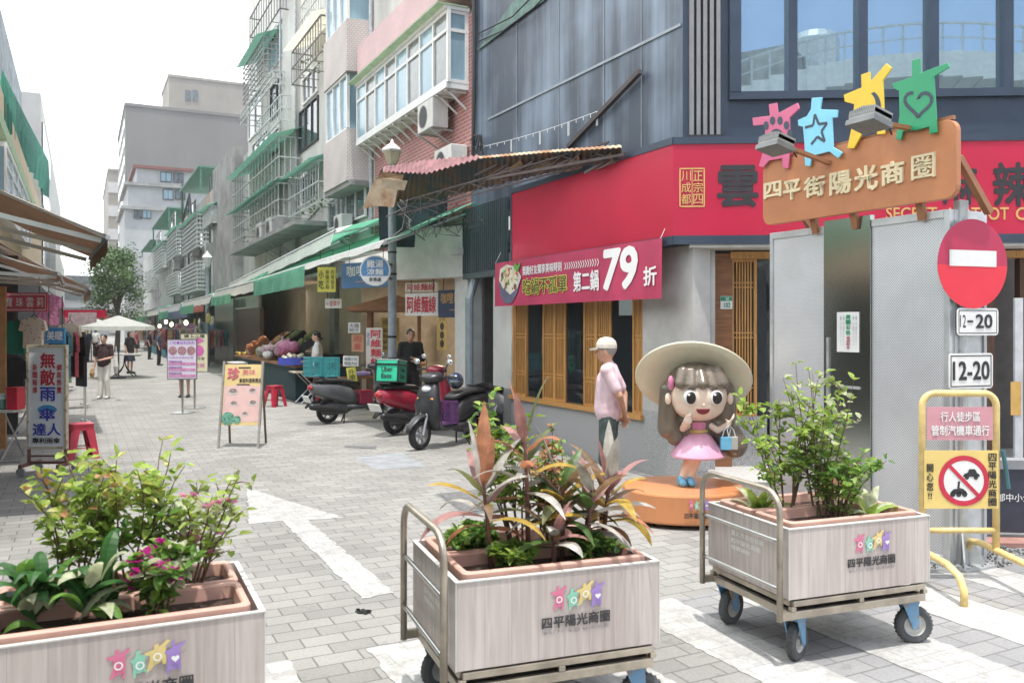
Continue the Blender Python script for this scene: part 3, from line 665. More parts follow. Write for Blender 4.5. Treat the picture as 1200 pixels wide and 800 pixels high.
for i in range(nb_+1): y = by0+L_*i/nb_; mb.box(Xb_, y-ft, bz0, Xb_+.06, y+ft, bz1)
for z in (bz0, zt_, bz1-.06): mb.box(Xb_-.003, by0, z, Xb_+.055, by1, z+.06)
for z in (bz0, zt_, bz1-.06): mb.box(Xb_+.06, by0-.004, z, XF, by0+.05, z+.06)
mb.box(XF-.07, by0-.002, bz0, XF-.004, by0+.05, bz1)
B(mb, 'bay_frame', white, Ab)
for i in range(nb_):
    mb = MB(); a, b = by0+L_*i/nb_+ft, by0+L_*(i+1)/nb_-ft; mb.box(Xb_+.03, a, bz0, Xb_+.036, b, bz1); B(mb, 'bay_pane', blueglass if i % 2 else M_('grey_curtain_glass', (.22, .24, .24), .1, spec=.8), Ab)
mb = MB(); mb.box(Xb_+.06, by0+.02, bz0, XF-.07, by0+.026, bz1); B(mb, 'bay_end_pane', blueglass, Ab)
mb = MB(); mb.box(XF-.012, by0+.06, bz0, XF-.006, by1-.06, bz1); B(mb, 'bay_backing', M_('curtain_grey', (.4, .42, .42), .9), Ab)
for i in range(14):
    y = by0+.1+(L_-.2)*i/13; mb = MB(); mb.beam((Xb_+.05, y, bz0-.12), (XF, y, bz0-.42), .03); mb.beam((Xb_, y, bz0-.13), (XF, y, bz0-.13), .03); B(mb, 'bay_bracket', white, Ab)
mb = MB(); mb.box(Xb_-.2, by0-.05, bz1+.062, XF-.03, by1+.1, bz1+.085); B(mb, 'bay_canopy', M_('pale_green_corrugated', (.55, .66, .5), .6, trans=.4), Ab)
pz = PX(507, 154, XF-.3); ac_unit(XF-.3, pz.y, pz.z, 'pale air conditioner hung on red brick just below the long white bay', .98)
ac_unit(XF-.2, Yat(528, XF-.2), Zat(528, 190, XF-.2)-.3, 'air conditioner low on the red brick just above the rusty awning', 1.0)
# ---- building B: beige tiled bays
Bb = thing('apartment_building', 'beige tiled old apartment with stacked projecting bays between brick and grey blocks', 'building', (XF, Yat(408), 0))
yB0, yB1 = yA1, Yat(375)
XB_ = XF-.6; y0 = yB0+.12; y1 = Yat(378, XB_)
def zB(py): return 1.8+(383-py)/1000*PX(408, 383, XB_).dot(F)
zs = [zB(248), zB(222), zB(210), zB(149), zB(81), zB(19.5), zB(-55), zB(-120)]
mb = MB(); mb.box(XF, yB0, 3.6, XF+.3, yB1, 13); B(mb, 'wall', greywall2, Bb)
for z0, z1 in ((zs[2], zs[3]), (zs[4], zs[5]), (zs[6], zs[7])):
    mb = MB(); mb.prism([(XF, y0), (XB_, y0+.15), (XB_, y1-.1), (XF, y1)], V3((0, 0, z0)), V3((1, 0, 0)), V3((0, 1, 0)), UP, 0, z1-z0); B(mb, 'bay_parapet', beigetile, Bb)
for z0, z1 in ((zs[3], zs[4]), (zs[5], zs[6])):
    mb = MB(); mb.prism([(XF-.01, y0+.3), (XB_+.1, y0+.35), (XB_+.1, y1-.15), (XF-.01, y1-.1)], V3((0, 0, z0)), V3((1, 0, 0)), V3((0, 1, 0)), UP, 0, z1-z0); B(mb, 'bay_glazing', blueglass, Bb)
    mb = MB()
    for k in range(4): y = y0+.33+(y1-y0-.5)*k/3; mb.box(XB_+.05, y-.03, z0+.004, XB_+.12, y+.03, z1-.004)
    mb.box(XB_+.04, y0+.3, z1-.05, XB_+.098, y1-.15, z1-.003); mb.box(XB_+.04, y0+.3, z0+.003, XB_+.098, y1-.15, z0+.06)
    B(mb, 'bay_window_frame', white, Bb)
mb = MB(); mb.box(XF+.02, y0, zs[2]-.12, XB_+.05, y1, zs[2]-.002); B(mb, 'ledge', concd, Bb)
window_px(Bb, 386, 430, 224, 262, XF-.05, 4, white, darkglass)
mb = MB(); mb.tube([(XF-.06, y0-.02, 4), (XF-.06, y0-.02, 12.9)], .05, 8); mb.tube([(XF-.06, y1+.15, 4), (XF-.06, y1+.15, 12.9)], .04, 8); B(mb, 'drainpipe', galv, Bb)
ac_unit(XF-.3, Yat(402, XF-.3), Zat(402, 275, XF-.3), 'air conditioner under the lowest tiled bay above green awning', .9)
# ---- building C: pale block with green window cages
Cb = thing('apartment_building', 'tall pale grey apartment with green canopies and barred window cages', 'building', (XF, Yat(330), 0))
yC0, yC1 = yB1, Yat(291)
mb = MB(); mb.box(XF, yC0, 3.6, XF+8, yC1, 17); B(mb, 'wall', greywall2, Cb)
mb = MB(); mb.box(XF-.12, Yat(351), 3.6, XF-.002, Yat(335), 17); B(mb, 'pilaster', greywall, Cb)
cage_px(Cb, 293, 328, -10, 38, XF, .4, darkbar, False, 12)
cage_px(Cb, 285, 309, 62, 106, XF, .55, M_('grey_cage', (.35, .36, .37), .6), True, 10)
window_px(Cb, 316, 334, 32, 76, XF, 2, white, blueglass)
cage_px(Cb, 282, 320, 108, 122, XF, .5, cagem, False, 14)
window_px(Cb, 292, 308, 112, 158, XF, 2, white, darkglass); window_px(Cb, 318, 333, 95, 135, XF, 2, dgrey, darkglass)
cage_px(Cb, 272, 327, 186, 228, XF, .7, cagem, True, 16, plants=True)
cage_px(Cb, 272, 326, 234, 268, XF, .7, cagem, True, 18, greenroof, plants=True)
cage_px(Cb, 342, 376, 40, 80, XF, .6, M_('brown_cage', (.3, .28, .26), .6), True, 12, M_('ivory_canopy', (.75, .72, .6), .6, trans=.5), plants=True)
window_px(Cb, 352, 374, 122, 172, XF, 3, dgrey, darkglass)
cage_px(Cb, 338, 373, 200, 246, XF, .6, cagem, True, 12, plants=True)
window_px(Cb, 345, 372, 205, 240, XF, 3, white, darkglass)
mb = MB()
for px in (334, 352): mb.tube([(XF-.16, Yat(px), 4), (XF-.16, Yat(px), 16.9)], .04, 6)
B(mb, 'drainpipe', galv, Cb)
for i, (px, py) in enumerate(((310, 286), (322, 281))): ac_unit(XF-.5, Yat(px, XF-.5), Zat(px, py, XF-.5), ('small air conditioner on grey ledge farther from the camera, right of street lamp', 'small air conditioner on grey ledge nearer the beige bays')[i], 1.3)
mb = MB(); mb.box(XF-1.0, Yat(345, XF-1), Zat(320, 292, XF), XF, Yat(268, XF-1), Zat(320, 288, XF)); B(mb, 'ledge', concd, Cb)
# ---- building D: lower row further on
Db = thing('apartment_building', 'three storey stained grey row with rooftop green canopies further down the street', 'building', (XF, Yat(240), 0))
yD0, yD1 = yC1+.05, 118
zD = Zat(272, 198)
mb = MB(); mb.box(XF, yD0, 3.4, XF+9, yD1, zD); B(mb, 'wall', stainwall, Db)
mb = MB(); mb.box(XF-.35, yD0+1.2, 3.4, XF-.003, yD0+8, zD+.5); B(mb, 'stair_tower', concd, Db)
mb = MB(); mb.box(XF-.08, Yat(240), zD-1.2, XF-.004, Yat(262), zD-.1); mb.box(XF-.06, Yat(200), zD-.5, XF-.004, Yat(225), zD-.05); B(mb, 'render_patch', M_('brown_render', (.5, .42, .36), .85, var=.15), Db)
for a, b, c, d, n in ((214, 231, 259, 294, 14), (213, 231, 311, 342, 14), (196, 207, 272, 302, 12), (195, 207, 322, 345, 12), (180, 190, 290, 316, 10), (170, 178, 318, 340, 8), (238, 248, 246, 264, 8)): cage_px(Db, a, b, c, d, XF, .6, cagem, d < 320, n)
for a, b, c, d in ((234, 243, 268, 290), (236, 246, 306, 330), (208, 213, 280, 300), (191, 195, 296, 314), (208, 213, 318, 338)): window_px(Db, a, b, c, d, XF, 2, white, darkglass)
mb = MB(); mb.tube([(XF-.4, Yat(214, XF-.4), 3.4), (XF-.4, Yat(214, XF-.4), zD+2)], .07, 6); mb.tube([(XF-.4, Yat(214, XF-.4), zD-.6), (XF-.4, Yat(222, XF-.4), zD+.7), (XF-.4, Yat(224, XF-.4), zD-.6)], .06, 6); B(mb, 'drainpipe', darkbar, Db)
for a, b, c in ((222, 246, zD+1.3), (186, 206, zD+1.4), (172, 184, zD+.6)):
    ya, yb = Yat(b), Yat(a); mb = MB(); mb.box(XF-.6, ya, c, XF+2.2, yb, c+.1)
    for y in (ya+.1, yb-.1): mb.box(XF-.5, y-.05, zD, XF-.4, y+.05, c)
    B(mb, 'roof_canopy', greenroof, Db)
for a, b, c, d in ((252, 262, 250, 268), (224, 231, 236, 256), (200, 206, 252, 268), (184, 190, 272, 286), (250, 262, 285, 306)): window_px(Db, a, b, c, d, XF, 2, white, darkglass)
for a, b, c, d in ((297, 316, 160, 184), (320, 332, 150, 182), (356, 374, 84, 116), (302, 326, 45, 62)): window_px(Cb, a, b, c, d, XF, 3, white, darkglass)
cage_px(Cb, 300, 329, 128, 156, XF, .45, cagem, False, 12); cage_px(Cb, 352, 376, -8, 26, XF, .5, cagem, False, 9)
for i, (px, py) in enumerate(((244, 300), (206, 316), (228, 300))): ac_unit(XF-.35, Yat(px, XF-.35), Zat(px, py, XF-.35), 'air conditioner on the stained grey row far down the street, %s' % ('nearest the stair tower', 'low beyond the dark pipe', 'beside the barred cages')[i], 1.2)
mb = MB(); rq = random.Random(8)
for k in range(9):
    y0_ = yC0+k*9; z_ = 4.2+rq.uniform(0, 4.5); mb.tube([V3((XF-.03, y0_+9*i/6, z_-.35*math.sin(pi*i/6)+rq.uniform(-.03, .03))) for i in range(7)], .02, 4)
for px in (262, 247, 222, 205): mb.tube([(XF-.05, Yat(px), 3.4), (XF-.05, Yat(px), 9.8)], .05, 5)
tag(mb.build('service_cables', dgrey), 'grey service cables and downpipes strung along the old apartment fronts', 'cable')
# ================================================================== FAR BUILDINGS
def tower(name, label, pxl, pxr, ptop, Y, pxside, m, base=0):
    a = PY(pxl, ptop, Y); b = PY(pxr, ptop, Y); r = ray(pxside, 383); yf = a.x/r.x*r.y
    if not (yf > Y+3): yf = Y+25
    yf = min(yf, Y+60); t = thing(name, label, 'building', ((a.x+b.x)/2, Y, 0))
    mb = MB(); mb.box(a.x, Y, base, b.x, yf, a.z); mb.build('walls', m, t, world=True)
    mb = MB(); mb.box(a.x-.15, Y-.15, a.z, b.x+.15, Y+.2, a.z+.5); mb.box(a.x-.15, Y+.2, a.z, a.x+.2, yf, a.z+.5); mb.build('parapet', m, t, world=True)
    return t, a, b, yf
gt = M_('grey_cement_tower', (.2, .195, .185), .9, var=.1, scale=.12, stretch=(1, 1, .3)); gt2 = M_('beige_cement', (.32, .29, .25), .9, var=.1, scale=.2)
t, a, b, yf = tower('apartment_tower', 'plain grey slab tower block with windowless end wall', 147, 330, 124, 150, 138.5, gt)
for k in range(13):
    mb = MB(); z = a.z-2.2-k*3
    for q in range(5): y = 152+q*(yf-153)/5; mb.box(a.x-.06, y, z-.8, a.x-.01, y+(yf-153)/8, z+.7)
    mb.build('window_row', darkglass, t, world=True)
t, a, b, yf = tower('apartment_tower', 'beige box block with two small dark windows rising behind grey slab', 198, 330, 90, 175, 190, gt2)
for px in (220.5, 229):
    mb = MB(); p = PY(px, 112, 174.9); mb.box(p.x-.5, 174.85, p.z-1.1, p.x+.5, 174.97, p.z+1); mb.build('window', darkglass, t, world=True)
t, a, b, yf = tower('apartment_tower', 'slim tan and white banded tower leftmost on the far skyline', 127, 141, 200, 210, 121, gt2)
for k in range(7):
    mb = MB(); z = a.z-3.5-k*5.2; mb.box(a.x-.05, 209.9, z-1.4, b.x, 209.97, z+1.0); mb.build('white_band', M_('pale_band', (.62, .62, .6), .8), t, world=True)
# white stepped house with red roof
hw = M_('white_house_render', (.42, .43, .43), .85, var=.1, scale=.4); hr = M_('red_roof_edge', (.2, .07, .06), .7)
hs = thing('stepped_house', 'white stepped house with a red edged roof below the grey slab tower', 'building', (PY(200, 300, 104).x, 104, 0))
for (pl_, pr, pt, Y, nm) in ((160, 262, 197, 108, 'top_storey'), (150, 262, 217, 106, 'middle_storey'), (146, 262, 245, 104, 'lower_storey')):
    p, q = PY(pl_, pt, Y), PY(pr, pt, Y); mb = MB(); mb.box(p.x, Y, 0, q.x, Y+14, p.z); mb.build(nm, hw, hs, world=True)
    mb = MB(); mb.box(p.x-.4, Y-.4, p.z+.005, q.x, Y+14, p.z+.35); mb.build('roof', hr if nm == 'top_storey' else concd, hs, world=True)
for px0, px1, py0, py1, Y in ((188, 201, 202, 213, 108), (203, 215, 203, 214, 108), (191, 203, 222, 234, 106), (205, 217, 223, 234, 106), (157, 166, 246, 256, 104), (167, 177, 246, 256, 104)):
    p, q = PY(px0, py1, Y-.05), PY(px1, py0, Y-.05); mb = MB(); w = Pan((p.x, Y-.02, p.z), (1, 0, 0), UP, q.x-p.x, q.z-p.z)
    for r_ in ((0, 0, 1, .08), (0, .92, 1, 1), (0, .08, .05, .92), (.95, .08, 1, .92), (.48, .08, .52, .92)): w.slab(mb, *r_, .004, .1)
    f = mb.build('window', dgrey, hs, world=True)
    mb = MB(); w.slab(mb, .05, .08, .48, .92, .003, .03); w.slab(mb, .52, .08, .95, .92, .003, .03); mb.xf(Matrix.Translation(-hs.location)); mb.build('pane', blueglass if px0 in (188, 191, 167) else darkglass, f)
# closing building across the far end of the street
t = thing('far_building', 'hazy pale block with red shop sign closing the far end of the street', 'building', (0, 190, 0))
p, q = PY(60, 330, 190), PY(128, 330, 190); mb = MB(); mb.box(p.x, 190, 0, q.x, 200, p.z); mb.build('walls', hw, t, world=True)
for k in range(3):
    mb = MB(); mb.box(p.x+1, 189.9, 4+k*3.2, q.x-1, 189.97, 5.6+k*3.2); mb.build('window_band', darkglass, t, world=True)
mb = MB(); mb.box(PY(72, 380, 189).x, 189.8, 2.8, q.x, 189.95, 4.2); mb.build('shop_sign', signred, t, world=True)
# balcony building behind the camera, seen mirrored in the upper glass
bb = thing('balcony_building', 'white building with curved railed balcony, seen only mirrored in the upper windows', 'building', (0, -10, 0))
# reflect: mirror plane is the chamfer; choose a spot so the image falls in the glass
def mirrored(px, py, extra):
    q = ch(px, py); d = (q-CAM).normalized(); rdir = d - chN*(2*d.dot(chN)); return q + rdir*extra
bw = M_('white_balcony_render', (.7, .7, .68), .8, var=.08)
ex = 24; Pm = mirrored(1010, 105, ex); 
mdir = (mirrored(1150, 105, ex)-mirrored(880, 105, ex)); mdir.z = 0; mdir.normalize(); mN = V3((mdir.y, -mdir.x, 0)); 
if mN.dot(CAM-Pm) < 0: mN = -mN
zbal = mirrored(1000, 82, ex).z
arc = []
for i in range(25):
    u = -7+15*i/24; zz = -2.6*(u/7.5-.15)**2*.55; arc.append((u, zz))
mb = MB()
for (u0, z0), (u1, z1) in zip(arc[:-1], arc[1:]):
    mb.frame(Pm*1.0+V3((0, 0, -Pm.z)), mdir, UP, mN, u0, zbal-.8+min(z0, z1), u1, zbal+max(z0, z1), -.2, .3+1.5*math.cos((u0-1)/8))
mb.build('balcony', bw, bb, world=True)
mb = MB(); mb.frame(V3((Pm.x, Pm.y, 0)), mdir, UP, mN, -9, 0, 9, zbal-3.0, -9, -.3); mb.frame(V3((Pm.x, Pm.y, 0)), mdir, UP, mN, -9, zbal-3, 9, zbal-1.0, -9, -1); mb.build('walls', bw, bb, world=True)
mb = MB()
for i, (u, z0) in enumerate(arc):
    n = .25+1.5*math.cos((u-1)/8); c = V3((Pm.x, Pm.y, 0))+mdir*u+mN*n
    mb.tube([c+UP*(zbal+z0), c+UP*(zbal+z0+1.0)], .04, 5)
    if i: mb.tube([last+UP*1.0, c+UP*(zbal+z0+1.0)], .05, 5); mb.tube([last+UP*.5, c+UP*(zbal+z0+.5)], .03, 5)
    last = c+UP*(zbal+z0)
mb.build('railing', galv, bb, world=True)
c = mirrored(955, 62, ex+4); mb = MB(); mb.lathe([(.1, 0), (1.0, .02), (1.0, 2.2), (.8, 2.5), (.1, 2.6)], 16, Matrix.Translation((c.x, c.y, zbal+.1))); mb.build('water_tank', galv, bb, world=True)
c = mirrored(885, 60, ex+4); mb = MB(); mb.cbox((c.x, c.y, zbal+.4), (4, 4, 2.2)); mb.build('roof_room', concd, bb, world=True)

# ================================================================== ARCADE SHOPS (right, ground floor)
XR = XF+3.6; zc = 3.1
tan = M_('tan_shop_wall', (.52, .4, .28), .8, var=.12, scale=1.2); tan2 = M_('cream_shop_wall', (.58, .5, .4), .8, var=.1); brownpan = M_('brown_shop_panel', (.1, .055, .045), .5)
shop = thing('noodle_shop', 'open fronted noodle shop with cream walls and lit ceiling under the arcade', 'shop', (XR, Yat(480), 0))
def S_(mb, n, m, p=None, **k): return mb.build(n, m, p or shop, world=True, **k)
ysA0, ysA1 = Yat(548), Yat(385)
mb = MB(); mb.box(XR, ysA0, 0, XR+.1, ysA1+4, zc); S_(mb, 'back_wall', tan2)
mb = MB(); mb.box(XF-.2, ysA0, zc, XR, ysA1+.2, zc+.12); S_(mb, 'ceiling', plaster)
mb = MB(); mb.box(XF+.12, 20.9, 0, XR, 21.0, zc); S_(mb, 'side_wall', tan2)
mb = MB(); mb.box(XF+.12, 21.0, 0, XF+.2, ysA1+3.2, zc); mb.box(XF+.3, ysA1+3.2, 0, XR, ysA1+3.3, zc); S_(mb, 'partition', tan)
mb = MB(); mb.box(XF+.45, ysA0-.05, 0, XR, ysA0, zc); S_(mb, 'near_wall', plaster)
mb = MB(); mb.box(XF, Yat(548), 0, XF+.35, Yat(533), 3.6); S_(mb, 'pillar', white)
mb = MB(); mb.box(XF, Yat(392), 0, XF+.3, Yat(386), 3.6); S_(mb, 'far_pillar', M_('grey_timber', (.3, .27, .24), .8, var=.15))
for i, (x, y) in enumerate(((7.0, 16.2), (8.4, 16.0), (7.0, 17.8), (8.4, 17.9), (7.0, 19.6), (8.6, 19.8))):
    mb = MB(); mb.lathe([(.01, zc-.012), (.14, zc-.012), (.15, zc-.002)], 14, Matrix.Translation((x, y, 0))); S_(mb, 'downlight', M_('lit_lamp', (1, .95, .85), .5, emit=(1, .9, .72), estr=5))
# area lamps: noodle one backs the downlights, unseen fruit one added to brighten
for nm, (x, y, z), e in (('noodle_shop_lamp', (7.7, 17.6, 2.95), 75), ('fruit_shop_lamp', (6.6, 28, 3.0), 70)):
    ld = bpy.data.lights.new(nm, 'AREA'); ld.energy = e; ld.size = 1.6; ld.color = (1, .84, .62); lo = bpy.data.objects.new(nm, ld); COL.objects.link(lo); lo.location = (x, y, z)
# upper closing between awning and wall, white end panel
ep = thing('white_box_panel', 'blank white sheet metal panel closing the arcade end below the rusty awning', 'panel', (5.6, 15.2, 2.6))
pA, pB = D(464.5, 328, 16.4), D(548, 332, 15.25); Uq = pB-pA; Uq.z = 0
pp = Pan((pA.x, pA.y, pA.z), Uq, UP, Uq.length, D(464.5, 269, 16.4).z-pA.z)
mb = MB(); pp.slab(mb, 0, 0, 1, 1, -.25, 0); mb.build('panel', offw, ep, world=True, bevel=.01)
mb = MB()
for i in range(5): mb.tube([pp.p(.25+.15*i, 1.02, .03), pp.p(.3+.15*i, .86-.05*(i % 3), .05), pp.p(.36+.15*i, .98, .03)], .008, 4)
mb.tube([pp.p(0, .99, .03), pp.p(1, .97, .03)], .02, 5); mb.build('cables', black, ep, world=True)
# shutter box
sb = thing('roller_shutter', 'dark teal corrugated roller shutter between white pillar and red sign', 'shutter', (XF, Yat(575), 2.5))
ya, yb = Yat(598), Yat(547); za, zb_ = 2.75, 3.9; mb = MB(); n = 44
for i in range(n):
    y = ya+(yb-ya)*i/n; w = (yb-ya)/n; mb.box(XF-.06-(.025 if i % 2 else 0), y, za, XF-.03, y+w, zb_)
mb.build('slats', shutter, sb, world=True)
mb = MB(); mb.box(XF-.08, ya, za-.1, XF+.1, yb, za-.002); mb.build('guide', M_('teal_frame', (.08, .11, .12), .5), sb, world=True)
# service gap behind: pipe, hanging grey sheet, dark back
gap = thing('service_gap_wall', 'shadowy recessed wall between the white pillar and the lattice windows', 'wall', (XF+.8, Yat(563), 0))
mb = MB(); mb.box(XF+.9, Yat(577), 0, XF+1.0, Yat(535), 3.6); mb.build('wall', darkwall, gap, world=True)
p = PX(550, 383, XF-.1); mb = MB(); mb.tube([(p.x, p.y, 0), (p.x, p.y, 2.3), (p.x+.1, p.y, 2.6), (p.x+.1, p.y, 3.8)], .075, 10)
tag(mb.build('drainpipe', M_('blue_grey_pipe', (.25, .3, .33), .5, .2)), 'thick blue grey drainpipe standing beside the white pillar', 'pipe')
mb = MB(); q = PX(566, 325, XF+.3); nu, nv = 10, 14
for i in range(nu):
    for j in range(nv):
        f = lambda u, v: V3((q.x+.05*math.sin(u*9+v*3), q.y+.42*(u-.5)*(1-.55*abs(v-.55)), q.z-1.45*v+.1*math.sin(u*4)))
        mb.face([f(i/nu, j/nv), f((i+1)/nu, j/nv), f((i+1)/nu, (j+1)/nv), f(i/nu, (j+1)/nv)])
tag(mb.build('hanging_sheet', M_('grey_plastic_sheet', (.36, .4, .43), .5, var=.15), smooth=True), 'crumpled grey plastic sheet hanging in the gap below the shutter', 'sheet')
# ---- rusty corrugated awning with its steel truss
ra = thing('rusty_awning', 'sagging rusty corrugated awning with pink sheet edge on a steel truss', 'awning', (5.5, 15.5, 4.6))
def corr(mb, A, Bq, C, Dq, n, amp):
    A, Bq, C, Dq = map(V3, (A, Bq, C, Dq)); nrm = (Bq-A).cross(Dq-A).normalized()
    prev = None
    for i in range(n+1):
        u = i/n; h = nrm*(amp if i % 2 else -amp); p = A.lerp(Bq, u)+h; q = Dq.lerp(C, u)+h
        if prev: mb.face([prev[0], p, q, prev[1]])
        prev = (p, q)
FA = [D(447, 199, 14.7), D(500, 192, 13.9), D(560, 186, 12.9), D(640, 179, 11.6), D(728, 173, 10.35)]
RA = [D(427, 243, 16.6), D(500, 236, 15.4), D(560, 222, 13.9), D(640, 203, 12.2), D(728, 184, 10.7)]
def strip(mb, A_, B_, n, amp):
    m = len(A_)-1; prev = None
    for i in range(n+1):
        u = i/n*m; k = min(int(u), m-1); f = u-k; h = UP*(amp if i % 2 else -amp); p, q_ = A_[k].lerp(A_[k+1], f)+h, B_[k].lerp(B_[k+1], f)+h
        if prev: mb.face([prev[0], p, q_, prev[1]])
        prev = (p, q_)
mb = MB(); strip(mb, [p+UP*.01 for p in FA], RA, 90, .012); mb.build('roof_sheet', M_('underside_sheet', (.05, .075, .085), .7, var=.3, scale=1.6, col2=(.16, .09, .05), thr=(.42, .6)), ra, world=True, solid=.01)
mb = MB(); strip(mb, [D(449, 196, 14.75), D(500, 188, 13.95), D(562, 182, 12.95)], [D(449, 201, 14.45), D(500, 203.5, 13.5), D(564, 185.5, 12.75)], 40, .018); mb.build('pink_edge', pinkcorr, ra, world=True, solid=.008)
mb = MB(); strip(mb, [p+UP*.03 for p in FA[2:]], [p+UP*-.01-F*.05 for p in FA[2:]], 60, .006); mb.build('pink_rim', rust, ra, world=True, solid=.008)
mb = MB(); q_ = [D(449, 201, 14.4), D(474, 205, 14.2), D(466, 224, 14.35), D(462, 243, 14.5), D(443, 241, 14.9), D(425, 245, 15.3), D(432, 226, 15.0), D(440, 210, 14.7)]; mb.face(q_); mb.build('torn_valance', rust, ra, world=True, solid=.02)
mb = MB(); mb.face([D(449, 209, 14.2), D(478, 212, 14.0), D(474, 223, 14.1), D(447, 220, 14.25)]); mb.build('board_patch', M_('ivory_board', (.5, .4, .27), .7, var=.2), ra, world=True, solid=.02)
mb = MB(); mb.face([(5.0, 15.4, 3.3), (6.18, 15.0, 3.3), (6.18, 14.9, 4.75), (4.95, 15.35, 4.2)]); mb.build('mesh_curtain', tarpteal, ra, world=True)
mb = MB(); q2 = random.Random(12)
for i in range(26):
    x, y = q2.uniform(468, 555), q2.uniform(224, 262); p = D(x, y, 14.0); mb.tube([p, p+V3((q2.uniform(-.2, .2), q2.uniform(-.2, .2), -q2.uniform(.05, .3))), p+V3((q2.uniform(-.3, .3), q2.uniform(-.2, .2), -q2.uniform(.1, .45)))], q2.uniform(.004, .012), 4)
mb.build('loose_wires', M_('wire_grey', (.16, .15, .14), .7), ra, world=True)
mb = MB()
tr0, tr1 = V3((4.9, 14.9, 3.85)), V3((6.15, 11.2, 4.0)); br0, br1 = V3((4.95, 14.9, 3.6)), V3((6.15, 11.2, 3.95))
T0 = [D(466+i*27.5, 252-i*7.4, 14.2-i*.4) for i in range(10)]
for i in range(9):
    a, b = T0[i], T0[i+1]; mb.beam(a, b, .02); mb.beam(a+UP*.2, b+UP*.2, .02); mb.beam(a, b+UP*.2, .011); mb.beam(a+UP*.2, b, .011)
mb.build('truss', M_('rusty_steel', (.1, .075, .07), .7, var=.2), ra, world=True)
# second strip of awning hugging the dark wall
e0, e1 = FA[2]-UP*.04, FA[4]-UP*.02
mb = MB(); rr2 = random.Random(5)
for i in range(11):
    t_ = i/11; p = e0.lerp(e1, t_)+V3((.05, 0, -.12)); mb.beam(p+V3((.0, .2, -.06-.05*(i % 2))), p+V3((.15, -.3, .04)), .02 if i % 3 else .035)
mb.beam(e0+V3((.0, 0, -.3)), e1+V3((.05, 0, -.06)), .035); mb.build('struts', M_('rusty_steel', (.1, .075, .07), .7), ra, world=True)
mb = MB(); mb.tube([PX(548, 212, XF-.45), PX(585, 196, XF-.4)], .05, 8); mb.build('white_tube', white, ra, world=True)
mb = MB()
for i in range(4): 
    p = e0.lerp(e1, .25+i*.2)+V3((.1, .2, -.12)); mb.face([p, p+V3((0, -.4, .08)), p+V3((.1, -.35, -.03-.02*(i % 3))), p+V3((.08, .05, -.06))])
mb.build('torn_boards', M_('torn_board', (.36, .24, .13), .8, var=.3), ra, world=True, solid=.012)
# ================================================================== GREEN AWNINGS AND SHOPS FURTHER DOWN
def green_awning(label, X0, z, y0, y1, rise=.75, white_w=.5, val=.28, m1=None, m2=None, val_from=.45, dz=0, sh=.3):
    t = thing('shop_awning', label, 'awning', (XF, (y0+y1)/2, z))
    m1 = m1 or greenc; m2 = m2 or whitec; n = 10
    def sag(u): return -.05*math.sin(u*pi)
    mb = MB()
    for i in range(n):
        ua, ub = i/n, (i+1)/n; ya, yb = y0+(y1-y0)*ua, y0+(y1-y0)*ub
        mb.face([(XF-.02, ya, z+rise), (X0+white_w, ya, z+.16+sag(ua)), (X0+white_w, yb, z+.16+sag(ub)), (XF-.02, yb, z+rise)])
    mb.build('cloth', m1, t, world=True)
    mb = MB(); k = max(10, int((y1-y0)/.3))
    for i in range(k):
        ya, yb = y0+(y1-y0)*i/k, y0+(y1-y0)*(i+1)/k; d0, d1 = .02*math.sin(i*1.1), .02*math.sin((i+1)*1.1)
        mb.face([(X0+white_w, ya, z+.17), (X0+.02, ya, z+.06), (X0+.02, yb, z+.06), (X0+white_w, yb, z+.17)])
        mb.face([(X0+.02, ya, z+.06), (X0-.09+d0, ya, z-sh+d0), (X0-.09+d1, yb, z-sh+d1), (X0+.02, yb, z+.06)])
    mb.build('front_strip', m2, t, world=True)
    mb = MB(); ys_ = y0+(y1-y0)*val_from; k = max(6, int((y1-ys_)/.25))
    for i in range(k):
        ya, yb = ys_+(y1-ys_)*i/k, ys_+(y1-ys_)*(i+1)/k; d0, d1 = .03*math.sin(i*1.3), .03*math.sin((i+1)*1.3)
        mb.face([(X0-.12, ya, z-sh+.08), (X0-.14+d0, ya, z-sh+.06-val), (X0-.14+d1, yb, z-sh+.06-val-.02*(i % 2)), (X0-.12, yb, z-sh+.08)])
    mb.build('valance', m1, t, world=True)
    mb = MB(); mb.tube([(X0+.02, y0, z+.02), (X0+.02, y1, z+.02)], .03, 6); mb.build('front_bar', galv, t, world=True)
    for y in (y0+.3, (y0+y1)/2, y1-.3):
        mb = MB(); mb.beam((XF, y, z+rise-.15), (X0+.08, y, z), .035); mb.build('arm', galv, t, world=True)
    for c in t.children:
        for v in c.data.vertices: v.co.z += dz*(v.co.y+t.location.y-y0)/(y1-y0)
    return t
green_awning('green and white awning nearest the camera, its front edge behind the lamp post', 4.5, 3.2, Yat(450, 4.5), Yat(302, 4.5), .8, .4, .42, dz=-.08, sh=.1)
green_awning('higher green and white awning just past the lamp post', 4.7, 3.78, Yat(392, 4.7), Yat(268, 4.7), .5, .4, .14, dz=-.5)
green_awning('long green and white awning over the fruit shop', 4.45, 3.1, Yat(300, 4.45), Yat(252, 4.45))
green_awning('pale green awning in front of the bulbs and clothes stalls', 4.4, 2.98, Yat(248, 4.4), Yat(214, 4.4), .7, .7, .35)
green_awning('faded green awning second from the far parasol', 4.35, 2.9, Yat(212, 4.35), Yat(188, 4.35), .7, .8, .4)
green_awning('farthest pale green awning beside the tree', 4.3, 2.85, Yat(187, 4.3), Yat(160, 4.3), .7, .9, .4)
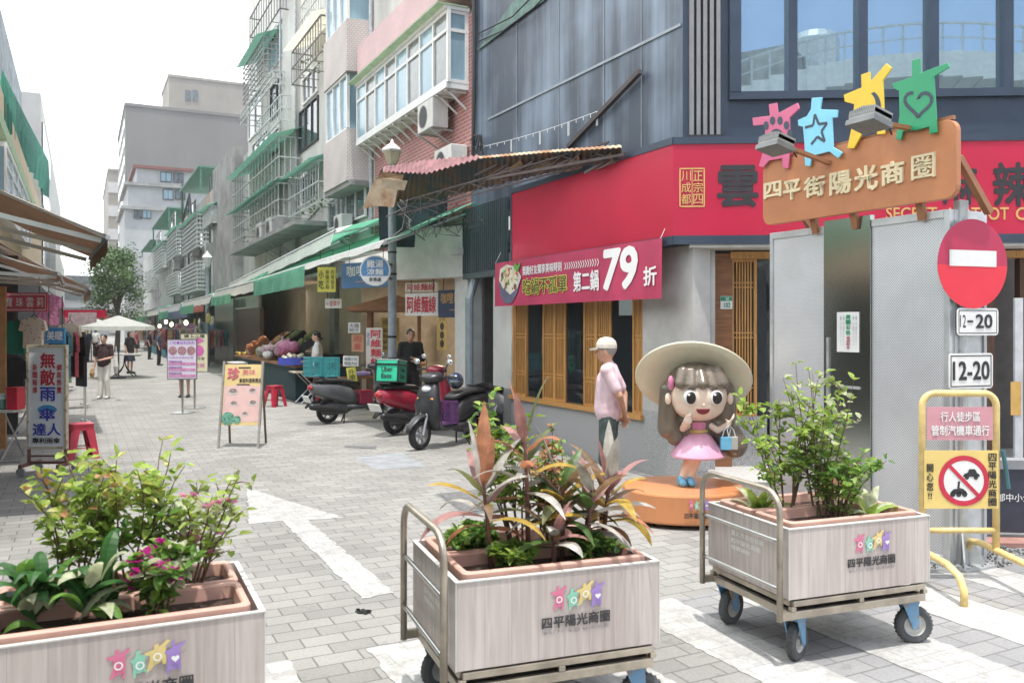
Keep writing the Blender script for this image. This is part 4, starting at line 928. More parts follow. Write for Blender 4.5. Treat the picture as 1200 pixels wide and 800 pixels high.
# hung signs under the nearest awning
def hung_sign(name, label, pan, board, items, thick=.06, hang=.4):
    t = thing(name, label, 'sign', pan.p(.5, 0)); mb = MB(); pan.slab(mb, 0, 0, 1, 1, -thick, 0); mb.build('board', board, t, world=True)
    for m, its in items:
        for it in its:
            mb = MB(); pan.text(mb, it[0], *it[1:5], **(it[5] if len(it) > 5 else {})); mb.build('lettering', m, t, world=True)
    if hang:
        mb = MB(); mb.tube([pan.p(.15, 1, -thick/2), pan.p(.15, 1, -thick/2)+UP*hang], .008, 4); mb.tube([pan.p(.85, 1, -thick/2), pan.p(.85, 1, -thick/2)+UP*hang], .008, 4); mb.build('hanger', black, t, world=True)
    return t
def pan_px(px0, px1, py0, py1, d, d2=None):
    a = D(px0, py1, d); b = D(px1, py1, d2 or d); b.z = a.z; U = b-a
    return Pan(a, U, UP, U.length, D(px0, py0, d).z-a.z)
ylw = M_('lemon_sign', (.75, .68, .12), .5, var=.05); bls = M_('blue_sign', (.09, .2, .4), .5, var=.08); pnk = M_('pink_sign', (.7, .4, .52), .6, var=.06); prp = M_('lilac_sign', (.6, .5, .68), .6, var=.05)
hung_sign('menu_sign', 'lemon yellow vertical menu sign hung under the awning, left of blue signs', pan_px(372, 393, 313, 342, 19), ylw, [(ink, [('小吃', .08, .1, .35, .9, dict(vertical=True, bold=.02)), ('麻醬涼麵', .45, .1, .65, .9, dict(vertical=True)), ('肉燥飯湯', .75, .1, .93, .9, dict(vertical=True))])])
hung_sign('shop_sign', 'blue horizontal sign under the awning directly left of round lamp post sign', pan_px(400, 457, 309, 338, 18.5, 17.6), bls, [(wlet, [('咖哩雞飯', .12, .45, .92, .9, dict(bold=.01))]), (gold, [('一級', .3, .1, .7, .38)])])
hung_sign('notice_sign', 'small white sign with red arrow hung on the shop pole', pan_px(381, 400, 350, 361, 19.5), white, [(redlet, [('←營業中', .08, .2, .92, .8)])], .03, .6)
np_ = pan_px(475, 513, 344, 370, 16.6, 16.2)
hung_sign('noodle_sign', 'white sign with red brush lettering over the noodle shop doorway', np_, white, [(redlet, [('阿維麵線', .05, .12, .95, .88, dict(bold=.03))])])
hung_sign('noodle_sign', 'upper white sign with red lettering, half hidden under white box panel', pan_px(475, 512, 332, 342, 17.6, 17.2), white, [(redlet, [('阿維麵線', .05, .1, .95, .95, dict(bold=.02))])], hang=.1)
hung_sign('shop_sign', 'dark blue sign with gold lettering right of the red noodle lettering', pan_px(513.5, 548, 340, 372, 16.2, 15.8), M_('ink_blue_sign', (.05, .07, .14), .5), [(gold, [('咖哩單品', .1, .5, .95, .9, dict(bold=.01)), ('一杯', .4, .12, .8, .42)])])
# lamp post with round sign
lp = thing('street_lamp', 'grey street lamp post with lantern standing between scooters and rusty awning', 'street lamp', (5.11, 15.0, 0))
post = M_('blue_grey_post', (.33, .37, .4), .5, .2)
mb = MB(); mb.lathe([(.13, 0), (.13, .15), (.085, .25), (.078, 2), (.075, 4.55), (.1, 4.58), (.1, 4.64), (.06, 4.7), (.06, 4.78)], 16); mb.build('post', post, lp, smooth=False)
mb = MB(); mb.lathe([(.09, 4.78), (.11, 4.82), (.17, 5.0), (.17, 5.02)], 6); mb.build('lantern', M_('cream_lantern_glass', (.75, .68, .5), .3, trans=.4), lp)
mb = MB(); mb.lathe([(.19, 5.02), (.2, 5.05), (.09, 5.14), (.04, 5.17), (.025, 5.22), (.01, 5.25)], 6); mb.build('lantern_cap', white, lp)
mb = MB()
for z in (1.2, 1.6, 2.75, 3.15): mb.lathe([(.085, z), (.085, z+.04)], 14)
mb.build('clamp', black, lp)
rs = thing('round_sign', 'round blue and white noodle sign clamped to the lamp post', 'sign', (5.11, 15, 2.9))
c = D(440, 317, 15.35); rp = Pan(c, R, UP); rp.N = rp.U.cross(rp.V); rad = .275
mb = MB(); rp.disc(mb, 0, 0, rad, .05, 32); rp.disc(mb, 0, 0, rad, -.05, 32)
k = 32
for i in range(k): a, b = 2*pi*i/k, 2*pi*(i+1)/k; mb.face([rp.p(rad*math.cos(a), rad*math.sin(a), -.05), rp.p(rad*math.cos(b), rad*math.sin(b), -.05), rp.p(rad*math.cos(b), rad*math.sin(b), .05), rp.p(rad*math.cos(a), rad*math.sin(a), .05)])
mb.build('board', white, rs, world=True)
mb = MB(); rp.poly(mb, [(.25*math.cos(a), max(-.1, .25*math.sin(a))) for a in [math.radians(-24+228*i/24) for i in range(25)]], .053); mb.build('blue_field', M_('sign_blue_face', (.1, .28, .55), .5), rs, world=True)
mb = MB(); rp.text(mb, '雞湯', -.15, .045, .15, .19, .057, .02); rp.text(mb, '涼麵', -.15, -.085, .15, .03, .057, .02); mb.build('lettering', wlet, rs, world=True)
mb = MB(); rp.text(mb, '食事處', -.11, -.2, .11, -.125, .057, .01); mb.build('black_lettering', ink, rs, world=True)
mb = MB(); mb.beam(c+R*.26+UP*.12, V3((5.11, 15, c.z+.12)), .03); mb.beam(c+R*.26-UP*.14, V3((5.11, 15, c.z-.14)), .03); mb.build('bracket', black, rs, world=True)
# distant lamp
fl = thing('street_lamp', 'small distant white lantern lamp rising above the green awnings', 'street lamp', (5.1, Yat(243, 5.1), 0))
d_ = PX(243, 383, 5.1).dot(F); mb = MB(); z = 1.8+.075*d_; mb.lathe([(.1, 0), (.09, 3), (.09, z-.3), (.12, z-.2)], 8); mb.build('post', post, fl)
mb = MB(); mb.lathe([(.1, z-.2), (.22, z+.2), (.24, z+.25), (.06, z+.45), (.02, z+.55)], 8); mb.build('lantern', white, fl)

# fruit shop walls
fs = thing('fruit_shop', 'open fruit shop with tan walls behind the heaped stall', 'shop', (XR, Yat(330), 0))
yf0, yf1 = ysA1+3.3, Yat(300)
mb = MB(); mb.box(7.5, yf0, 0, 7.6, yf1+5.8, 3.24); mb.build('back_wall', tan, fs, world=True)
mb = MB(); mb.box(XF-.2, yf0-3, 3.25, XR, yf1+8, 3.35); mb.build('ceiling', plaster, fs, world=True)
mb = MB(); mb.box(XF+.05, Yat(303), 0, XF+.2, Yat(276), 2.55); mb.build('brown_door', brownpan, fs, world=True)
mb = MB(); mb.box(XF-.1, Yat(276), 0, XF+.3, Yat(254), 3.1); mb.build('steel_cabinet', M_('dull_steel_panel', (.3, .3, .28), .4, .5), fs, world=True)
mb = MB(); mb.box(XF, Yat(303), 2.56, XF+.1, Yat(254), 3.1); mb.build('sign_band', M_('grey_sign_band', (.4, .38, .34), .7), fs, world=True)
w = wallpan(Yat(290), Yat(262), 2.6, 3.05, XF-.01); mb = MB(); w.text(mb, '手作甜品', .1, .1, .95, .9, .02, .02); mb.build('lettering', ink, fs, world=True)
mb = MB(); mb.box(XF+.1, yf1+5.8, 0, XR, yf1+5.9, 3.3); mb.build('end_wall', tan, fs, world=True)
# fruit stall
st = thing('fruit_stall', 'long market stall table with dark teal skirt, heaped with boxes and bags', 'market stall', (5.2, 24, 0))
mb = MB(); mb.box(4.55, 20.6, .82, 5.9, 29.5, .88); mb.build('tabletop', woodb, st, world=True)
mb = MB(); mb.box(4.6, 20.65, .03, 5.85, 29.4, .82); mb.build('skirt', M_('dark_teal_cloth', (.02, .06, .07), .8), st, world=True)
mb = MB(); mb.box(5.15, 20.9, .881, 5.85, 29.2, 1.12); mb.build('riser', black, st, world=True)
q = random.Random(11)
def crate(label, c, sz, rz, m, tilt=0, name='fruit_crate', cat='crate', group='tilted fruit crates on the stall'):
    t = thing(name, label, cat, c, rz, group); mb = MB(); a, b, h = sz[0]/2, sz[1]/2, sz[2]
    M = Euler((tilt, 0, 0)).to_matrix().to_4x4()
    mb.box(-a, -b, 0, a, b, .02, M); mb.box(-a, -b, .02, -a+.02, b, h, M); mb.box(a-.02, -b, .02, a, b, h, M); mb.box(-a+.02, -b, .02, a-.02, -b+.02, h, M); mb.box(-a+.02, b-.02, .02, a-.02, b, h, M)
    mb.build('box', m, t); return t
def fill(t, n, r, m, sz, tilt=0, z=.1, name='fruit'):
    M = Euler((tilt, 0, 0)).to_matrix().to_4x4(); mb = MB()
    for i in range(n): mb.ball(M @ V3((q.uniform(-1, 1)*sz[0]*.42, q.uniform(-1, 1)*sz[1]*.42, z+q.uniform(0, r))), r*q.uniform(.8, 1.15), 8, 6)
    o = mb.build(name, m, t, smooth=True); o['kind'] = 'stuff'; return o
crs = [('orange crate tilted at the far end of stall', 4.95, 27.2, (.5, .6, .2), woodb, (.7, .22, .05)), ('dark box tilted high in middle of the stall', 5.3, 24.6, (.8, .9, .25), black, (.25, .28, .1)), ('black tray leaning at the back of stall beside the pink bag', 5.5, 23.3, (.7, .8, .2), dgrey, (.3, .35, .12)), ('brown carton tilted behind the orange crate', 5.4, 26.0, (.6, .7, .25), woodb, (.65, .3, .1))]
for lab, x, y, sz, m, fc in crs:
    sz = (sz[0]*1.35, sz[1]*1.15, sz[2]); t = crate(lab, (x, y, 1.22 if x > 5 else 1.12), sz, pi/2+.2*q.uniform(-1, 1), m, -.6); fill(t, 14, .09, M_('fruit_%d' % int(fc[0]*100), fc, .4, var=.3, scale=40), sz, -.6, .16)
t = crate('shallow bright blue plastic basket at the near end of the stall', (4.62, 21.1, .89), (1.1, .55, .17), pi/2-.3, M_('blue_plastic', (.06, .09, .5), .4), 0, 'basket', 'basket', None)
fill(t, 12, .07, M_('pale_vegetables', (.6, .55, .42), .6), (1.1, .55), 0, .14, 'vegetables')
for i, (x, y, z, r, col, lab) in enumerate(((4.85, 21.4, 1.2, .27, (.6, .18, .34), 'bright pink net bag of produce above the blue basket'), (4.9, 22.4, 1.18, .3, (.6, .38, .46), 'pale pink bag of produce beside bright pink bag'), (4.75, 23.3, 1.1, .24, (.6, .4, .45), 'lilac pink bag lying toward the middle of the stall'), (4.75, 24.4, 1.06, .2, (.5, .5, .4), 'small whitish bag beside the tilted dark box'), (4.6, 22.9, 1.02, .14, (.75, .74, .7), 'crumpled white bag at the stall front'))):
    mb = MB()
    for k in range(7): mb.ball((q.uniform(-.5, .5)*r, q.uniform(-.6, .6)*r, q.uniform(-.3, .35)*r), r*q.uniform(.5, .72), 10, 7)
    mb.capsule((0, 0, r*.5), (.02, .03, r*1.25), r*.25, r*.12)
    o = mb.build('produce_bag', M_('bag_%d' % i, col, .45, var=.25, scale=14, bump=.5, bscale=30), None, remesh=.035); o.location = (x, y+1.2, z); o.scale = (1, 1.25, .9); tag(o, lab, 'bag', None)
mb = MB()
for i in range(16):
    a = q.uniform(-.5, .5); b = q.uniform(-.4, .4); mb.tube([(b, a-.12, 0), (b+.03, a-.05, .05), (b+.03, a+.05, .06), (b, a+.12, .02)], [.012, .025, .025, .01], 6)
o = mb.build('bananas', M_('banana_yellow', (.7, .5, .08), .5), None, smooth=True); o.location = (4.85, 28.6, .92); tag(o, 'heap of yellow bananas at the far left end of stall', 'fruit')
for i, (x, y, z, lab) in enumerate(((4.45, 27.6, 0, 'white foam box standing on the ground before the stall'), (4.45, 27.6, .36, 'white foam box stacked atop the lower foam box'))):
    t = thing('foam_box', lab, 'box', (x, y, z), .1, 'foam boxes before the stall'); mb = MB(); mb.box(-.3, -.42, 0, .3, .42, .3); mb.build('box', white, t, bevel=.015); mb = MB(); mb.box(-.31, -.43, .3, .31, .43, .35); mb.build('lid', offw, t, bevel=.01)
def stool(label, loc, rz, s=1, group=None):
    t = thing('stool', label, 'stool', loc, rz, group); h = .45*s; a, b = .135*s, .185*s
    mb = MB(); mb.prism([(x-a, y-a) for x, y in rrect(2*a, 2*a, .03*s)], V3((0, 0, h-.03)), V3((1, 0, 0)), V3((0, 1, 0)), UP, 0, .03)
    mb.prism([(x-a*.98, y-a*.98) for x, y in rrect(2*a*.98, 2*a*.98, .03*s)], V3((0, 0, h-.085*s)), V3((1, 0, 0)), V3((0, 1, 0)), UP, 0, .054*s); mb.build('seat', redpl, t)
    for sx in (-1, 1):
        for sy in (-1, 1):
            mb = MB(); T = [(a, a), (a-.1*s, a), (a-.1*s, a-.015), (a-.015, a-.015), (a-.015, a-.1*s), (a, a-.1*s)]; Bt = [(b, b), (b-.07*s, b), (b-.07*s, b-.015), (b-.015, b-.015), (b-.015, b-.07*s), (b, b-.07*s)]
            vs = [(sx*x, sy*y, h-.086*s) for x, y in T]+[(sx*x, sy*y, 0) for x, y in Bt]; fs_ = [[0, 1, 2, 3, 4, 5], [6, 7, 8, 9, 10, 11]]+[[i, (i+1) % 6, 6+(i+1) % 6, 6+i] for i in range(6)]
            mb.raw(vs, fs_); mb.build('leg', redpl, t)
    mb = MB(); z = .14*s; r_ = b-.05*s; mb.tube([(r_, r_, z), (-r_, r_, z), (-r_, -r_, z), (r_, -r_, z)], .012, 5, closed=True); mb.build('stretcher', redpl, t)
    return t
p = G(322, 476); stool('red plastic stool standing in front of the fruit stall', (p.x, p.y, 0), .5, 1.05)
# folding table beside it
p = G(352, 472); t = thing('folding_table', 'small folding table on crossed tube legs right of the red stool', 'table', (p.x+.3, p.y, 0), 0)
mb = MB(); mb.box(-.5, -.35, .72, .5, .35, .75); mb.build('tabletop', M_('pale_table', (.6, .52, .38), .6), t)
for y in (-.28, .28):
    mb = MB(); mb.tube([(-.35, y, 0), (.35, y, .72)], .014, 6); mb.tube([(.35, y+.03, 0), (-.35, y+.03, .72)], .014, 6); mb.build('leg', steel, t)
# noodle stall cart: timber counter with small roof and paper signs
p = PX(425, 470, 5.9); ns = thing('noodle_cart', 'timber noodle counter with little brown roof and hand written signs', 'stall', (6.4, 18.6, 0), -.35)
mb = MB(); mb.box(-.6, -.9, 0, .6, .9, .95); mb.build('counter', wooddk, ns); mb = MB(); mb.box(-.68, -.98, .95, .68, .98, 1.0); mb.build('countertop', woodb, ns)
for x in (-.55, .55):
    for y in (-.85, .85): mb = MB(); mb.beam((x, y, 1.0), (x, y, 2.2), .07); mb.build('post', woodb, ns)
mb = MB(); mb.prism([(-1.0, 2.15), (0, 2.42), (1.0, 2.15), (1.0, 2.22), (0, 2.5), (-1.0, 2.22)], V3((0, -1.2, 0)), V3((1, 0, 0)), UP, V3((0, 1, 0)), 0, 2.4) if False else mb.prism([(-1.0, 2.15), (1.0, 2.15), (1.0, 2.22), (0, 2.5), (-1.0, 2.22)], V3((0, 1.2, 0)), V3((1, 0, 0)), UP, V3((0, -1, 0)), 0, 2.4); mb.build('roof', woodb, ns)
for k in range(3): mb = MB(); mb.lathe([(.12, 1.001), (.14, 1.2), (.15, 1.22), (.13, 1.22)], 12, Matrix.Translation((-.2, -.5+k*.45, 0))); mb.build('pot', galv, ns)
def paper(name, label, px0, px1, py0, py1, d, m, items, tilt=0):
    pan = pan_px(px0, px1, py0, py1, d)
    if tilt: q_ = Matrix.Rotation(tilt, 3, pan.N); pan.U = q_ @ pan.U; pan.V = q_ @ pan.V
    return hung_sign(name, label, pan, m, items, .02, 0)
paper('paper_sign', 'tall cream sign with red noodle lettering left of the lamp post', 429, 448, 384, 431, 16.4, M_('cream_sign', (.68, .62, .55), .6, var=.04), [(redlet, [('阿維麵線', .28, .04, .92, .96, dict(vertical=True, bold=.03))]), (bluelet, [('老店', .05, .55, .22, .9, dict(vertical=True))])])
paper('paper_sign', 'white notice under the little brown roof', 408, 422, 378, 390, 16.8, offw, [(ink, [('大腸', .1, .5, .9, .92), ('蚵仔', .1, .1, .9, .45)])])
paper('paper_sign', 'orange brown notice board with faded red lettering on noodle counter', 412, 426, 391, 412, 16.9, M_('orange_card', (.6, .34, .2), .7), [(redlet, [('肉羹', .2, .1, .8, .9, dict(vertical=True))])])
paper('paper_sign', 'white two line price card above the yellow cards', 402, 420, 417, 429, 16.4, white, [(ink, [('麵線小50', .08, .54, .92, .9), ('麵線大65', .08, .1, .92, .46)])])
paper('paper_sign', 'yellow hand written card leaning on noodle counter', 408, 419, 431, 448, 16.3, ylw, [(ink, [('外帶', .15, .1, .85, .9, dict(vertical=True))])], .15)
paper('menu_board', 'yellow menu poster on shop wall just right of the lamp post', 447, 468, 372, 420, 21.2, M_('mustard_poster', (.62, .46, .14), .6, var=.1), [(ink, [('招牌菜單', .1, .82, .9, .95)]+[('麵線湯飯', .1, .08+i*.14, .6, .17+i*.14) for i in range(5)])])
paper('menu_board', 'mustard poster with three dish photos near the white pillar', 512, 524, 370, 410, 21.8, M_('mustard_poster'and'dull_mustard', (.4, .33, .16), .6), [(ink, [('●●●', .3, .06, .7, .82, dict(vertical=True)), ('小菜', .2, .85, .8, .96)])])
# hanging goods, dark backs and racks for the far shops on both sides
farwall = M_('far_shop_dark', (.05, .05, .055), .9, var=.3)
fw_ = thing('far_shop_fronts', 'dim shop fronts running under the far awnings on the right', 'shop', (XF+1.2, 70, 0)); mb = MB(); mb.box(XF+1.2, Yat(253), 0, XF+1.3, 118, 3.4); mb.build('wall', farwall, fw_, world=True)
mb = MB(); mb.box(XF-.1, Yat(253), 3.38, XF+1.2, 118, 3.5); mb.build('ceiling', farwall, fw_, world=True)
gcols = [(.5, .1, .12), (.6, .55, .5), (.1, .12, .2), (.45, .3, .4), (.03, .03, .035), (.7, .68, .62), (.1, .3, .35), (.55, .4, .2), (.2, .32, .2), (.6, .3, .35)]
gmats = [M_('garment_cloth_%d' % i, c, .85, var=.25, scale=9) for i, c in enumerate(gcols)]
def garment_mesh(w, h):
    mb = MB(); pts = [(-w*.18, 0), (-w*.5, -h*.1), (-w*.62, -h*.42), (-w*.42, -h*.46), (-w*.4, -h*.25), (-w*.42, -h), (w*.42, -h), (w*.4, -h*.25), (w*.42, -h*.46), (w*.62, -h*.42), (w*.5, -h*.1), (w*.18, 0), (0, -h*.06)]
    mb.prism(pts, V3((0, -.02, 0)), V3((1, 0, 0)), UP, V3((0, -1, 0)), -.03, .03); return mb
def rack(label, x, y, rz, n, L=1.2, h=1.5, group='clothes racks along the far shops'):
    t = thing('clothes_rack', label, 'clothes rack', (x, y, 0), rz, group); mb = MB()
    mb.tube([(-L/2, 0, .08), (-L/2, 0, h), (L/2, 0, h), (L/2, 0, .08)], .018, 6); mb.beam((-L/2, -.25, .08), (-L/2, .25, .08), .03); mb.beam((L/2, -.25, .08), (L/2, .25, .08), .03); mb.beam((-L/2, 0, .2), (L/2, 0, .2), .02)
    mb.build('rail', steel, t)
    for i in range(n):
        g_ = garment_mesh(.42, q.uniform(.7, 1.1)); o = g_.build('garment', q.choice(gmats), t); o.location = (-L/2+L*(i+.7)/(n+.4), 0, h-.04); o.rotation_euler = (0, 0, pi/2+q.uniform(-.3, .3))
    return t
kinds = ['between the steel cabinet and turquoise panel', 'behind the yellow poster stand', 'under the hanging bulbs', 'right of the white parasol', 'in the dim far shops']
for i, (px, X) in enumerate(((246, 5.3), (239, 5.4), (226, 5.3), (214, 5.2), (206, 5.0), (198, 5.0), (190, 5.1), (183, 5.0), (176, 4.9), (171, 4.9), (166, 4.8))):
    rack('rack of assorted clothes under the far right awnings', X, Yat(px, X), .15, 9, 1.6, 1.7)
hm = [M_('hanging_goods_%d' % i, c, .6, var=.2) for i, c in enumerate(((.25, .3, .5), (.5, .3, .5), (.1, .4, .5), (.6, .15, .1), (.08, .2, .4)))]
for (px0, px1, py0, py1, X, m, nm, lab, cat) in ((197, 219, 357, 373, 4.5, 0, 'cloth_banner', 'dusty blue cloth hanging below the pale green awning', 'banner'), (203, 229, 379, 400, 5.4, 1, 'wall_poster', 'lilac poster on the stall behind the yellow poster stand', 'poster'), (177, 194, 408, 424, 4.4, 2, 'turquoise_panel', 'turquoise side panel of a stall left of the poster stands', 'panel'), (229, 251, 377, 396, 5.6, 4, 'wall_poster', 'blue poster on stall left of steel cabinet', 'poster'), (222, 238, 356, 366, 5.2, 3, 'shop_sign', 'small orange red sign high under the pale green awning', 'sign')):
    w = wallpan(Yat(px0, X), Yat(px1, X), Zat((px0+px1)/2, py1, X), Zat((px0+px1)/2, py0, X), X); mb = MB(); w.slab(mb, 0, 0, 1, 1, -.03, 0); o = mb.build(nm, hm[m]); tag(o, lab, cat)
for i, (px, py, lab) in enumerate(((187, 382, 'glowing bulb hung farthest left in the dim stalls'), (194.5, 377, 'glowing bulb second from the left in the dim stalls'), (201, 380, 'glowing bulb third from left, lower than its neighbours'), (218, 378, 'glowing bulb nearest the lilac poster'))):
    c = PX(px, py, 4.9); t = thing('bulb', lab, 'light bulb', c, 0, 'bulbs over the stalls'); mb = MB(); mb.ball((0, 0, 0), (.1, .1, .13), 10, 8); mb.build('glass', M_('lit_bulb', (1, .9, .7), .4, emit=(1, .82, .5), estr=6), t); mb = MB(); mb.tube([(0, 0, .1), (0, 0, .5)], .02, 5); mb.build('cord', black, t)
# bags, toys and boxes hanging or stacked at the far stalls
gq = random.Random(77); gcol = [M_('goods_%d' % i, c, .5, var=.2) for i, c in enumerate(((.7, .2, .25), (.15, .4, .6), (.75, .6, .2), (.6, .6, .62), (.25, .5, .3), (.5, .25, .5), (.08, .08, .1), (.75, .45, .5), (.8, .75, .65)))]
for i in range(44):
    px = gq.choice((gq.uniform(168, 190), gq.uniform(186, 215), gq.uniform(205, 250))); X = gq.uniform(4.7, 5.5); y = Yat(px, X); hung = gq.random() < .6; z = gq.uniform(1.7, 2.5) if hung else gq.uniform(.0, .75)
    t = thing('hanging_bag' if hung else 'goods_box', 'bag hanging among the goods of the far right stalls' if hung else 'box stacked among the goods of the far right stalls', 'bag' if hung else 'box', (X, y, z), gq.uniform(-.5, .5), 'hanging bags at the far right stalls' if hung else 'goods boxes at the far right stalls')
    m = gq.choice(gcol); mb = MB()
    if hung: mb.loft([(-.4, -.06, .06, .17), (-.2, -.08, .08, .2), (0, -.03, .03, .16)], 10, 3, 'z'); mb.build('pouch', m, t); mb = MB(); mb.tube([(0, -.12, 0), (0, -.05, .25), (0, .05, .25), (0, .12, 0)], .012, 4); mb.build('strap', black, t)
    else: mb.box(-.25, -.3, 0, .25, .3, .36); mb.build('carton', m, t, bevel=.01); mb = MB(); mb.box(-.26, -.05, .1, -.252, .05, .25); mb.build('tag', white, t)
# parasols
def parasol(label, px, pyb, ztop, r, m, group=None):
    p = G(px, pyb); t = thing('parasol', label, 'parasol', (p.x, p.y, 0), 0, group); mb = MB(); n = 8
    prof = [(.02, ztop), (r*.5, ztop-.17*r), (r, ztop-.32*r)]
    for i in range(n):
        a, b = 2*pi*i/n, 2*pi*(i+1)/n
        for (r0, z0), (r1, z1) in zip(prof[:-1], prof[1:]): mb.face([(r0*math.cos(a), r0*math.sin(a), z0), (r1*math.cos(a), r1*math.sin(a), z1), (r1*math.cos(b), r1*math.sin(b), z1), (r0*math.cos(b), r0*math.sin(b), z0)])
        mb.face([(r*math.cos(a), r*math.sin(a), prof[2][1]), (r*math.cos(a), r*math.sin(a), prof[2][1]-.14), (r*math.cos(b), r*math.sin(b), prof[2][1]-.14), (r*math.cos(b), r*math.sin(b), prof[2][1])])
    mb.build('canopy', m, t); mb = MB(); mb.tube([(0, 0, 0), (0, 0, ztop+.05)], .025, 6); mb.build('pole', dgrey, t)
    mb = MB(); mb.lathe([(.25, 0), (.25, .05), (.05, .1)], 12); mb.build('base', dgrey, t); return t
parasol('large white parasol over a table in mid street', 139, 443, 2.2, 1.18, whitec, 'white parasols')
parasol('farther white parasol peeking behind the nearer one', 107, 424, 2.3, .95, whitec, 'white parasols')
p = G(146, 441); t = thing('bistro_table', 'small dark table on curved legs under the white parasol', 'table', (p.x, p.y, 0))
mb = MB(); mb.box(-.55, -.5, .78, .55, .5, .82); mb.build('tabletop', offw, t)
for a in (0, 1, 2, 3):
    c_, s_ = math.cos(a*pi/2+.6), math.sin(a*pi/2+.6); mb = MB(); mb.tube([(0, 0, .78), (0.04*c_, .04*s_, .4), (.2*c_, .2*s_, .2), (.45*c_, .45*s_, .05), (.5*c_, .5*s_, 0)], .02, 5); mb.build('leg', black, t)
# poster stands
def poster_stand(label, pan, base_px, m, deco):
    b = G(*base_px); t = thing('poster_stand', label, 'sign stand', (b.x, b.y, 0))
    mb = MB(); pan.slab(mb, 0, 0, 1, 1, -.02, 0); mb.build('board', m, t, world=True)
    mb = MB(); f = .02
    for r_ in ((-f, -f, 0, 1+f), (1, -f, 1+f, 1+f), (0, -f, 1, 0), (0, 1, 1, 1+f)): pan.slab(mb, *r_, -.022, .004)
    mb.build('frame', steel, t, world=True)
    c = pan.p(.5, 0, -.03); mb = MB(); mb.tube([(c.x, c.y, .03), (c.x, c.y, c.z+pan.h*.9)], .022, 8); mb.build('pole', steel, t, world=True)
    mb = MB(); mb.lathe([(.24, 0), (.24, .02), (.05, .04)], 20, Matrix.Translation((c.x, c.y, 0))); mb.build('base', steel, t, world=True)
    deco(pan, t); return t
purp = M_('purple_print', (.35, .1, .5), .5, var=.05); pinkp = M_('magenta_print', (.65, .15, .42), .5, var=.05); dishm = M_('dish_print', (.55, .3, .33), .5, var=.3, scale=30)
def deco1(pan, t):
    mb = MB(); pan.text(mb, '小吃●甜點飲料', .04, .88, .96, .97, .004); pan.text(mb, '外帶自取請先來電', .06, .52, .9, .565, .004)
    for v in (.42, .27, .12): pan.text(mb, '特惠組合價', .04, v, .5, v+.045, .004, .01)
    mb.build('lettering', purp, t, world=True)
    mb = MB()
    for v in (.35, .2, .04): pan.rect(mb, .03, v, .97, v+.06, .003); 
    mb.build('print_band', pinkp, t, world=True)
    mb = MB()
    for u in (.18, .5, .82): pan.disc(mb, u, .72, .09, .004, 20); 
    mb.build('dish_picture', dishm, t, world=True)
    mb = MB()
    for v in (.36, .21, .05): pan.text(mb, '歡迎預訂人氣點心', .06, v, .94, v+.035, .006)
    mb.build('white_lettering', wlet, t, world=True)
d1 = 1800/101
poster_stand('lilac and purple poster stand with round dish pictures', pan_px(196.5, 230, 398, 443.5, d1), (212, 484), M_('lilac_poster', (.72, .66, .76), .5, var=.03), deco1)
def deco2(pan, t):
    mb = MB(); pan.poly(mb, [(.15, .78), (.15, .86), (.6, .86), (.6, .92), (.9, .82), (.6, .72), (.6, .78)], .004); pan.disc(mb, .65, .55, .13, .004, 14); pan.text(mb, '美甲美睫', .1, .1, .9, .22, .004); mb.build('print', pinkp, t, world=True)
    mb = MB(); pan.text(mb, '請上二樓', .12, .9, .9, .98, .004, .01); pan.text(mb, '工作室', .45, .3, .9, .38, .004); mb.build('lettering', ink, t, world=True)
poster_stand('pale yellow poster stand with pink arrow behind the lilac one', pan_px(212, 243, 391, 435, 18.9), (229, 478.5), M_('pale_yellow_poster', (.72, .68, .45), .5, var=.03), deco2)
# A-frame board
af = thing('a_frame_sign', 'yellow and pink wooden A frame sign with dessert pictures in mid street', 'sign board', G(279, 525))
c0 = G(279, 525); w2 = .31; topz = 1.24
apan = Pan(c0-R*w2+UP*.33+F*.09, R, UP+F*.22*.9, 2*w2, .92)
mb = MB(); apan.slab(mb, 0, 0, 1, 1, -.012, 0); mb.build('front_panel', M_('sign_yellow', (.74, .56, .25), .6, var=.05), af, world=True)
mb = MB(); apan.poly(mb, [(.06, .12), (.06, .64), (.5, .66), (.94, .64), (.97, .12), (.97, .06), (.4, .05)], .002); mb.build('pink_field', M_('sign_pink', (.72, .48, .44), .6, var=.06), af, world=True)
mb = MB(); apan.text(mb, '珍', .12, .74, .42, .95, .004, .03); apan.text(mb, '美味', .48, .82, .8, .92, .004, .0); mb.build('red_lettering', M_('pinkred_lettering', (.7, .12, .22), .5), af, world=True)
mb = MB(); apan.text(mb, '家庭料理專賣店', .42, .7, .95, .77, .004, .015); apan.rect(mb, .38, .935, .68, .955, .004); apan.rect(mb, .36, .655, .68, .675, .004); mb.build('black_lettering', ink, af, world=True)
plate = M_('dish_plate_print', (.66, .6, .55), .6, var=.2, scale=40); food = M_('dish_food_print', (.42, .3, .28), .6, var=.4, scale=60)
for u, v, r in ((.28, .55, .085), (.75, .56, .065), (.32, .35, .07), (.78, .36, .075), (.6, .18, .055)):
    mb = MB(); apan.disc(mb, u, v, r*.6, .004, 18, ru=r); mb.build('dish_picture', plate, af, world=True)
    mb = MB(); apan.disc(mb, u, v+.015, r*.38, .006, 9, ru=r*.7); mb.build('dish_food', food, af, world=True)
mb = MB(); apan.disc(mb, .2, .11, .1, .005, 14); apan.disc(mb, .42, .09, .06, .0055, 12); mb.build('cabbage_picture', M_('cabbage_print', (.2, .5, .36), .6, var=.4, scale=40), af, world=True)
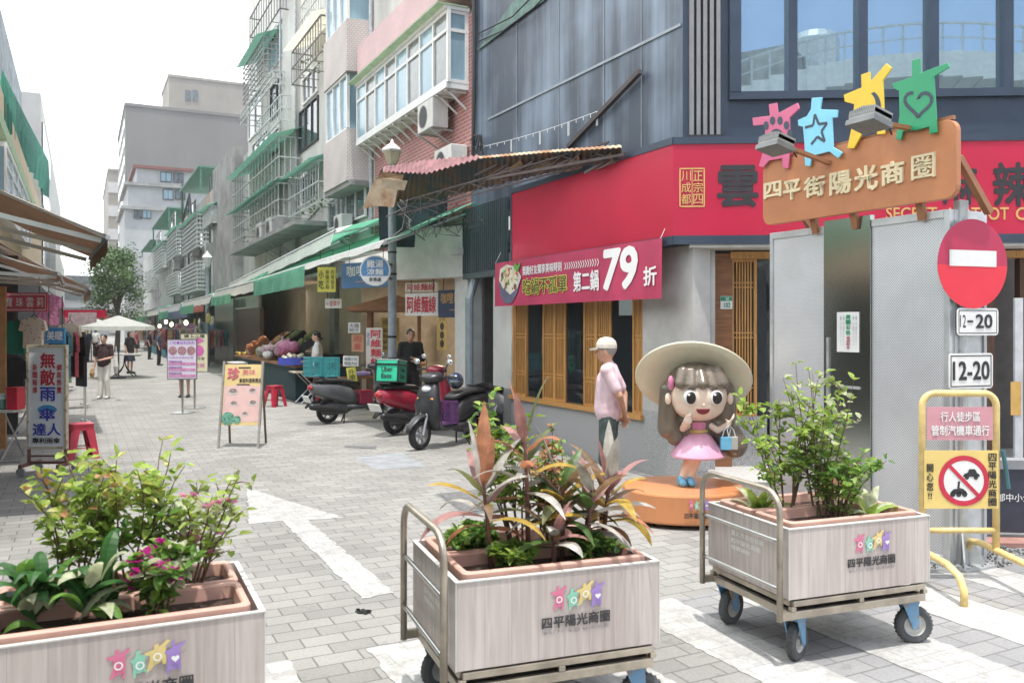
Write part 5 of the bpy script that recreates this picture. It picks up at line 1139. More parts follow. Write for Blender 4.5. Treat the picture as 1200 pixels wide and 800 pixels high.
for sgn in (-1, 1):
    mb = MB(); b0 = c0+R*(w2-.015)*sgn; mb.beam(b0, b0+UP*1.28+F*.27-V3((0, 0, 0)), .03, .03); mb.build('front_leg', M_('grey_wood', (.33, .31, .29), .7, var=.15), af, world=True)
    mb = MB(); b1 = c0+R*((w2-.03)*sgn-.045)+F*.62; mb.beam(b1, b0+UP*1.26+F*.3-R*.03*sgn, .03, .03); mb.build('back_leg', M_('brown_leg_wood', (.2, .14, .1), .7), af, world=True)
# ================================================================== LEFT SIDE OF THE STREET
brownc = M_('brown_awning_cloth', (.25, .14, .08), .8, trans=.12, var=.15); beigew = M_('beige_building_wall', (.62, .49, .34), .85, var=.08, scale=1); netm = M_('green_scaffold_net', (.07, .3, .23), .8, trans=.4, var=.2, scale=2, stretch=(1, 3, .4))
def brown_awning(label, wallx, zw, near, far, val=.17):
    (x0, y0, z0), (x1, y1, z1) = near, far; t = thing('shop_awning', label, 'awning', (wallx, (y0+y1)/2, z0)); n = 8; mb = MB()
    def pt(u, v): 
        a = V3((wallx, y0, zw)).lerp(V3((x0, y0, z0)), v); b = V3((wallx, y1, zw)).lerp(V3((x1, y1, z1)), v); p = a.lerp(b, u); p.z -= .06*math.sin(v*pi); return p
    for i in range(n):
        for j in range(4): mb.face([pt(i/n, j/4), pt(i/n, (j+1)/4), pt((i+1)/n, (j+1)/4), pt((i+1)/n, j/4)])
    mb.build('cloth', brownc, t, world=True)
    mb = MB(); k = 12
    for i in range(k):
        a, b = pt(i/k, 1), pt((i+1)/k, 1); mb.face([a, b, b-UP*(val+.02*math.sin(i*2)), a-UP*(val+.02*math.sin(i*2-2))])
    mb.build('valance', brownc, t, world=True)
    mb = MB(); mb.tube([pt(0, 1)-UP*.02, pt(1, 1)-UP*.02], .025, 6); mb.build('front_bar', galv, t, world=True)
    for u in (.04, .5, .96):
        mb = MB(); a, b = pt(u, 0)-UP*.45, pt(u, .97)-UP*.06; m_ = a.lerp(b, .45)-UP*.0; mb.beam(a, b, .045); mb.build('arm', offw, t, world=True)
    mb = MB(); mb.beam(pt(.02, 0)-UP*.1, pt(.02, 1)-UP*.02, .03); mb.build('end_rafter', offw, t, world=True); return t
brown_awning('big brown retractable awning jutting into the top left of the view', -1.35, 3.42, (.225, 8.85, 2.66), (.10, 11.7, 2.66))
brown_awning('second brown awning, lower and just behind the big one', -1.4, 3.3, (.135, 15.6, 2.45), (.05, 19, 2.45))
brown_awning('brown awning low between the two brown awnings, over the clothes shop', -1.4, 2.95, (-.25, 12.4, 2.5), (-.25, 15.2, 2.5), .1)
L1 = thing('beige_building', 'beige walled building on the left with white bay window behind scaffold net', 'building', (-1.7, 30, 0))
mb = MB(); mb.box(-9, 19.2, 3.3, -1.7, 47, 7.5); mb.build('wall', beigew, L1, world=True)
mb = MB(); mb.box(-1.75, 19.4, 6.2, -1.55, 47, 6.5); mb.build('green_ledge', M_('pale_green_paint', (.4, .55, .36), .7), L1, world=True)
XL = -1.45
def Yl(px, X=XL): return PX(px, 383, X).y
y0, y1 = Yl(8), Yl(36); z0, z1 = 4.4, 5.75
mb = MB(); mb.box(-1.7, y0, z0-.1, XL, y1, z0); mb.box(-1.7, y0, z1, XL, y1, z1+.1)
for i in range(6): y = y0+(y1-y0)*i/5; mb.box(XL-.05, y-.05, z0, XL, y+.05, z1)
mb.box(XL-.05, y0, z1-.4, XL-.002, y1, z1-.34); mb.box(-1.7, y0-.05, z0, -1.6, y0, z1); mb.build('bay_frame', white, L1, world=True)
mb = MB(); mb.box(XL-.04, y0, z0, XL-.03, y1, z1); mb.box(-1.6, y0, z0, XL-.05, y0+.01, z1); mb.build('bay_pane', blueglass, L1, world=True)
L2 = thing('apartment_building', 'grey block with flat roof rising behind the green scaffold net', 'building', (-3, 60, 0))
mb = MB(); mb.box(-12, 48, 3.3, -1.77, 95, 13.3); mb.build('wall', M_('pale_grey_block', (.5, .5, .49), .85, var=.1, scale=.5), L2, world=True)
for z in (5, 8, 10.8):
    mb = MB(); mb.box(-1.76, 49, z, -1.7, 60, z+1.3); mb.build('window_row', darkglass, L2, world=True)
mb = MB(); mb.box(-1.77, 60, 3.5, -1.4, 92, 7.2); mb.build('balcony_block', offw, L2, world=True)
L3 = thing('building_edge', 'blue grey building corner at the top left edge of the view', 'building', (-3.2, 31, 7.5))
mb = MB(); mb.box(-9, 30, 7.5, -2.35, 44, 12.2); mb.build('wall', M_('blue_grey_wall', (.28, .33, .37), .7, var=.25, scale=2), L3, world=True)
mb = MB(); tp = [(2, 80, 21), (8, 93, 22), (20, 117, 27), (32, 141, 32), (45, 166, 38), (57, 189, 44)]; bt = [(0, 150, 21), (6, 155, 22), (17, 172, 27), (28, 188, 32), (41, 206, 38), (54, 232, 44)]
N_ = 40
def li(T, u):
    k = min(int(u*(len(T)-1)), len(T)-2); f = u*(len(T)-1)-k; return [T[k][i]*(1-f)+T[k+1][i]*f for i in range(3)]
for i in range(N_):
    row = []
    for u in (i/N_, (i+1)/N_):
        a, b = D(*li(tp, u)), D(*li(bt, u)); wv = V3((.12*math.sin(u*90), 0, 0)); row.append((a, a.lerp(b, .5)+wv, b+wv*1.2))
    for j in range(2): mb.face([row[0][j], row[0][j+1], row[1][j+1], row[1][j]])
tag(mb.build('scaffold_net', netm, smooth=True), 'green scaffold netting draped diagonally down the left building', 'netting')
# corner block on the left, just outside the view: its shopfront and green fascia mirror in the steel cabinet
LC = thing('corner_building', 'beige corner building with green fascia holding the big brown awning at the left', 'building', (-1.4, 8, 0))
mb = MB(); mb.box(-8, -1, 3.0, -1.36, 16.5, 4.2); mb.build('wall', beigew, LC, world=True)
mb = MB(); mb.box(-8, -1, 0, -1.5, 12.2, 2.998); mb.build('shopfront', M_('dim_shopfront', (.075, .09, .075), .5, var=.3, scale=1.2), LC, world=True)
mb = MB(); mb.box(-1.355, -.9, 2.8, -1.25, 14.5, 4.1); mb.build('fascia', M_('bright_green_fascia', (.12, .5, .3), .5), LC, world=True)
# left shops
lw = thing('clothes_shop', 'dim open clothes shop under the brown awnings at the left edge', 'shop', (-1.6, 18, 0))
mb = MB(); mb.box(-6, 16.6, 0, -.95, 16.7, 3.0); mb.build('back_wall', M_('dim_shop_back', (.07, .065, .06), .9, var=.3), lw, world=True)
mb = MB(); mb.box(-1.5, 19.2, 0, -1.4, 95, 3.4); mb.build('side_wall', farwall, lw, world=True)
mb = MB(); c = D(2, 480, 12.6); mb.box(c.x-.2, c.y, 0, D(6.5, 480, 12.6).x, c.y+.2, 2.4); mb.build('timber_pillar', M_('orange_timber', (.5, .25, .1), .6, var=.15), lw, world=True)
hung_sign('shop_sign', 'small red shop sign with cream border and white lettering on left', pan_px(-12, 55, 343, 365, 13.2), M_('dull_red_sign', (.5, .06, .1), .5, var=.08), [(wlet, [('寶', .27, .25, .4, .75), ('珠', .46, .25, .59, .75), ('雲', .64, .25, .77, .75), ('莉', .82, .25, .94, .75)])], .05, .3)
sgn = bpy.context.scene.objects['shop_sign.002'] if False else None
pn = pan_px(-12, 55, 343, 365, 13.2); mb = MB()
for r_ in ((.02, .08, .98, .11), (.02, .89, .98, .92), (.02, .11, .025, .89), (.972, .11, .98, .89)): pn.rect(mb, *r_, .004)
last_sign = [o for o in S.objects if o.get('label', '').startswith('small red shop sign')][0]
mb.build('border', wlet, last_sign, world=True)
hung_sign('lash_sign', 'square blue sign with white lettering above the umbrella sign board', pan_px(53, 75.5, 384, 402.5, 13.4), M_('bright_blue_sign', (.07, .3, .6), .5), [(wlet, [('美睫', .1, .22, .92, .8, dict(bold=.02))])], .04, .5)
def hung_garment(label, px, py, d, w, h, m, group=None):
    c = D(px, py, d); t = thing('garment', label, 'clothing', c, -YAW, group); garment_mesh(w, h).build('cloth', m, t)
    mb = MB(); mb.tube([(-w*.2, 0, -.02), (0, 0, .05), (w*.2, 0, -.02)], .008, 5); mb.tube([(0, 0, .05), (0, 0, .12), (.03, 0, .15)], .006, 5); mb.build('hanger', black, t); return t
floral = M_('floral_cloth', (.7, .62, .5), .85, col2=(.45, .15, .12), thr=(.36, .44), scale=22)
hung_garment('emerald green blouse hanging at the left edge', 19, 376, 13.0, .36, .5, M_('emerald_cloth', (.0, .16, .1), .8, var=.1))
hung_garment('cream floral blouse beside the emerald one', 40, 372, 12.9, .34, .46, floral)
hung_garment('pink patterned shawl hanging right of red shop sign', 57, 345, 13.9, .42, .5, M_('pink_shawl', (.6, .22, .36), .85, var=.3, scale=20))
hung_garment('pale floral blouse right of the blue lash sign', 82, 378, 15.5, .36, .6, floral)
hung_garment('dark trousers hanging under the emerald blouse', 20, 418, 13.1, .3, .75, M_('black_cloth', (.02, .02, .022), .9))
rack('rack of mixed clothes near the umbrella sign board', -.55, 17.3, .3, 10, 1.3, 1.75, 'clothes racks along left shops'); rack('rack of mixed clothes near the umbrella sign board', -.6, 21.0, .3, 10, 1.4, 1.7, 'clothes racks along left shops')
for o in [o for o in S.objects if o.get('group') == 'clothes racks along left shops']: o['label'] = 'rack of mixed clothes on the left behind the umbrella sign board'
rack('long clothes rack far down the left side', -.55, 26.5, pi/2-.1, 12, 2.2, 1.7, 'far left racks'); rack('long clothes rack far down the left side', -.6, 34, pi/2, 12, 2.5, 1.7, 'far left racks')
for i, (px0, px1, py0, py1, d, m, lab, nm) in enumerate(((74, 124, 363, 372, 46, signred, 'red lettered strip sign crossing the far left shops', 'shop_sign'), (80, 112, 366, 381, 38, M_('pink_white_tarp', (.72, .58, .6), .7, trans=.3, var=.15), 'pinkish white tarp over far left stalls', 'tarp'), (88, 100, 384, 398, 30, ylw, 'small yellow sign above the far left racks', 'sign'))):
    w = pan_px(px0, px1, py0, py1, d); mb = MB(); w.slab(mb, 0, 0, 1, 1, -.1, 0); tag(mb.build(nm, m), lab, nm.replace('shop_', ''))
# umbrella sign board
b = D(54, 540, 10.5); us = thing('sign_board', 'tall white sign board with red and blue umbrella lettering in rusty frame on castors', 'sign board', (b.x, b.y, 0))
ub = pan_px(31.5, 78, 404, 526, 10.45); rustw = M_('rusty_cream_frame', (.6, .52, .38), .7, col2=(.3, .16, .09), thr=(.34, .48), scale=12)
mb = MB(); ub.slab(mb, .04, .02, .96, .98, -.03, 0); mb.build('board', M_('grey_white_board', (.85, .86, .87), .5, var=.04), us, world=True)
mb = MB()
for r_ in ((0, 0, .05, 1), (.95, 0, 1, 1), (.05, 0, .95, .025), (.05, .975, .95, 1)): ub.slab(mb, *r_, -.05, .012)
mb.build('frame', rustw, us, world=True)
mb = MB(); ub.text(mb, '無', .34, .775, .72, .925, .004, .035); ub.text(mb, '敵', .34, .61, .72, .765, .004, .035)
mb.build('red_lettering', redlet, us, world=True)
mb = MB(); ub.text(mb, '新聞報導', .15, .53, .27, .82, .004, .02, vertical=True); ub.text(mb, '網路熱賣', .76, .53, .88, .82, .004, .02, vertical=True); mb.build('small_red_lettering', redlet, us, world=True)
mb = MB(); ub.text(mb, '雨', .33, .46, .73, .595, .004, .035); ub.text(mb, '傘', .3, .27, .74, .4, .004, .03); ub.text(mb, '達人', .15, .13, .86, .25, .004, .03); mb.build('blue_lettering', bluelet, us, world=True)
mb = MB(); ub.poly(mb, [(.52+.25*math.cos(a), .37+.055*math.sin(a)) for a in [pi*i/14 for i in range(15)]], .006); mb.build('umbrella_emblem', M_('sky_blue_print', (.08, .36, .62), .5), us, world=True)
mb = MB(); ub.text(mb, '專利雨傘', .14, .055, .84, .11, .004, .02); mb.build('black_lettering', ink, us, world=True)
mb = MB(); zb0 = ub.o.z
for u in (.03, .97):
    c = ub.p(u, 0, -.02); mb.beam(c, V3((c.x, c.y, .1)), .04); mb.beam(V3((c.x, c.y, .12))+F*.25, V3((c.x, c.y, .12))-F*.2, .04)
a, c = ub.p(.03, 0, -.02), ub.p(.97, 0, -.02); mb.beam((a.x, a.y, .14), (c.x, c.y, .14), .035); mb.beam((a.x, a.y, .22), (c.x, c.y, .22), .02); mb.build('stand', M_('brown_red_steel', (.22, .1, .08), .6), us, world=True)
for u in (.03, .97):
    for s_ in (-.18, .22):
        c = ub.p(u, 0, -.02); mb = MB(); mb.lathe([(.02, -.015), (.05, -.015), (.055, 0), (.05, .015), (.02, .015)], 12, Matrix.Translation((c.x, c.y, .056)+F*0 if False else V3((c.x, c.y, .056))+F*s_) @ Matrix.Rotation(pi/2, 4, R)); mb.build('castor', galv, us, world=True)
# table with basin and red box, stool
c = D(4, 479, 11.6); t = thing('folding_table', 'white topped table at the left edge carrying a basin and a red box', 'table', (c.x-.1, c.y+.1, 0), -YAW)
zt0 = 1.8-.096*11.5; mb = MB(); mb.box(-.6, -.3, zt0-.035, .42, .4, zt0); mb.build('tabletop', offw, t)
for x in (-.4, .22):
    mb = MB(); mb.tube([(x, -.25, 0), (x+.05, .3, zt0-.04)], .014, 6); mb.tube([(x, .3, 0), (x+.05, -.25, zt0-.04)], .014, 6); mb.tube([(x-.02, -.3, .012), (x+.3, -.3, .012)], .014, 6); mb.build('leg', galv, t)
c1 = D(3, 478, 11.5); t = thing('basin', 'sea green plastic basin with pale lid on the left table', 'basin', (c1.x, c1.y, zt0)); mb = MB(); mb.lathe([(.1, 0), (.13, .02), (.155, .13), (.16, .14)], 18); mb.build('body', M_('sea_green_plastic', (.2, .42, .38), .4), t); mb = MB(); mb.lathe([(.165, .14), (.165, .16), (.12, .2), (.02, .21)], 18); mb.build('lid', M_('pale_aqua_plastic', (.5, .68, .62), .4), t)
c1 = D(18.5, 478, 11.45); t = thing('red_box', 'bright red plastic box standing on the left table', 'box', (c1.x, c1.y, zt0), -YAW); mb = MB(); mb.box(-.075, -.1, 0, .075, .1, .27); mb.build('body', M_('scarlet_plastic', (.6, .02, .05), .4), t, bevel=.01); mb = MB(); mb.box(-.08, -.105, .27, .08, .105, .3); mb.build('lid', M_('scarlet_plastic'and'scarlet_lid', (.5, .02, .04), .4), t, bevel=.008)
p = D(95, 499, 11.75); stool('red plastic stool beside the umbrella sign board', (p.x, p.y, 0), .2, 1.06)
# ================================================================== TREE
tr = thing('street_tree', 'leafy green tree closing the view at far end of the street', 'tree', PX(138, 383, 3.2)*1); 
tb = D(137, 383, 62); tr.location = (tb.x, tb.y, 0)
leafg = [M_('tree_leaf_%d' % i, c, .55, trans=.25, var=.25, scale=3) for i, c in enumerate(((.11, .2, .07), (.16, .28, .09), (.22, .35, .13), (.08, .15, .06)))]
mb = MB(); q = random.Random(21)
mb.tube([(0, 0, 0), (.1, .1, 1.8), (.05, 0, 3.2)], [.2, .16, .12], 8); br = []
for i in range(9):
    a = q.uniform(0, 2*pi); e = V3((1.5*math.cos(a)*q.uniform(.5, 1), 1.5*math.sin(a)*q.uniform(.5, 1), q.uniform(4, 7.2))); mb.tube([(.05, 0, 2.2+.15*i), V3((.05, 0, 3.4)).lerp(e, .5)+V3((0, 0, .2)), e], [.09, .05, .02], 6); br.append(e)
mb.build('trunk', M_('tree_bark', (.16, .12, .09), .9), tr)
mb = MB()
clumps = [(V3((q.uniform(-1.6, 1.6), q.uniform(-1.6, 1.6), q.uniform(2.3, 7.2))), q.uniform(.6, 1.05)) for i in range(52)]+[(e, .7) for e in br]
for c, r in clumps:
    sc_ = 1-max(0, (c.z-5.5))*.2; c = V3((c.x*sc_, c.y*sc_, c.z)); col = q.choice((0, 1, 1, 2, 3))
    for k in range(130):
        d = V3((q.gauss(0, 1), q.gauss(0, 1), q.gauss(0, .8))).normalized()*r*q.random()**.45; p = c+d
        ax = V3((q.uniform(-1, 1), q.uniform(-1, 1), q.uniform(-.6, .6))).normalized()*q.uniform(.14, .26); sd = V3((q.uniform(-1, 1), q.uniform(-1, 1), q.uniform(-1, 1))).normalized()*.075
        mb.face([p, p+ax*.5+sd, p+ax, p+ax*.5-sd], col if q.random() < .7 else q.choice((0, 1, 2, 3)))
mb.build('crown', leafg, tr)
# ================================================================== PEOPLE
EYE = M_('eye_dark', (.02, .015, .012), .3)
def human(label, loc, rz, H=1.68, sk=None, top=None, bottom=None, shoes=None, sleeve='short', lower='trousers', J=None, hairm=None, cap=None, hairstyle='short', fat=1.0, vox=.014, hem=.5, stand_z=0):
    s = H/1.7; t = thing('person', label, 'person', (loc[0], loc[1], stand_z), rz)
    sk = sk or skin; j = dict(pel=(0, 0, .93), chest=(0, 0, 1.27), neck=(.0, 0, 1.44), head=(.025, 0, 1.59), shl=(0, .17, 1.39), shr=(0, -.17, 1.39), ell=(-.03, .225, 1.12), elr=(-.03, -.225, 1.12), wrl=(.05, .23, .88), wrr=(.05, -.23, .88),
         hil=(0, .085, .9), hir=(0, -.085, .9), knl=(.02, .1, .49), knr=(.02, -.1, .49), anl=(0, .1, .08), anr=(0, -.1, .08))
    if J: j.update(J)
    j = {k: V3(v)*s for k, v in j.items()}
    def limb(mb, a, b, ra, rb): mb.capsule(j[a], j[b], ra*s, rb*s)
    mb = MB(); hd = j['head']
    mb.ball(hd+V3((0, 0, .015*s)), (.098*s, .078*s, .112*s), 16, 12); mb.ball(hd+V3((.03, 0, -.055))*s, (.062*s, .058*s, .062*s), 12, 8); mb.capsule(hd+V3((.088, 0, .012))*s, hd+V3((.112, 0, -.022))*s, .011*s, .017*s, 8)
    mb.capsule(hd+V3((.082, -.02, -.062))*s, hd+V3((.082, .02, -.062))*s, .012*s, .012*s, 6)
    for y in (-.08, .08): mb.ball(hd+V3((-.005, y, -.005))*s, (.022*s, .012*s, .034*s), 8, 6)
    mb.capsule(j['neck']-V3((0, 0, .03)), hd-V3((.01, 0, .05))*s, .052*s, .05*s); mb.ball(j['chest'], (.1*s, .15*s, .17*s), 12, 8); mb.capsule(j['chest'], j['pel'], .115*s, .115*s); mb.capsule(j['shl'], j['shr'], .06*s, .06*s)
    for a in 'lr':
        limb(mb, 'sh'+a, 'el'+a, .047, .038); limb(mb, 'el'+a, 'wr'+a, .038, .026); limb(mb, 'hi'+a, 'kn'+a, .08, .056); limb(mb, 'kn'+a, 'an'+a, .052, .036)
        wr, el = j['wr'+a], j['el'+a]; d = (wr-el).normalized(); sd = d.cross(V3((1, 0, .01))).normalized(); fr = d.cross(sd)
        palm = wr+d*.05*s; mb.capsule(wr, wr+d*.085*s, .024*s, .027*s, 8); mb.capsule(palm+fr*.018*s, palm-fr*.018*s, .02*s, .02*s, 6)
        for k, (o, L) in enumerate(((-.027, .055), (-.009, .068), (.009, .064), (.027, .05))):
            b = wr+d*.095*s+fr*o*s; e = b+(d*.8+sd*.25*(1 if a == 'l' else -1)).normalized()*L*.6*s; mb.capsule(b, e, .0105*s, .0095*s, 6); mb.capsule(e, e+(d*.55+sd*.6*(1 if a == 'l' else -1)).normalized()*L*.5*s, .0095*s, .008*s, 6)
        b = wr+d*.035*s-fr*.028*s; mb.capsule(b, b+(d*.7-fr*.6).normalized()*.05*s, .013*s, .01*s, 6)
        an = j['an'+a]; mb.capsule(an-V3((.03, 0, .035))*s, an+V3((.15, 0, -.05))*s, .036*s, .026*s)
    mb.build('body', sk, t, remesh=vox*.8, smo=2)
    mb = MB(); 
    for y in (-.031, .031): mb.ball(hd+V3((.086, y, .02))*s, (.008*s, .013*s, .008*s), 8, 6); mb.capsule(hd+V3((.09, y-.014, .042))*s, hd+V3((.09, y+.014, .044))*s, .004*s, .004*s, 6)
    mb.build('eyes', EYE, t)
    if top:
        mb = MB(); mb.ball(j['chest']+V3((-.005, 0, 0)), (.118*s*fat, .17*s, .19*s), 14, 10); he = j['pel'].lerp(j['chest'], hem-.5) if hem != .5 else j['pel']
        mb.capsule(j['chest'], he+V3((.012*fat, 0, .04*s)), .134*s*fat, .145*s*fat); mb.capsule(j['shl'], j['shr'], .073*s, .073*s); mb.capsule(j['neck']-V3((0, 0, .06))*s, j['neck']+V3((0, 0, .0)), .085*s, .06*s)
        for y in (-.06, .06): mb.capsule(j['chest']+V3((0, y*s, -.02)), he+V3((.005, y*s, .0)), .112*s*fat, .124*s*fat)
        for a in 'lr':
            e = j['el'+a]; mb.capsule(j['sh'+a], j['sh'+a].lerp(e, .72), .064*s, .062*s)
            if sleeve == 'long': mb.capsule(j['sh'+a], e, .062*s, .052*s); mb.capsule(e, e.lerp(j['wr'+a], .95), .052*s, .038*s)
        mb.build('shirt', top, t, remesh=vox, smo=3)
    if bottom:
        mb = MB(); mb.capsule(j['pel']+V3((0, -.05, .04))*s, j['pel']+V3((0, .05, .04))*s, .108*s*fat, .108*s*fat)
        if lower == 'skirt': mb.lathe([(.135*s, .98*s), (.17*s, .8*s), (.22*s, .5*s), (.2*s, .5*s)], 16)
        else:
            for a in 'lr':
                k = j['kn'+a]; mb.capsule(j['hi'+a]+V3((0, 0, .02)), k, .1*s, .08*s)
                if lower == 'shorts': mb.capsule(k, k+V3((0, 0, -.05*s)), .082*s, .084*s)
                else: mb.capsule(k, j['an'+a]+V3((0, 0, .03)), .078*s, .072*s)
        mb.build('trousers' if lower == 'trousers' else lower, bottom, t, remesh=vox, smo=3)
    for a in 'lr':
        an = j['an'+a]; mb = MB(); mb.capsule(an-V3((.035, 0, .03))*s, an+V3((.155, 0, -.043))*s, .046*s, .036*s); mb.capsule(an-V3((.03, 0, .055))*s, an+V3((.16, 0, -.06))*s, .026*s, .022*s); mb.build('shoe', shoes or black, t, remesh=vox*.8, smo=1)
    if hairm:
        mb = MB(); mb.ball(hd+V3((-.014, 0, .035))*s, (.104*s, .086*s, .103*s), 16, 12)
        if hairstyle == 'long': mb.capsule(hd+V3((-.06, 0, .03))*s, hd+V3((-.07, 0, -.13))*s, .08*s, .06*s); [mb.capsule(hd+V3((-.02, y, .04))*s, hd+V3((-.03, y, -.1))*s, .03*s, .03*s) for y in (-.075, .075)]
        if hairstyle == 'bun': mb.ball(hd+V3((-.1, 0, .06))*s, .05*s, 10, 8)
        o = mb.build('hair', hairm, t, remesh=vox*.9, smo=2)
    if cap:
        mb = MB(); n = 20
        prof = [(.112, .025), (.112, .06), (.098, .1), (.065, .13), (.02, .142)]
        i0 = len(mb.v); mb.lathe([(r*s, z*s) for r, z in prof], n, Matrix.Translation(hd+V3((-.005, 0, .01))*s) @ Matrix.Diagonal((1.0, .84, 1, 1)))
        mb.prism([(.08+.1*math.cos(a), .08*math.sin(a)) for a in [-pi/2+pi*i/10 for i in range(11)]], hd+V3((0, 0, .035))*s, V3((1, 0, -.12)).normalized()*s, V3((0, 1, 0))*s, V3((.12, 0, 1)).normalized(), -.006, .014)
        mb.build('cap', cap, t, smooth=False)
    return t
def heading(cx, cd): v = R*cx+F*cd; return math.atan2(v.y, v.x)
# ================================================================== UTILITY CABINET, BIG SIGN, NO-ENTRY POST
def perforated(name):
    m, t, b = nodes_of(name, .45); n, L = t.nodes, t.links; b.inputs['Metallic'].default_value = .35
    tcn = n.new('ShaderNodeTexCoord'); mp = n.new('ShaderNodeMapping'); mp.inputs['Rotation'].default_value = (pi/4, 0, 0); mp.inputs['Scale'].default_value = (1, 62, 62); L.new(tcn.outputs['Object'], mp.inputs[0])
    sp = n.new('ShaderNodeSeparateXYZ'); L.new(mp.outputs[0], sp.inputs[0]); cb = n.new('ShaderNodeCombineXYZ'); L.new(sp.outputs['Y'], cb.inputs[0]); L.new(sp.outputs['Z'], cb.inputs[1])
    fr = n.new('ShaderNodeVectorMath'); fr.operation = 'FRACTION'; L.new(cb.outputs[0], fr.inputs[0]); sb = n.new('ShaderNodeVectorMath'); sb.operation = 'SUBTRACT'; sb.inputs[1].default_value = (.5, .5, 0); L.new(fr.outputs[0], sb.inputs[0])
    ln = n.new('ShaderNodeVectorMath'); ln.operation = 'LENGTH'; L.new(sb.outputs[0], ln.inputs[0]); ls = n.new('ShaderNodeMath'); ls.operation = 'LESS_THAN'; ls.inputs[1].default_value = .3; L.new(ln.outputs['Value'], ls.inputs[0])
    no = n.new('ShaderNodeTexNoise'); no.inputs['Scale'].default_value = 2.5; no.inputs['Detail'].default_value = 6; L.new(tcn.outputs['Object'], no.inputs['Vector'])
    cr = n.new('ShaderNodeValToRGB'); cr.color_ramp.elements[0].position = .35; cr.color_ramp.elements[1].position = .6; cr.color_ramp.elements[0].color = (.62, .63, .65, 1); cr.color_ramp.elements[1].color = (.7, .71, .74, 1); L.new(no.outputs['Fac'], cr.inputs[0])
    mx = n.new('ShaderNodeMixRGB'); mx.inputs[2].default_value = (.33, .33, .35, 1); L.new(ls.outputs[0], mx.inputs[0]); L.new(cr.outputs[0], mx.inputs[1]); L.new(mx.outputs[0], b.inputs['Base Color'])
    return m
perf = perforated('perforated_grey_sheet'); alum = M_('aluminium_frame', (.6, .62, .64), .4, .6, var=.1)
XC = 5.8; cy0, cy1 = PX(1114, 383, XC).y, PX(903, 383, XC).y; zcT = 2.68
cab = thing('utility_cabinet', 'tall perforated grey metal cabinet with a steel centre panel beside the no entry sign', 'cabinet', (XC+.2, (cy0+cy1)/2, 0))
def K_(mb, n, m, **k): return mb.build(n, m, cab, world=True, **k)
ya_, yb_ = PX(1022, 383, XC).y, PX(967, 383, XC).y
mb = MB(); mb.box(XC, yb_, .08, XC+.03, cy1-.04, zcT-.06); K_(mb, 'mesh_panel', perf)
mb = MB(); mb.box(XC, cy0+.05, .08, XC+.03, ya_, zcT-.06); K_(mb, 'mesh_panel', perf)
mb = MB(); mb.box(XC-.02, ya_+.003, .02, XC+.03, yb_-.003, zcT+.04); 
stl = M_('brushed_steel_panel', (.47, .49, .46), .17, .97, var=.04, scale=.8); K_(mb, 'steel_panel', stl)
mb = MB()
for (a, b, z0, z1) in ((cy0, cy0+.05, .0, zcT), (cy1-.04, cy1, 0, zcT), (cy0+.05, ya_, zcT-.06, zcT), (yb_, cy1-.04, zcT-.06, zcT), (cy0+.05, cy1-.04, 0, .08)): mb.box(XC-.012, a, z0, XC+.04, b, z1)
K_(mb, 'frame', alum, bevel=.004)
mb = MB(); mb.box(XC+.042, cy0, .0, XC+.42, cy0+.03, zcT); mb.box(XC+.042, cy1-.03, 0, XC+.42, cy1, zcT); mb.box(XC+.39, cy0+.03, 0, XC+.42, cy1-.03, zcT); mb.box(XC+.042, cy0+.03, zcT-.03, XC+.39, cy1-.03, zcT-.001); K_(mb, 'casing', alum)
mb = MB(); mb.beam((XC+.045, cy0-.002, .05), (XC+.045, cy0-.002, 2.6), .02); mb.beam((XC+.38, cy0-.002, .05), (XC+.38, cy0-.002, 2.6), .02); K_(mb, 'seam', galv)
mb = MB(); mb.box(XC-.035, yb_-.07, .9, XC-.021, yb_-.045, PX(970, 395, XC).z); mb.box(XC-.03, ya_+.1, PX(990, 453, XC).z-.012, XC-.021, ya_+.32, PX(990, 453, XC).z+.012); K_(mb, 'handle', galv)
w = Pan(PX(981, 412, XC-.025), (0, -1, 0), UP, abs(PX(1007, 383, XC).y-PX(981, 383, XC).y), PX(981, 366, XC).z-PX(981, 412, XC).z)
po = thing('paper_notice', 'white paper notice with green lettering taped to the steel panel', 'notice', w.p(.5, 0))
mb = MB(); w.slab(mb, 0, 0, 1, 1, 0, .003); mb.build('paper', white, po, world=True)
mb = MB(); w.text(mb, '商圈公告', .42, .42, .62, .95, .005, .03, vertical=True); mb.build('green_lettering', M_('green_print', (.02, .4, .2), .5), po, world=True)
mb = MB(); w.text(mb, '敬請配合', .44, .08, .6, .4, .005, .02, vertical=True); mb.build('red_lettering', M_('pale_red_print', (.7, .25, .3), .5), po, world=True)
for u in (.15, .28, .72, .84): mb = MB(); w.text(mb, '一二三四五六七八', u, .15, u+.07, .9, .005, 0, vertical=True); mb.build('small_lettering', M_('grey_print', (.5, .55, .6), .5), po, world=True)
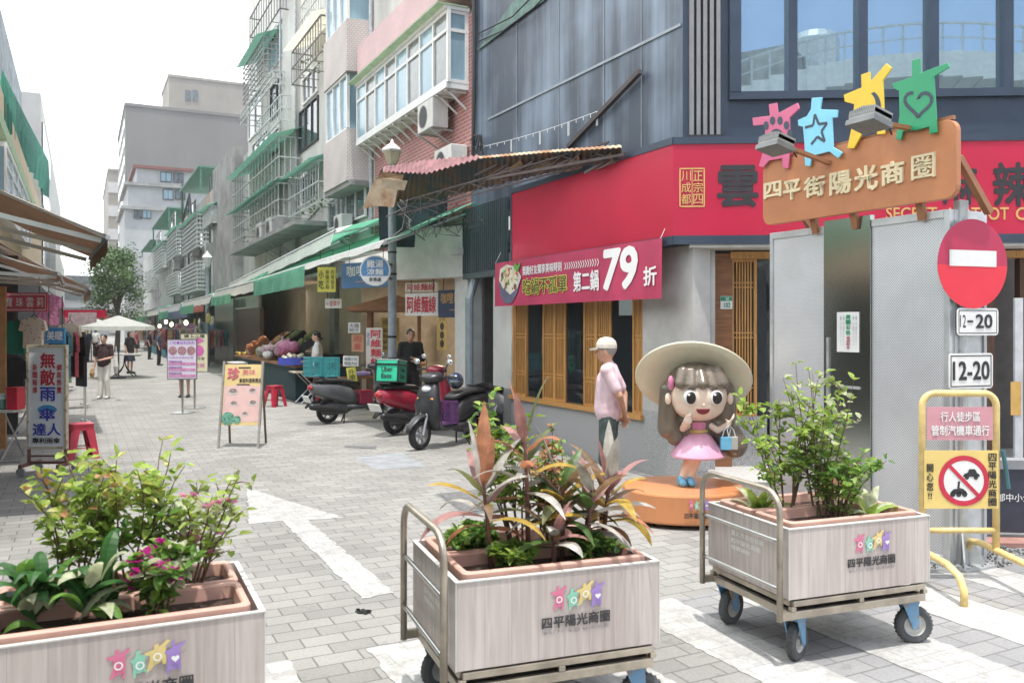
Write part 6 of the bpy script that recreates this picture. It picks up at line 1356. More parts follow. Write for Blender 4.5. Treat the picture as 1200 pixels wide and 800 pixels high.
# big sign
XS_ = 5.68; terr = M_('terracotta_sign_paint', (.5, .2, .085), .5, var=.07, scale=4)
bs = thing('district_sign', 'orange brown board with cream characters, coloured cut out figures and floodlights along its top', 'sign', (XS_, (cy0+cy1)/2, zcT))
sa, sb_ = PX(894, 383, XS_).y, PX(1121, 383, XS_).y; sz0, sz1 = PX(1000, 249, XS_).z, PX(1115, 139, XS_).z
sp_ = Pan((XS_, sa, sz0), (0, -1, 0), UP, 1, 1); bw_, bh_ = sa-sb_, sz1-sz0
mb = MB(); mb.prism(rrect(bw_, bh_, .09), sp_.o, sp_.U, sp_.V, sp_.N, -.05, 0); mb.build('board', terr, bs, world=True, bevel=.004)
def uv(px, py): p = PX(px, py, XS_); return (sa-p.y, p.z-sz0)
cream = M_('cream_letters', (.74, .62, .4), .5, var=.05)
for chx, x0, y0, x1, y1 in (('四', 896, 234, 917, 211), ('平', 919, 236, 939, 209), ('街', 943, 233, 968, 204), ('陽', 973, 230, 999, 198), ('光', 1002, 225, 1030, 191), ('商', 1033, 219, 1061, 186), ('圈', 1069, 212, 1097, 178)):
    a, b = uv(x0, y0), uv(x1, y1); mb = MB(); vs, fs = glyphs(chx, .012); xs = [v[0] for v in vs]; ys_ = [v[1] for v in vs]; mx0, mx1, my0, my1 = min(xs), max(xs), min(ys_), max(ys_)
    sp_.text(mb, chx, a[0], a[1], b[0], b[1], .012, .045 if chx != '圈' else .025)
    n0 = len(mb.v); me_v = list(mb.v); me_f = list(mb.f)
    o = mb.build('letter', cream, bs, world=True, solid=0)
    q_ = o.modifiers.new('s', 'SOLIDIFY'); q_.thickness = .012; q_.offset = -1
def crop(pts): return [(870+x*.2624, 60+y*.2625) for x, y in pts]
FIG = dict(
 green=[(770, 45), (805, 35), (808, 100), (930, 55), (937, 75), (868, 118), (878, 290), (882, 365), (848, 372), (848, 340), (790, 355), (730, 360), (722, 398), (697, 395), (715, 290), (712, 180), (690, 170), (682, 148), (770, 118)],
 blue=[(322, 212), (368, 208), (360, 262), (438, 265), (435, 298), (412, 300), (418, 430), (460, 455), (440, 480), (400, 450), (322, 470), (315, 515), (292, 512), (290, 420), (283, 340), (262, 335), (260, 310), (300, 292), (318, 262)],
 yellow=[(543, 108), (582, 95), (583, 140), (655, 58), (680, 78), (640, 135), (648, 372), (614, 374), (612, 330), (545, 375), (510, 437), (481, 435), (500, 345), (512, 240), (470, 228), (465, 198), (545, 165)],
 pink=[(130, 240), (165, 233), (170, 280), (258, 233), (266, 258), (222, 300), (225, 440), (217, 525), (192, 522), (190, 480), (130, 490), (105, 520), (85, 515), (110, 430), (115, 330), (60, 335), (57, 300), (135, 290)])
def heart(cx, cy, s, k=24): return [(cx+s*.062*16*math.sin(t)**3, cy-s*.062*(13*math.cos(t)-5*math.cos(2*t)-2*math.cos(3*t)-math.cos(4*t))) for t in [2*pi*i/k for i in range(k)]]
def outline(pan, mb, pts, th, n, skip=None):
    k = len(pts)
    for i in range(k):
        if skip and skip(i/k): continue
        (x0, y0), (x1, y1) = pts[i], pts[(i+1) % k]; d = math.hypot(x1-x0, y1-y0) or 1e-6; nx, ny = -(y1-y0)/d*th/2, (x1-x0)/d*th/2
        pan.poly(mb, [(x0+nx, y0+ny), (x1+nx, y1+ny), (x1-nx, y1-ny), (x0-nx, y0-ny)], n+.0003*(i % 2))
fcol = dict(green=(.015, .3, .13), blue=(.22, .6, .8), yellow=(.78, .52, .03), pink=(.6, .12, .24))
for nm in FIG:
    mb = MB(); pts = [uv(*c) for c in crop(FIG[nm])]
    mb.prism(pts, sp_.o, sp_.U, sp_.V, sp_.N, .02, .035); o = mb.build(nm+'_figure', M_(nm+'_figure_paint', fcol[nm], .35, var=.04), bs, world=True, bevel=.003)
inl = M_('cutout_dark', (.05, .07, .1), .6); 
mb = MB(); outline(sp_, mb, [uv(*c) for c in crop(heart(800, 235, 62))], .028, .037, lambda u: .84 < u < .95); mb.build('heart_cutout', inl, bs, world=True)
star = []
for i in range(10): r_ = 62 if i % 2 == 0 else 26; a = -pi/2-.15+pi*i/5; star.append((345+r_*math.cos(a)*.85, 355+r_*math.sin(a)*1.15))
mb = MB(); outline(sp_, mb, [uv(*c) for c in crop(star)], .024, .037, lambda u: .55 < u < .75); mb.build('star_cutout', inl, bs, world=True)
mb = MB(); mo = [(585+48*math.cos(t), 250+70*math.sin(t)) for t in [-1.2+2.4*i/10 for i in range(11)]]+[(575+36*math.cos(t), 250+62*math.sin(t)) for t in [1.2-2.4*i/10 for i in range(11)]]
sp_.poly(mb, [uv(*c) for c in crop(mo)], .037); mb.build('moon_cutout', inl, bs, world=True)
mb = MB(); 
for a in range(5): 
    t_ = -2.4+a*.55; c_ = (165+62*math.cos(t_), 385+75*math.sin(t_)); sp_.poly(mb, [uv(*c) for c in crop([(c_[0]+13*math.cos(u), c_[1]+20*math.sin(u)) for u in [2*pi*i/8 for i in range(8)]])], .037)
outline(sp_, mb, [uv(*c) for c in crop([(165+30*math.cos(u), 390+36*math.sin(u)) for u in [2*pi*i/16 for i in range(16)]])], .022, .0375); mb.build('sun_cutout', inl, bs, world=True)
ar = M_('sign_bracket_paint', (.34, .15, .07), .6)
for (px, py, nm) in ((912, 168, 'left'), (1022, 139, 'right')):                # floodlights on arms
    tip = PX(px-2, py, XS_-.52); u_, v_ = uv(px+60 if px < 1000 else px+45, py+24 if px < 1000 else py+12); root = sp_.p(u_, v_, -.02)
    mb = MB(); mb.beam(root, tip+V3((.12, 0, -.02)), .045, .03); mb.build('lamp_arm', ar, bs, world=True)
    mb = MB(); c = tip; Mx = Matrix.Translation(c) @ Euler((0, .25, 0)).to_matrix().to_4x4() @ Matrix.Scale(.86, 4)
    for i in range(15): mb.box(-.11+.0, -.13+i*.0185, .0, .11, -.122+i*.0185, .075-.02*abs(i-7)/7, Mx)
    mb.box(-.105, -.13, -.02, .105, .137, .035, Mx); mb.build('floodlight', M_('floodlight_grey', (.3, .31, .3), .5, .4, var=.1), bs, world=True)
    mb = MB(); mb.box(-.12, -.145, -.075, .115, .15, -.03, Mx); mb.build('lamp_hood', M_('floodlight_hood', (.22, .23, .23), .5, .4), bs, world=True)
    mb = MB(); mb.tube([Mx @ V3((.1, .05, .02)), Mx @ V3((.2, .0, .06)), Mx @ V3((.16, -.06, -.03)), Mx @ V3((.28, 0, -.04))], .008, 5); mb.build('lamp_cable', black, bs, world=True)
mb = MB(); a_, b_ = sp_.p(bw_-.03, bh_*.52, -.06), V3((XC+.35, cy0+.25, zcT)); mb.beam(a_, V3((XC+.3, cy0-.1, zcT-.02)), .05); mb.build('strut', ar, bs, world=True); mb = MB(); mb.beam(sp_.p(.25, bh_*.5, -.07), V3((XC+.2, sa-.3, zcT)), .05); mb.build('strut', ar, bs, world=True)
mb = MB(); mb.beam(sp_.p(0, bh_+.012, -.03), sp_.p(bw_*.98, bh_+.012, -.03), .03)
for u in (.28, .5, .82): mb.beam(sp_.p(bw_*u, .05, -.06), sp_.p(bw_*u, -.12, -.1), .06, .04)
mb.build('bracket', ar, bs, world=True)
# no entry post
Pp = G(1126, 662); pst = thing('no_entry_post', 'grey post with round red no entry sign above two white time plates', 'road sign', (Pp.x, Pp.y, 0))
mb = MB(); mb.lathe([(.052, .0), (.05, 2.75), (.0, 2.76)], 14); mb.build('pole', galv, pst)
mb = MB()
for z0, z1 in ((1.36, 1.52), (1.0, 1.18)): mb.lathe([(.0535, z0), (.0535, z1)], 14, cap=False)
mb.build('orange_tape', M_('orange_tape', (.7, .32, .04), .5, var=.2, scale=20), pst)
mb = MB()
for k in range(4): a = pi/4+k*pi/2; c_, s_ = math.cos(a), math.sin(a); mb.raw([(.05*c_-.006*s_, .05*s_+.006*c_, .02), (.17*c_-.006*s_, .17*s_+.006*c_, .02), (.05*c_-.006*s_, .05*s_+.006*c_, .26), (.05*c_+.006*s_, .05*s_-.006*c_, .02), (.17*c_+.006*s_, .17*s_-.006*c_, .02), (.05*c_+.006*s_, .05*s_-.006*c_, .26)], [(0, 1, 2), (5, 4, 3), (0, 3, 4, 1), (1, 4, 5, 2), (2, 5, 3, 0)])
mb.box(-.17, -.17, 0, .17, .17, .02); mb.build('base_plate', galv, pst)
nrm = V3((-.15, -.99, 0)).normalized(); Us = V3((-nrm.y, nrm.x, 0)); c = PP(1140, 309, Pp+nrm*.07, nrm)
nr = Pan(c, Us, UP)
redA, redB = M_('shaded_red_sheeting', (.5, .03, .09), .4, var=.06), M_('lit_red_sheeting', (.75, .035, .06), .35, var=.03)  # shade over the upper half is painted in as a darker red
mb = MB(); rad = .335
for i in range(40): a, b = 2*pi*i/40, 2*pi*(i+1)/40; mb.face([nr.p(rad*math.cos(a), rad*math.sin(a), -.004), nr.p(rad*math.cos(b), rad*math.sin(b), -.004), nr.p(rad*math.cos(b), rad*math.sin(b), .0), nr.p(rad*math.cos(a), rad*math.sin(a), .0)][::-1])
nr.disc(mb, 0, 0, rad, -.004, 40); mb.build('disc_edge', galv, pst, world=True)
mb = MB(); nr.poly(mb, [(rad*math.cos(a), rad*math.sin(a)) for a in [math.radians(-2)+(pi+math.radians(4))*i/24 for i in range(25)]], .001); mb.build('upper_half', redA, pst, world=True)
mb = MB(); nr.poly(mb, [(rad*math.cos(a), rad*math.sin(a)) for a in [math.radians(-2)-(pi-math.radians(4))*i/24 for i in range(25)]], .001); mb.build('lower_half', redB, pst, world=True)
mb = MB(); nr.rect(mb, -.225, -.02, .225, .1, .004); mb.build('white_bar', white, pst, world=True)
def plate(px0, px1, py0, py1, txt, rim):
    a = PP(px0, py1, Pp+nrm*.065, nrm); b = PP(px1, py1, Pp+nrm*.065, nrm); U = b-a; U.z = 0; h = PP((px0+px1)/2, py0, Pp+nrm*.065, nrm).z-PP((px0+px1)/2, py1, Pp+nrm*.065, nrm).z
    w = Pan(a, U, UP, U.length, h); mb = MB(); mb.prism(rrect(w.w, w.h, .03), w.o, w.U, w.V, w.N, -.005, 0); o = mb.build('time_plate', white, pst, world=True)
    Mi = Matrix.Translation(-pst.location)
    mb = MB(); e = rim/w.w; f = rim/w.h; i0, i1 = .015/w.w, .015/w.h
    for r_ in ((i0, i1, 1-i0, i1+f), (i0, 1-i1-f, 1-i0, 1-i1), (i0, i1+f, i0+e, 1-i1-f), (1-i0-e, i1+f, 1-i0, 1-i1-f)): w.rect(mb, *r_, .002)
    mb.xf(Mi); mb.build('border', ink, o)
    for it in txt: mb = MB(); w.text(mb, it[0], *it[1:5], .002, it[5]); mb.xf(Mi); mb.build('lettering', ink, o)
plate(1121.5, 1170, 361, 393, [('12', .07, .3, .21, .75, .0), ('-', .24, .48, .38, .55, .02), ('20', .44, .26, .85, .78, .03)], .006)
plate(1112, 1163.5, 414.5, 456, [('12-20', .08, .24, .92, .78, .03)], .008)
mb = MB(); q = random.Random(2)
for i in range(420):
    a, r_ = q.uniform(0, 2*pi), .5*q.random()**.7; s_ = q.uniform(.006, .016); mb.cbox((Pp.x+.28+r_*math.cos(a)*1.2, Pp.y+.12+r_*math.sin(a)*.6, .006+s_*q.random()*1.2), (s_*1.3, s_, s_*.8), Euler((q.random()*3, q.random()*3, q.random()*3)))
tag(mb.build('gravel', M_('dark_gravel', (.22, .23, .24), .9, var=.3, scale=30)), 'small spill of dark gravel at foot of the no entry post', 'gravel', kind='stuff')
mb = MB(); a, b = G(1115, 652, .0), G(1215, 668, .0); mb.beam((a.x-.2, a.y+.55, .02), (b.x+.8, b.y+.42, .02), .22, .04)
struct(mb.build('kerb', M_('red_kerb', (.45, .24, .2), .8, var=.15)), 'low red tinted kerb strip behind the gravel', 'kerb')
# barrier
bc = D(1124, 660, 6.05); br_ = thing('barrier', 'pale yellow tube barrier carrying pink and yellow pedestrian zone signs', 'barrier', (bc.x, bc.y, 0), -YAW)
wv = .262; ty = .0; r_ = .024; zt_ = 1.33
arc_ = lambda cx, cz, rr_, a0, a1, k=6: [(cx+rr_*math.cos(a0+(a1-a0)*i/k), 0, cz+rr_*math.sin(a0+(a1-a0)*i/k)) for i in range(k+1)]
pth = [(-wv, 0, .2)]+arc_(-wv+.09, zt_-.09, .09, pi, pi/2)+arc_(wv-.09, zt_-.09, .09, pi/2, 0)+[(wv, 0, .2)]
mb = MB(); mb.tube(pth, r_, 12); mb.tube([(-wv, 0, .36), (wv, 0, .36)], r_*.85, 10); mb.build('frame', paint_y, br_, smooth=True)
for sx in (-1, 1):
    mb = MB(); x = sx*wv; mb.tube([(x, .42, .03), (x, .4, .12), (x, .33, .2), (x, .2, .22), (x, -.35, .215), (x, -.5, .18), (x, -.56, .1), (x, -.56, .0)], r_, 12); mb.build('foot', paint_y, br_, smooth=True)
pb = Pan((-wv+.028, -.012, 1.0), (1, 0, 0), UP, 2*wv-.056, .235)
mb = MB(); pb.slab(mb, 0, 0, 1, 1, -.004, 0); mb.build('pink_sign', M_('faded_pink_sign', (.62, .3, .34), .45, var=.05), br_)
mb = MB(); pb.text(mb, '行人徒步區', .2, .56, .8, .86, .003, .02); pb.text(mb, '管制汽機車通行', .06, .14, .94, .45, .003, .02); mb.build('white_lettering', wlet, br_)
pb = Pan((-wv+.0, -.03, .52), (1, 0, 0), UP, 2*wv, .41)
mb = MB(); pb.slab(mb, 0, 0, 1, 1, -.004, 0); mb.build('yellow_sign', M_('yellow_sign', (.78, .58, .2), .45, var=.06), br_)
mb = MB(); pb.disc(mb, .53, .48, .165, .002, 36); mb.build('disc_white', white, br_)
mb = MB(); pb.ring(mb, .53, .48, .142, .178, .0035, 36); pb.poly(mb, [(.53-.255, .48+.29), (.53-.22, .48+.335), (.53+.255, .48-.29), (.53+.22, .48-.335)], .0055); mb.build('prohibition_ring', M_('prohibition_red', (.6, .03, .07), .4), br_)
mb = MB(); pb.poly(mb, [(.52, .57), (.54, .6), (.58, .62), (.6, .68), (.68, .68), (.71, .61), (.74, .59), (.74, .55), (.52, .55)], .0045); pb.disc(mb, .57, .54, .016, .0045, 10); pb.disc(mb, .69, .54, .016, .0045, 10)
pb.poly(mb, [(.36, .3), (.4, .34), (.44, .34), (.45, .47), (.48, .47), (.47, .36), (.52, .34), (.56, .3), (.56, .26), (.36, .26)], .0045)
for u in (.38, .46, .54): pb.disc(mb, u, .25, .02, .0045, 10)
pb.text(mb, '開心您', .03, .3, .12, .78, .003, .02, vertical=True); pb.text(mb, '!!', .05, .17, .1, .27, .003, .02); pb.text(mb, '四平陽光商圈', .86, .04, .97, .96, .003, .02, vertical=True); mb.build('black_lettering', ink, br_)
mb = MB(); mb.tube([(wv+.03, -.03, .93), (wv+.05, -.03, .82), (wv+.07, -.03, .66)], .014, 6); mb.build('blue_tie', M_('blue_green_strap', (.05, .15, .18), .6), br_)
# information stand and the hanging strip at the right edge
wv_ = Pan(G(1136, 646)+F*.35+UP*.08, R*1.0-F*.1, UP, 1.3, .62); ist = thing('information_stand', 'low slate coloured board with small white lettering behind the yellow barrier', 'sign board', wv_.p(.5, 0))
ist.location.z = 0
mb = MB(); wv_.slab(mb, 0, 0, 1, .86, -.12, 0); mb.build('board', M_('slate_board', (.045, .05, .075), .4), ist, world=True)
mb = MB(); wv_.slab(mb, -.02, .86, 1.02, .98, -.14, .02); mb.build('top', M_('slate_top', (.3, .31, .33), .5), ist, world=True)
mb = MB(); wv_.slab(mb, .05, -.13, .1, 0, -.1, -.02); wv_.slab(mb, .85, -.13, .9, 0, -.1, -.02); mb.build('foot', black, ist, world=True)
mb = MB(); wv_.text(mb, '經濟部中小企業處', .2, .42, .62, .53, .004, .01); mb.build('lettering', wlet, ist, world=True)
mb = MB(); wv_.rect(mb, .09, .38, .17, .58, .003); mb.build('badge', wlet, ist, world=True)
mb = MB(); wv_.poly(mb, [(.1, .47), (.125, .55), (.16, .56), (.16, .47)], .005); mb.build('badge_emblem', redlet, ist, world=True)
hs_ = pan_px(1187, 1199, 349, 545, 8.6); t = thing('narrow_sign', 'tall narrow white and orange sign panel at the right edge by the entrance', 'sign', hs_.p(.5, 0)); t.location.z = 0
mb = MB(); hs_.slab(mb, .2, 0, 1, 1, -.03, 0); mb.build('panel', M_('pale_panel', (.62, .64, .66), .5), t, world=True)
mb = MB(); hs_.rect(mb, -.25, .3, .75, .5, .006); mb.build('orange_patch', M_('orange_patch', (.7, .42, .12), .5), t, world=True)
mb = MB(); c = hs_.p(.6, 0, -.015); mb.beam(c, V3((c.x, c.y, 0)), .04); mb.lathe([(.16, 0), (.16, .02), (.03, .03)], 14, Matrix.Translation((c.x, c.y, 0))); mb.build('stand', galv, t, world=True)

# ================================================================== GIRL STATUE ON ORANGE PLINTH
sc_ = D(800, 600, 8.05); stt = thing('statue', 'painted statue of a girl in wide straw hat and pink dress on orange plinth', 'statue', (sc_.x, sc_.y, 0), math.atan2(-F.y, -F.x)-math.pi/2+math.pi/2)
# local frame: +x towards the viewer, +y to the viewer's right
fx = -F; fy = R
def L_(x, y, z): return V3((x, y, z))
stt.rotation_euler = (0, 0, math.atan2(fx.y, fx.x))      # local x = towards camera; local y then points to the viewer's right
ori = M_('orange_plinth_paint', (.62, .25, .1), .35, var=.06, scale=3, coat=.3)
mb = MB(); n = 40; ol = [(.52*math.copysign(abs(math.cos(a))**.8, math.cos(a)), .56*math.sin(a)) for a in [2*pi*i/n for i in range(n)]]
mb.prism(ol, V3((0, 0, .04)), V3((1, 0, 0)), V3((0, 1, 0)), UP, 0, .27); mb.build('plinth', ori, stt, bevel=.02)
for a in range(6):
    mb = MB(); x, y = .42*math.cos(a*pi/3+.3), .46*math.sin(a*pi/3+.3); mb.ball((x, y, .022), .022, 8, 6); mb.build('castor', black, stt)
zP = .31
pn_ = Pan((.523, .02, .05), (0, 1, 0), UP, .3, .25)
lgc = [('pink', M_('logo_pink', (.72, .2, .33), .5)), ('green', M_('logo_green', (.3, .66, .5), .5)), ('yellow', M_('logo_yellow', (.78, .62, .25), .5)), ('purple', M_('logo_purple', (.38, .25, .6), .5))]
def figpoly(key, x0, y0, x1, y1):
    P_ = FIG[{'purple': 'green', 'green': 'blue'}.get(key, key)]; xs = [p[0] for p in P_]; ys_ = [p[1] for p in P_]
    return [(x0+(x-min(xs))/(max(xs)-min(xs))*(x1-x0), y1-(y-min(ys_))/(max(ys_)-min(ys_))*(y1-y0)) for x, y in P_]
def logo(pan, par, u0, v0, u1, v1, n=.003, txt='四平陽光商圈', sub=True, m=None):
    """four little figures above the street's name"""
    du = (u1-u0); dv = v1-v0
    for (key, mm), (a, b, c, d) in zip(lgc, ((.13, .46, .36, .95), (.36, .44, .55, .88), (.5, .52, .76, 1.0), (.7, .42, .92, .97))):
        mb = MB(); pan.poly(mb, figpoly(key, u0+a*du, v0+b*dv, u0+c*du, v0+d*dv), n+.0004*a*10); o = mb.build('logo_figure', mm, par)
        mb = MB(); cx, cy = u0+(a+c)/2*du, v0+(b+d)/2*dv-.02*dv
        if key == 'purple': pan.poly(mb, [(x, cy-(y-cy)*pan.w/pan.h) for x, y in heart(cx, cy, .042*du)], n+.008)
        else: pan.ring(mb, cx, cy, .03*du*pan.w, .045*du*pan.w, n+.006, 14)
        mb.build('logo_mark', wlet, par)
    mb = MB(); pan.text(mb, txt, u0, v0+.12*dv, u1, v0+.36*dv, n, .03); mb.build('lettering', m or M_('logo_ink', (.06, .06, .065), .6), par)
    if sub: mb = MB(); pan.text(mb, 'S U N  S Q U A R E', u0+.03*du, v0, u1-.03*du, v0+.06*dv, n, 0); mb.build('small_lettering', M_('logo_grey', (.3, .3, .3), .6), par)
pn_.o = V3((.526, -.12, .06)); logo(pn_, stt, .1, .1, .9, .95, .006, sub=False)
# figure
skn = M_('statue_skin', (.84, .66, .53), .35, var=.03, coat=.3); hairp = M_('statue_hair_paint', (.17, .135, .1), .3, var=.08, coat=.3); pinkd = M_('statue_pink', (.68, .22, .38), .3, var=.03, coat=.3); pinks = M_('statue_skirt_pink', (.72, .36, .5), .3, var=.03, coat=.3)
straw = M_('statue_straw', (.82, .75, .57), .45, var=.05, coat=.1); blus = M_('statue_blue', (.16, .5, .75), .3, coat=.3)
hz = 1.15; yo = .14; hk = 1.27
mb = MB()                                                              # body: head, neck, torso, arms, legs
mb.ball((.02, yo, hz), (.23, .27, .235), 24, 16); mb.ball((.06, yo, hz-.08), (.18, .24, .15), 20, 12)
mb.capsule((0, yo, .86), (0, yo, 1.0), .05, .05); mb.capsule((0, yo, .76), (0, yo, .88), .075, .07)
mb.capsule((.0, yo-.05, .62), (.01, -.01, zP+.06), .055, .036); mb.capsule((0, yo+.01, .62), (.01, .07, zP+.06), .055, .036)
mb.capsule((.03, yo-.08, .89), (.06, yo-.15, .85), .035, .034); mb.capsule((.06, yo-.15, .85), (.17, yo-.14, .92), .034, .034); mb.ball((.19, yo-.13, .94), (.035, .045, .04))
mb.capsule((.02, yo+.08, .9), (.05, yo+.18, .83), .035, .032); mb.capsule((.05, yo+.18, .83), (.1, yo+.27, .9), .032, .026)
for k, (a, b) in enumerate(((.05, .02), (.035, .05), (.015, .06), (-.005, .06))): mb.capsule((.105, yo+.27+.004*k, .91), (.11+a*.5, yo+.285+b*.5, .95+.014*k), .014, .01, 6)
mb.capsule((.1, yo+.265, .905), (.12, yo+.235, .945), .014, .01, 6)
for k in range(4): mb.capsule((.2, yo-.16+.018*k, .95), (.215, yo-.145+.012*k, .985), .013, .011, 6)
mb.build('body', skn, stt, remesh=.011, smo=3)
mb = MB()                                                              # hair: cap, fringe, long sides
mb.ball((-.06, yo, hz+.05), (.25, .3, .275), 24, 16)
for y in (-.27, .27): mb.capsule((-.02, yo+y, hz+.05), (-.04, yo+y*1.02, .84), .09, .1)
mb.capsule((-.08, yo-.24, .88), (-.05, yo-.2, .76), .13, .09); mb.capsule((-.1, yo+.24, .86), (-.06, yo+.36, .68), .16, .13); mb.capsule((-.1, yo, 1.1), (-.1, yo, .8), .24, .17)
for i in range(5): y = -.2+.1*i; mb.capsule((.12, yo+y*.8, hz+.23), (.235-abs(y)*.25, yo+y, hz+.125-.015*(i % 2)), .065, .05)
mb.build('hair', hairp, stt, remesh=.014, smo=2)
for y in (-.29, .29): mb = MB(); mb.ball((.07, yo+y, hz-.02), (.03, .03, .055)); mb.build('ear', skn, stt)
for y in (-.12, .12):
    e = V3((.235, yo+y, hz+.005)); mb = MB(); mb.ball(e, (.03, .062, .07), 18, 12); o = mb.build('eye', white, stt)
    mb = MB(); mb.ball(e+V3((.011, .004, -.002)), (.024, .05, .06), 16, 10); mb.build('iris', EYE, o)
    mb = MB(); mb.ball(e+V3((.033, -.017, .026)), .012, 8, 6); mb.build('glint', white, o)
    mb = MB(); mb.tube([e+V3((.008, -.055, .085)), e+V3((.016, 0, .1)), e+V3((.004, .055, .085))], .006, 6); mb.build('brow', hairp, stt)
mb = MB(); mb.prism([(.062*math.cos(a), .05*math.sin(a)) for a in [pi+pi*i/12 for i in range(13)]], V3((.232, yo, hz-.1)), V3((0, 1, 0)), V3((.25, 0, 1)).normalized(), V3((1, 0, -.25)).normalized(), -.02, .012); mb.build('mouth', M_('statue_mouth', (.25, .02, .03), .4), stt)
mb = MB(); mb.ball((.262, yo, hz-.06), (.014, .014, .011), 8, 6); mb.build('nose', skn, stt)
Ty = Matrix.Translation((0, yo, 0))
mb = MB(); mb.lathe([(.088, .81), (.082, .83), (.098, .9), (.085, .93), (.06, .935)], 20, Ty); mb.build('bodice', pinkd, stt, smooth=True)
mb = MB(); mb.lathe([(.075, .82), (.13, .77), (.2, .68), (.25, .6), (.255, .585), (.245, .58), (.19, .61)], 32, Ty); mb.build('skirt', pinks, stt, smooth=True)
mb = MB(); mb.lathe([(.09, .805), (.098, .812), (.098, .832), (.09, .84)], 24, Ty); mb.build('belt', M_('statue_gold', (.62, .42, .14), .35), stt, smooth=True)
for y in (-.015, .07):
    mb = MB(); mb.capsule((0, y, zP+.04), (.09, y, zP+.032), .045, .038); mb.ball((.01, y, zP+.07), (.042, .04, .03)); mb.build('shoe', blus, stt, remesh=.01, smo=2)
# hat: wide brim tilted so that its underside faces the viewer
Mh = Matrix.Translation((-.1, yo-.02, hz+.18)) @ Euler((math.radians(-9), math.radians(-50), 0)).to_matrix().to_4x4() @ Matrix.Rotation(0, 4, 'Z')
mb = MB(); mb.lathe([(.22, .02), (.32, -.0), (.44, -.025), (.535, -.045), (.55, -.035), (.54, -.02), (.42, .005), (.3, .03), (.22, .06), (.21, .16), (.17, .23), (.05, .25)], 48, Mh @ Matrix.Diagonal((.84, 1.0, 1, 1))); o = mb.build('hat', straw, stt, smooth=True)
mb = MB(); mb.ball((.1, yo-.27, hz+.13), (.03, .03, .07), 10, 8); mb.build('hair_bow', pinkd, stt)
for y, m, x in ((yo+.235, blus, .12), (yo+.3, M_('statue_grey_bag', (.5, .48, .44), .4), .1)):
    mb = MB(); mb.box(x-.025, y-.05, .66, x+.025, y+.05, .78); o = mb.build('shopping_bag', m, stt, bevel=.006)
    mb = MB(); mb.tube([(x, y-.03, .78), (x, y-.015, .84), (x, yo+.27, .89), (x, y+.015, .84), (x, y+.03, .78)], .005, 5); mb.build('bag_handle', white, o)

# ================================================================== PEOPLE IN THE SCENE
blush = M_('pink_polo_cloth', (.7, .52, .57), .85, var=.08, scale=14, bump=.6, bscale=9); teals = M_('dark_teal_shorts', (.07, .105, .105), .85, var=.25, scale=14, bump=.6, bscale=10)
hd_ = heading(-1, .28); p = D(714, 590, 8.85)
man = human('man in pink polo shirt, teal shorts and pale cap, hands behind his back', p, hd_, 1.66, skin, blush, teals, M_('grey_shoes', (.3, .3, .3), .7), 'short', 'shorts',
     J=dict(ell=(-.14, .2, 1.13), elr=(-.13, -.21, 1.12), wrl=(-.17, .02, .92), wrr=(-.15, -.09, .9), head=(.035, 0, 1.585)), cap=M_('cream_cap', (.66, .62, .55), .8), hairm=M_('grey_hair', (.3, .29, .28), .8), fat=1.06, hem=.52)
mb = MB(); mb.tube([(.1, -.07, 1.585), (.0, -.082, 1.59)], .003, 4); mb.tube([(.1, .07, 1.585), (.0, .082, 1.59)], .003, 4); mb.tube([(.115, -.06, 1.585), (.122, 0, 1.59), (.115, .06, 1.585)], .003, 4); mb.build('glasses', black, man)
blk = M_('black_cloth', (.02, .02, .022), .9); brt = M_('dark_brown_top', (.06, .03, .03), .85, var=.15); wht = M_('cream_trousers', (.82, .79, .72), .85, var=.06)
w_p = G(122, 467); wo_ = human('woman in dark brown top and cream trousers walking toward the camera with a shoulder bag', w_p, heading(.05, -1), 1.6, skin2, brt, wht, offw, 'short', 'trousers',
     J=dict(ell=(.02, .22, 1.1), wrl=(.2, .05, 1.05), elr=(-.04, -.23, 1.1), wrr=(.02, -.25, .85), knl=(.05, .08, .49), knr=(-.02, -.08, .49)), hairm=hair, hairstyle='bun', fat=.95)
def bag(label, c, sz, m, strap=None):
    t = thing('handbag', label, 'bag', c, 0); mb = MB(); mb.loft([(-sz[2], -.04, .04, sz[0]*.8), (-sz[2]*.5, -.06, .06, sz[0]), (0, -.03, .03, sz[0]*.85)], 12, 3, 'z'); mb.build('pouch', m, t); mb = MB(); mb.tube([(0, -sz[0]*.6, 0), (0, -sz[0]*.3, strap or .2), (0, sz[0]*.3, strap or .2), (0, sz[0]*.6, 0)], .01, 5); mb.build('strap', m, t); return t
c = D(109, 408, 20.95); bag('small straw handbag in the walking woman\'s hand', (c.x-.02, c.y, .78), (.14, 0, .22), M_('straw_bag', (.5, .33, .15), .8), .12)
c = D(136, 415, 20.9); bag('white tote bag at the walking woman\'s side', (c.x, c.y, 1.02), (.2, 0, .36), offw, .3)
p = G(102, 424); human('man in dark blue shirt and black trousers far off near the left shops', p, heading(.1, -1), 1.7, skin, M_('deep_blue_cloth', (.03, .05, .1), .85), blk, black, 'short', 'trousers', hairm=hair, J=dict(knl=(.1, .1, .5), knr=(-.08, -.1, .5), anl=(.15, .1, .08), anr=(-.18, -.1, .1)), vox=.02)
p = G(112, 418); human('distant person in pale grey shirt beside the far left shops', p, heading(0, 1), 1.66, skin, offw, blk, black, 'short', 'trousers', hairm=hair, vox=.022)
p = G(146, 440); human('person in dark sleeveless dress standing behind the parasol table', V3((p.x+.25, p.y+1.6, 0)), heading(1, -.3), 1.62, skin2, blk, M_('dress_black', (.025, .03, .05), .8), black, 'short', 'skirt', hairm=hair, hairstyle='long', vox=.02)
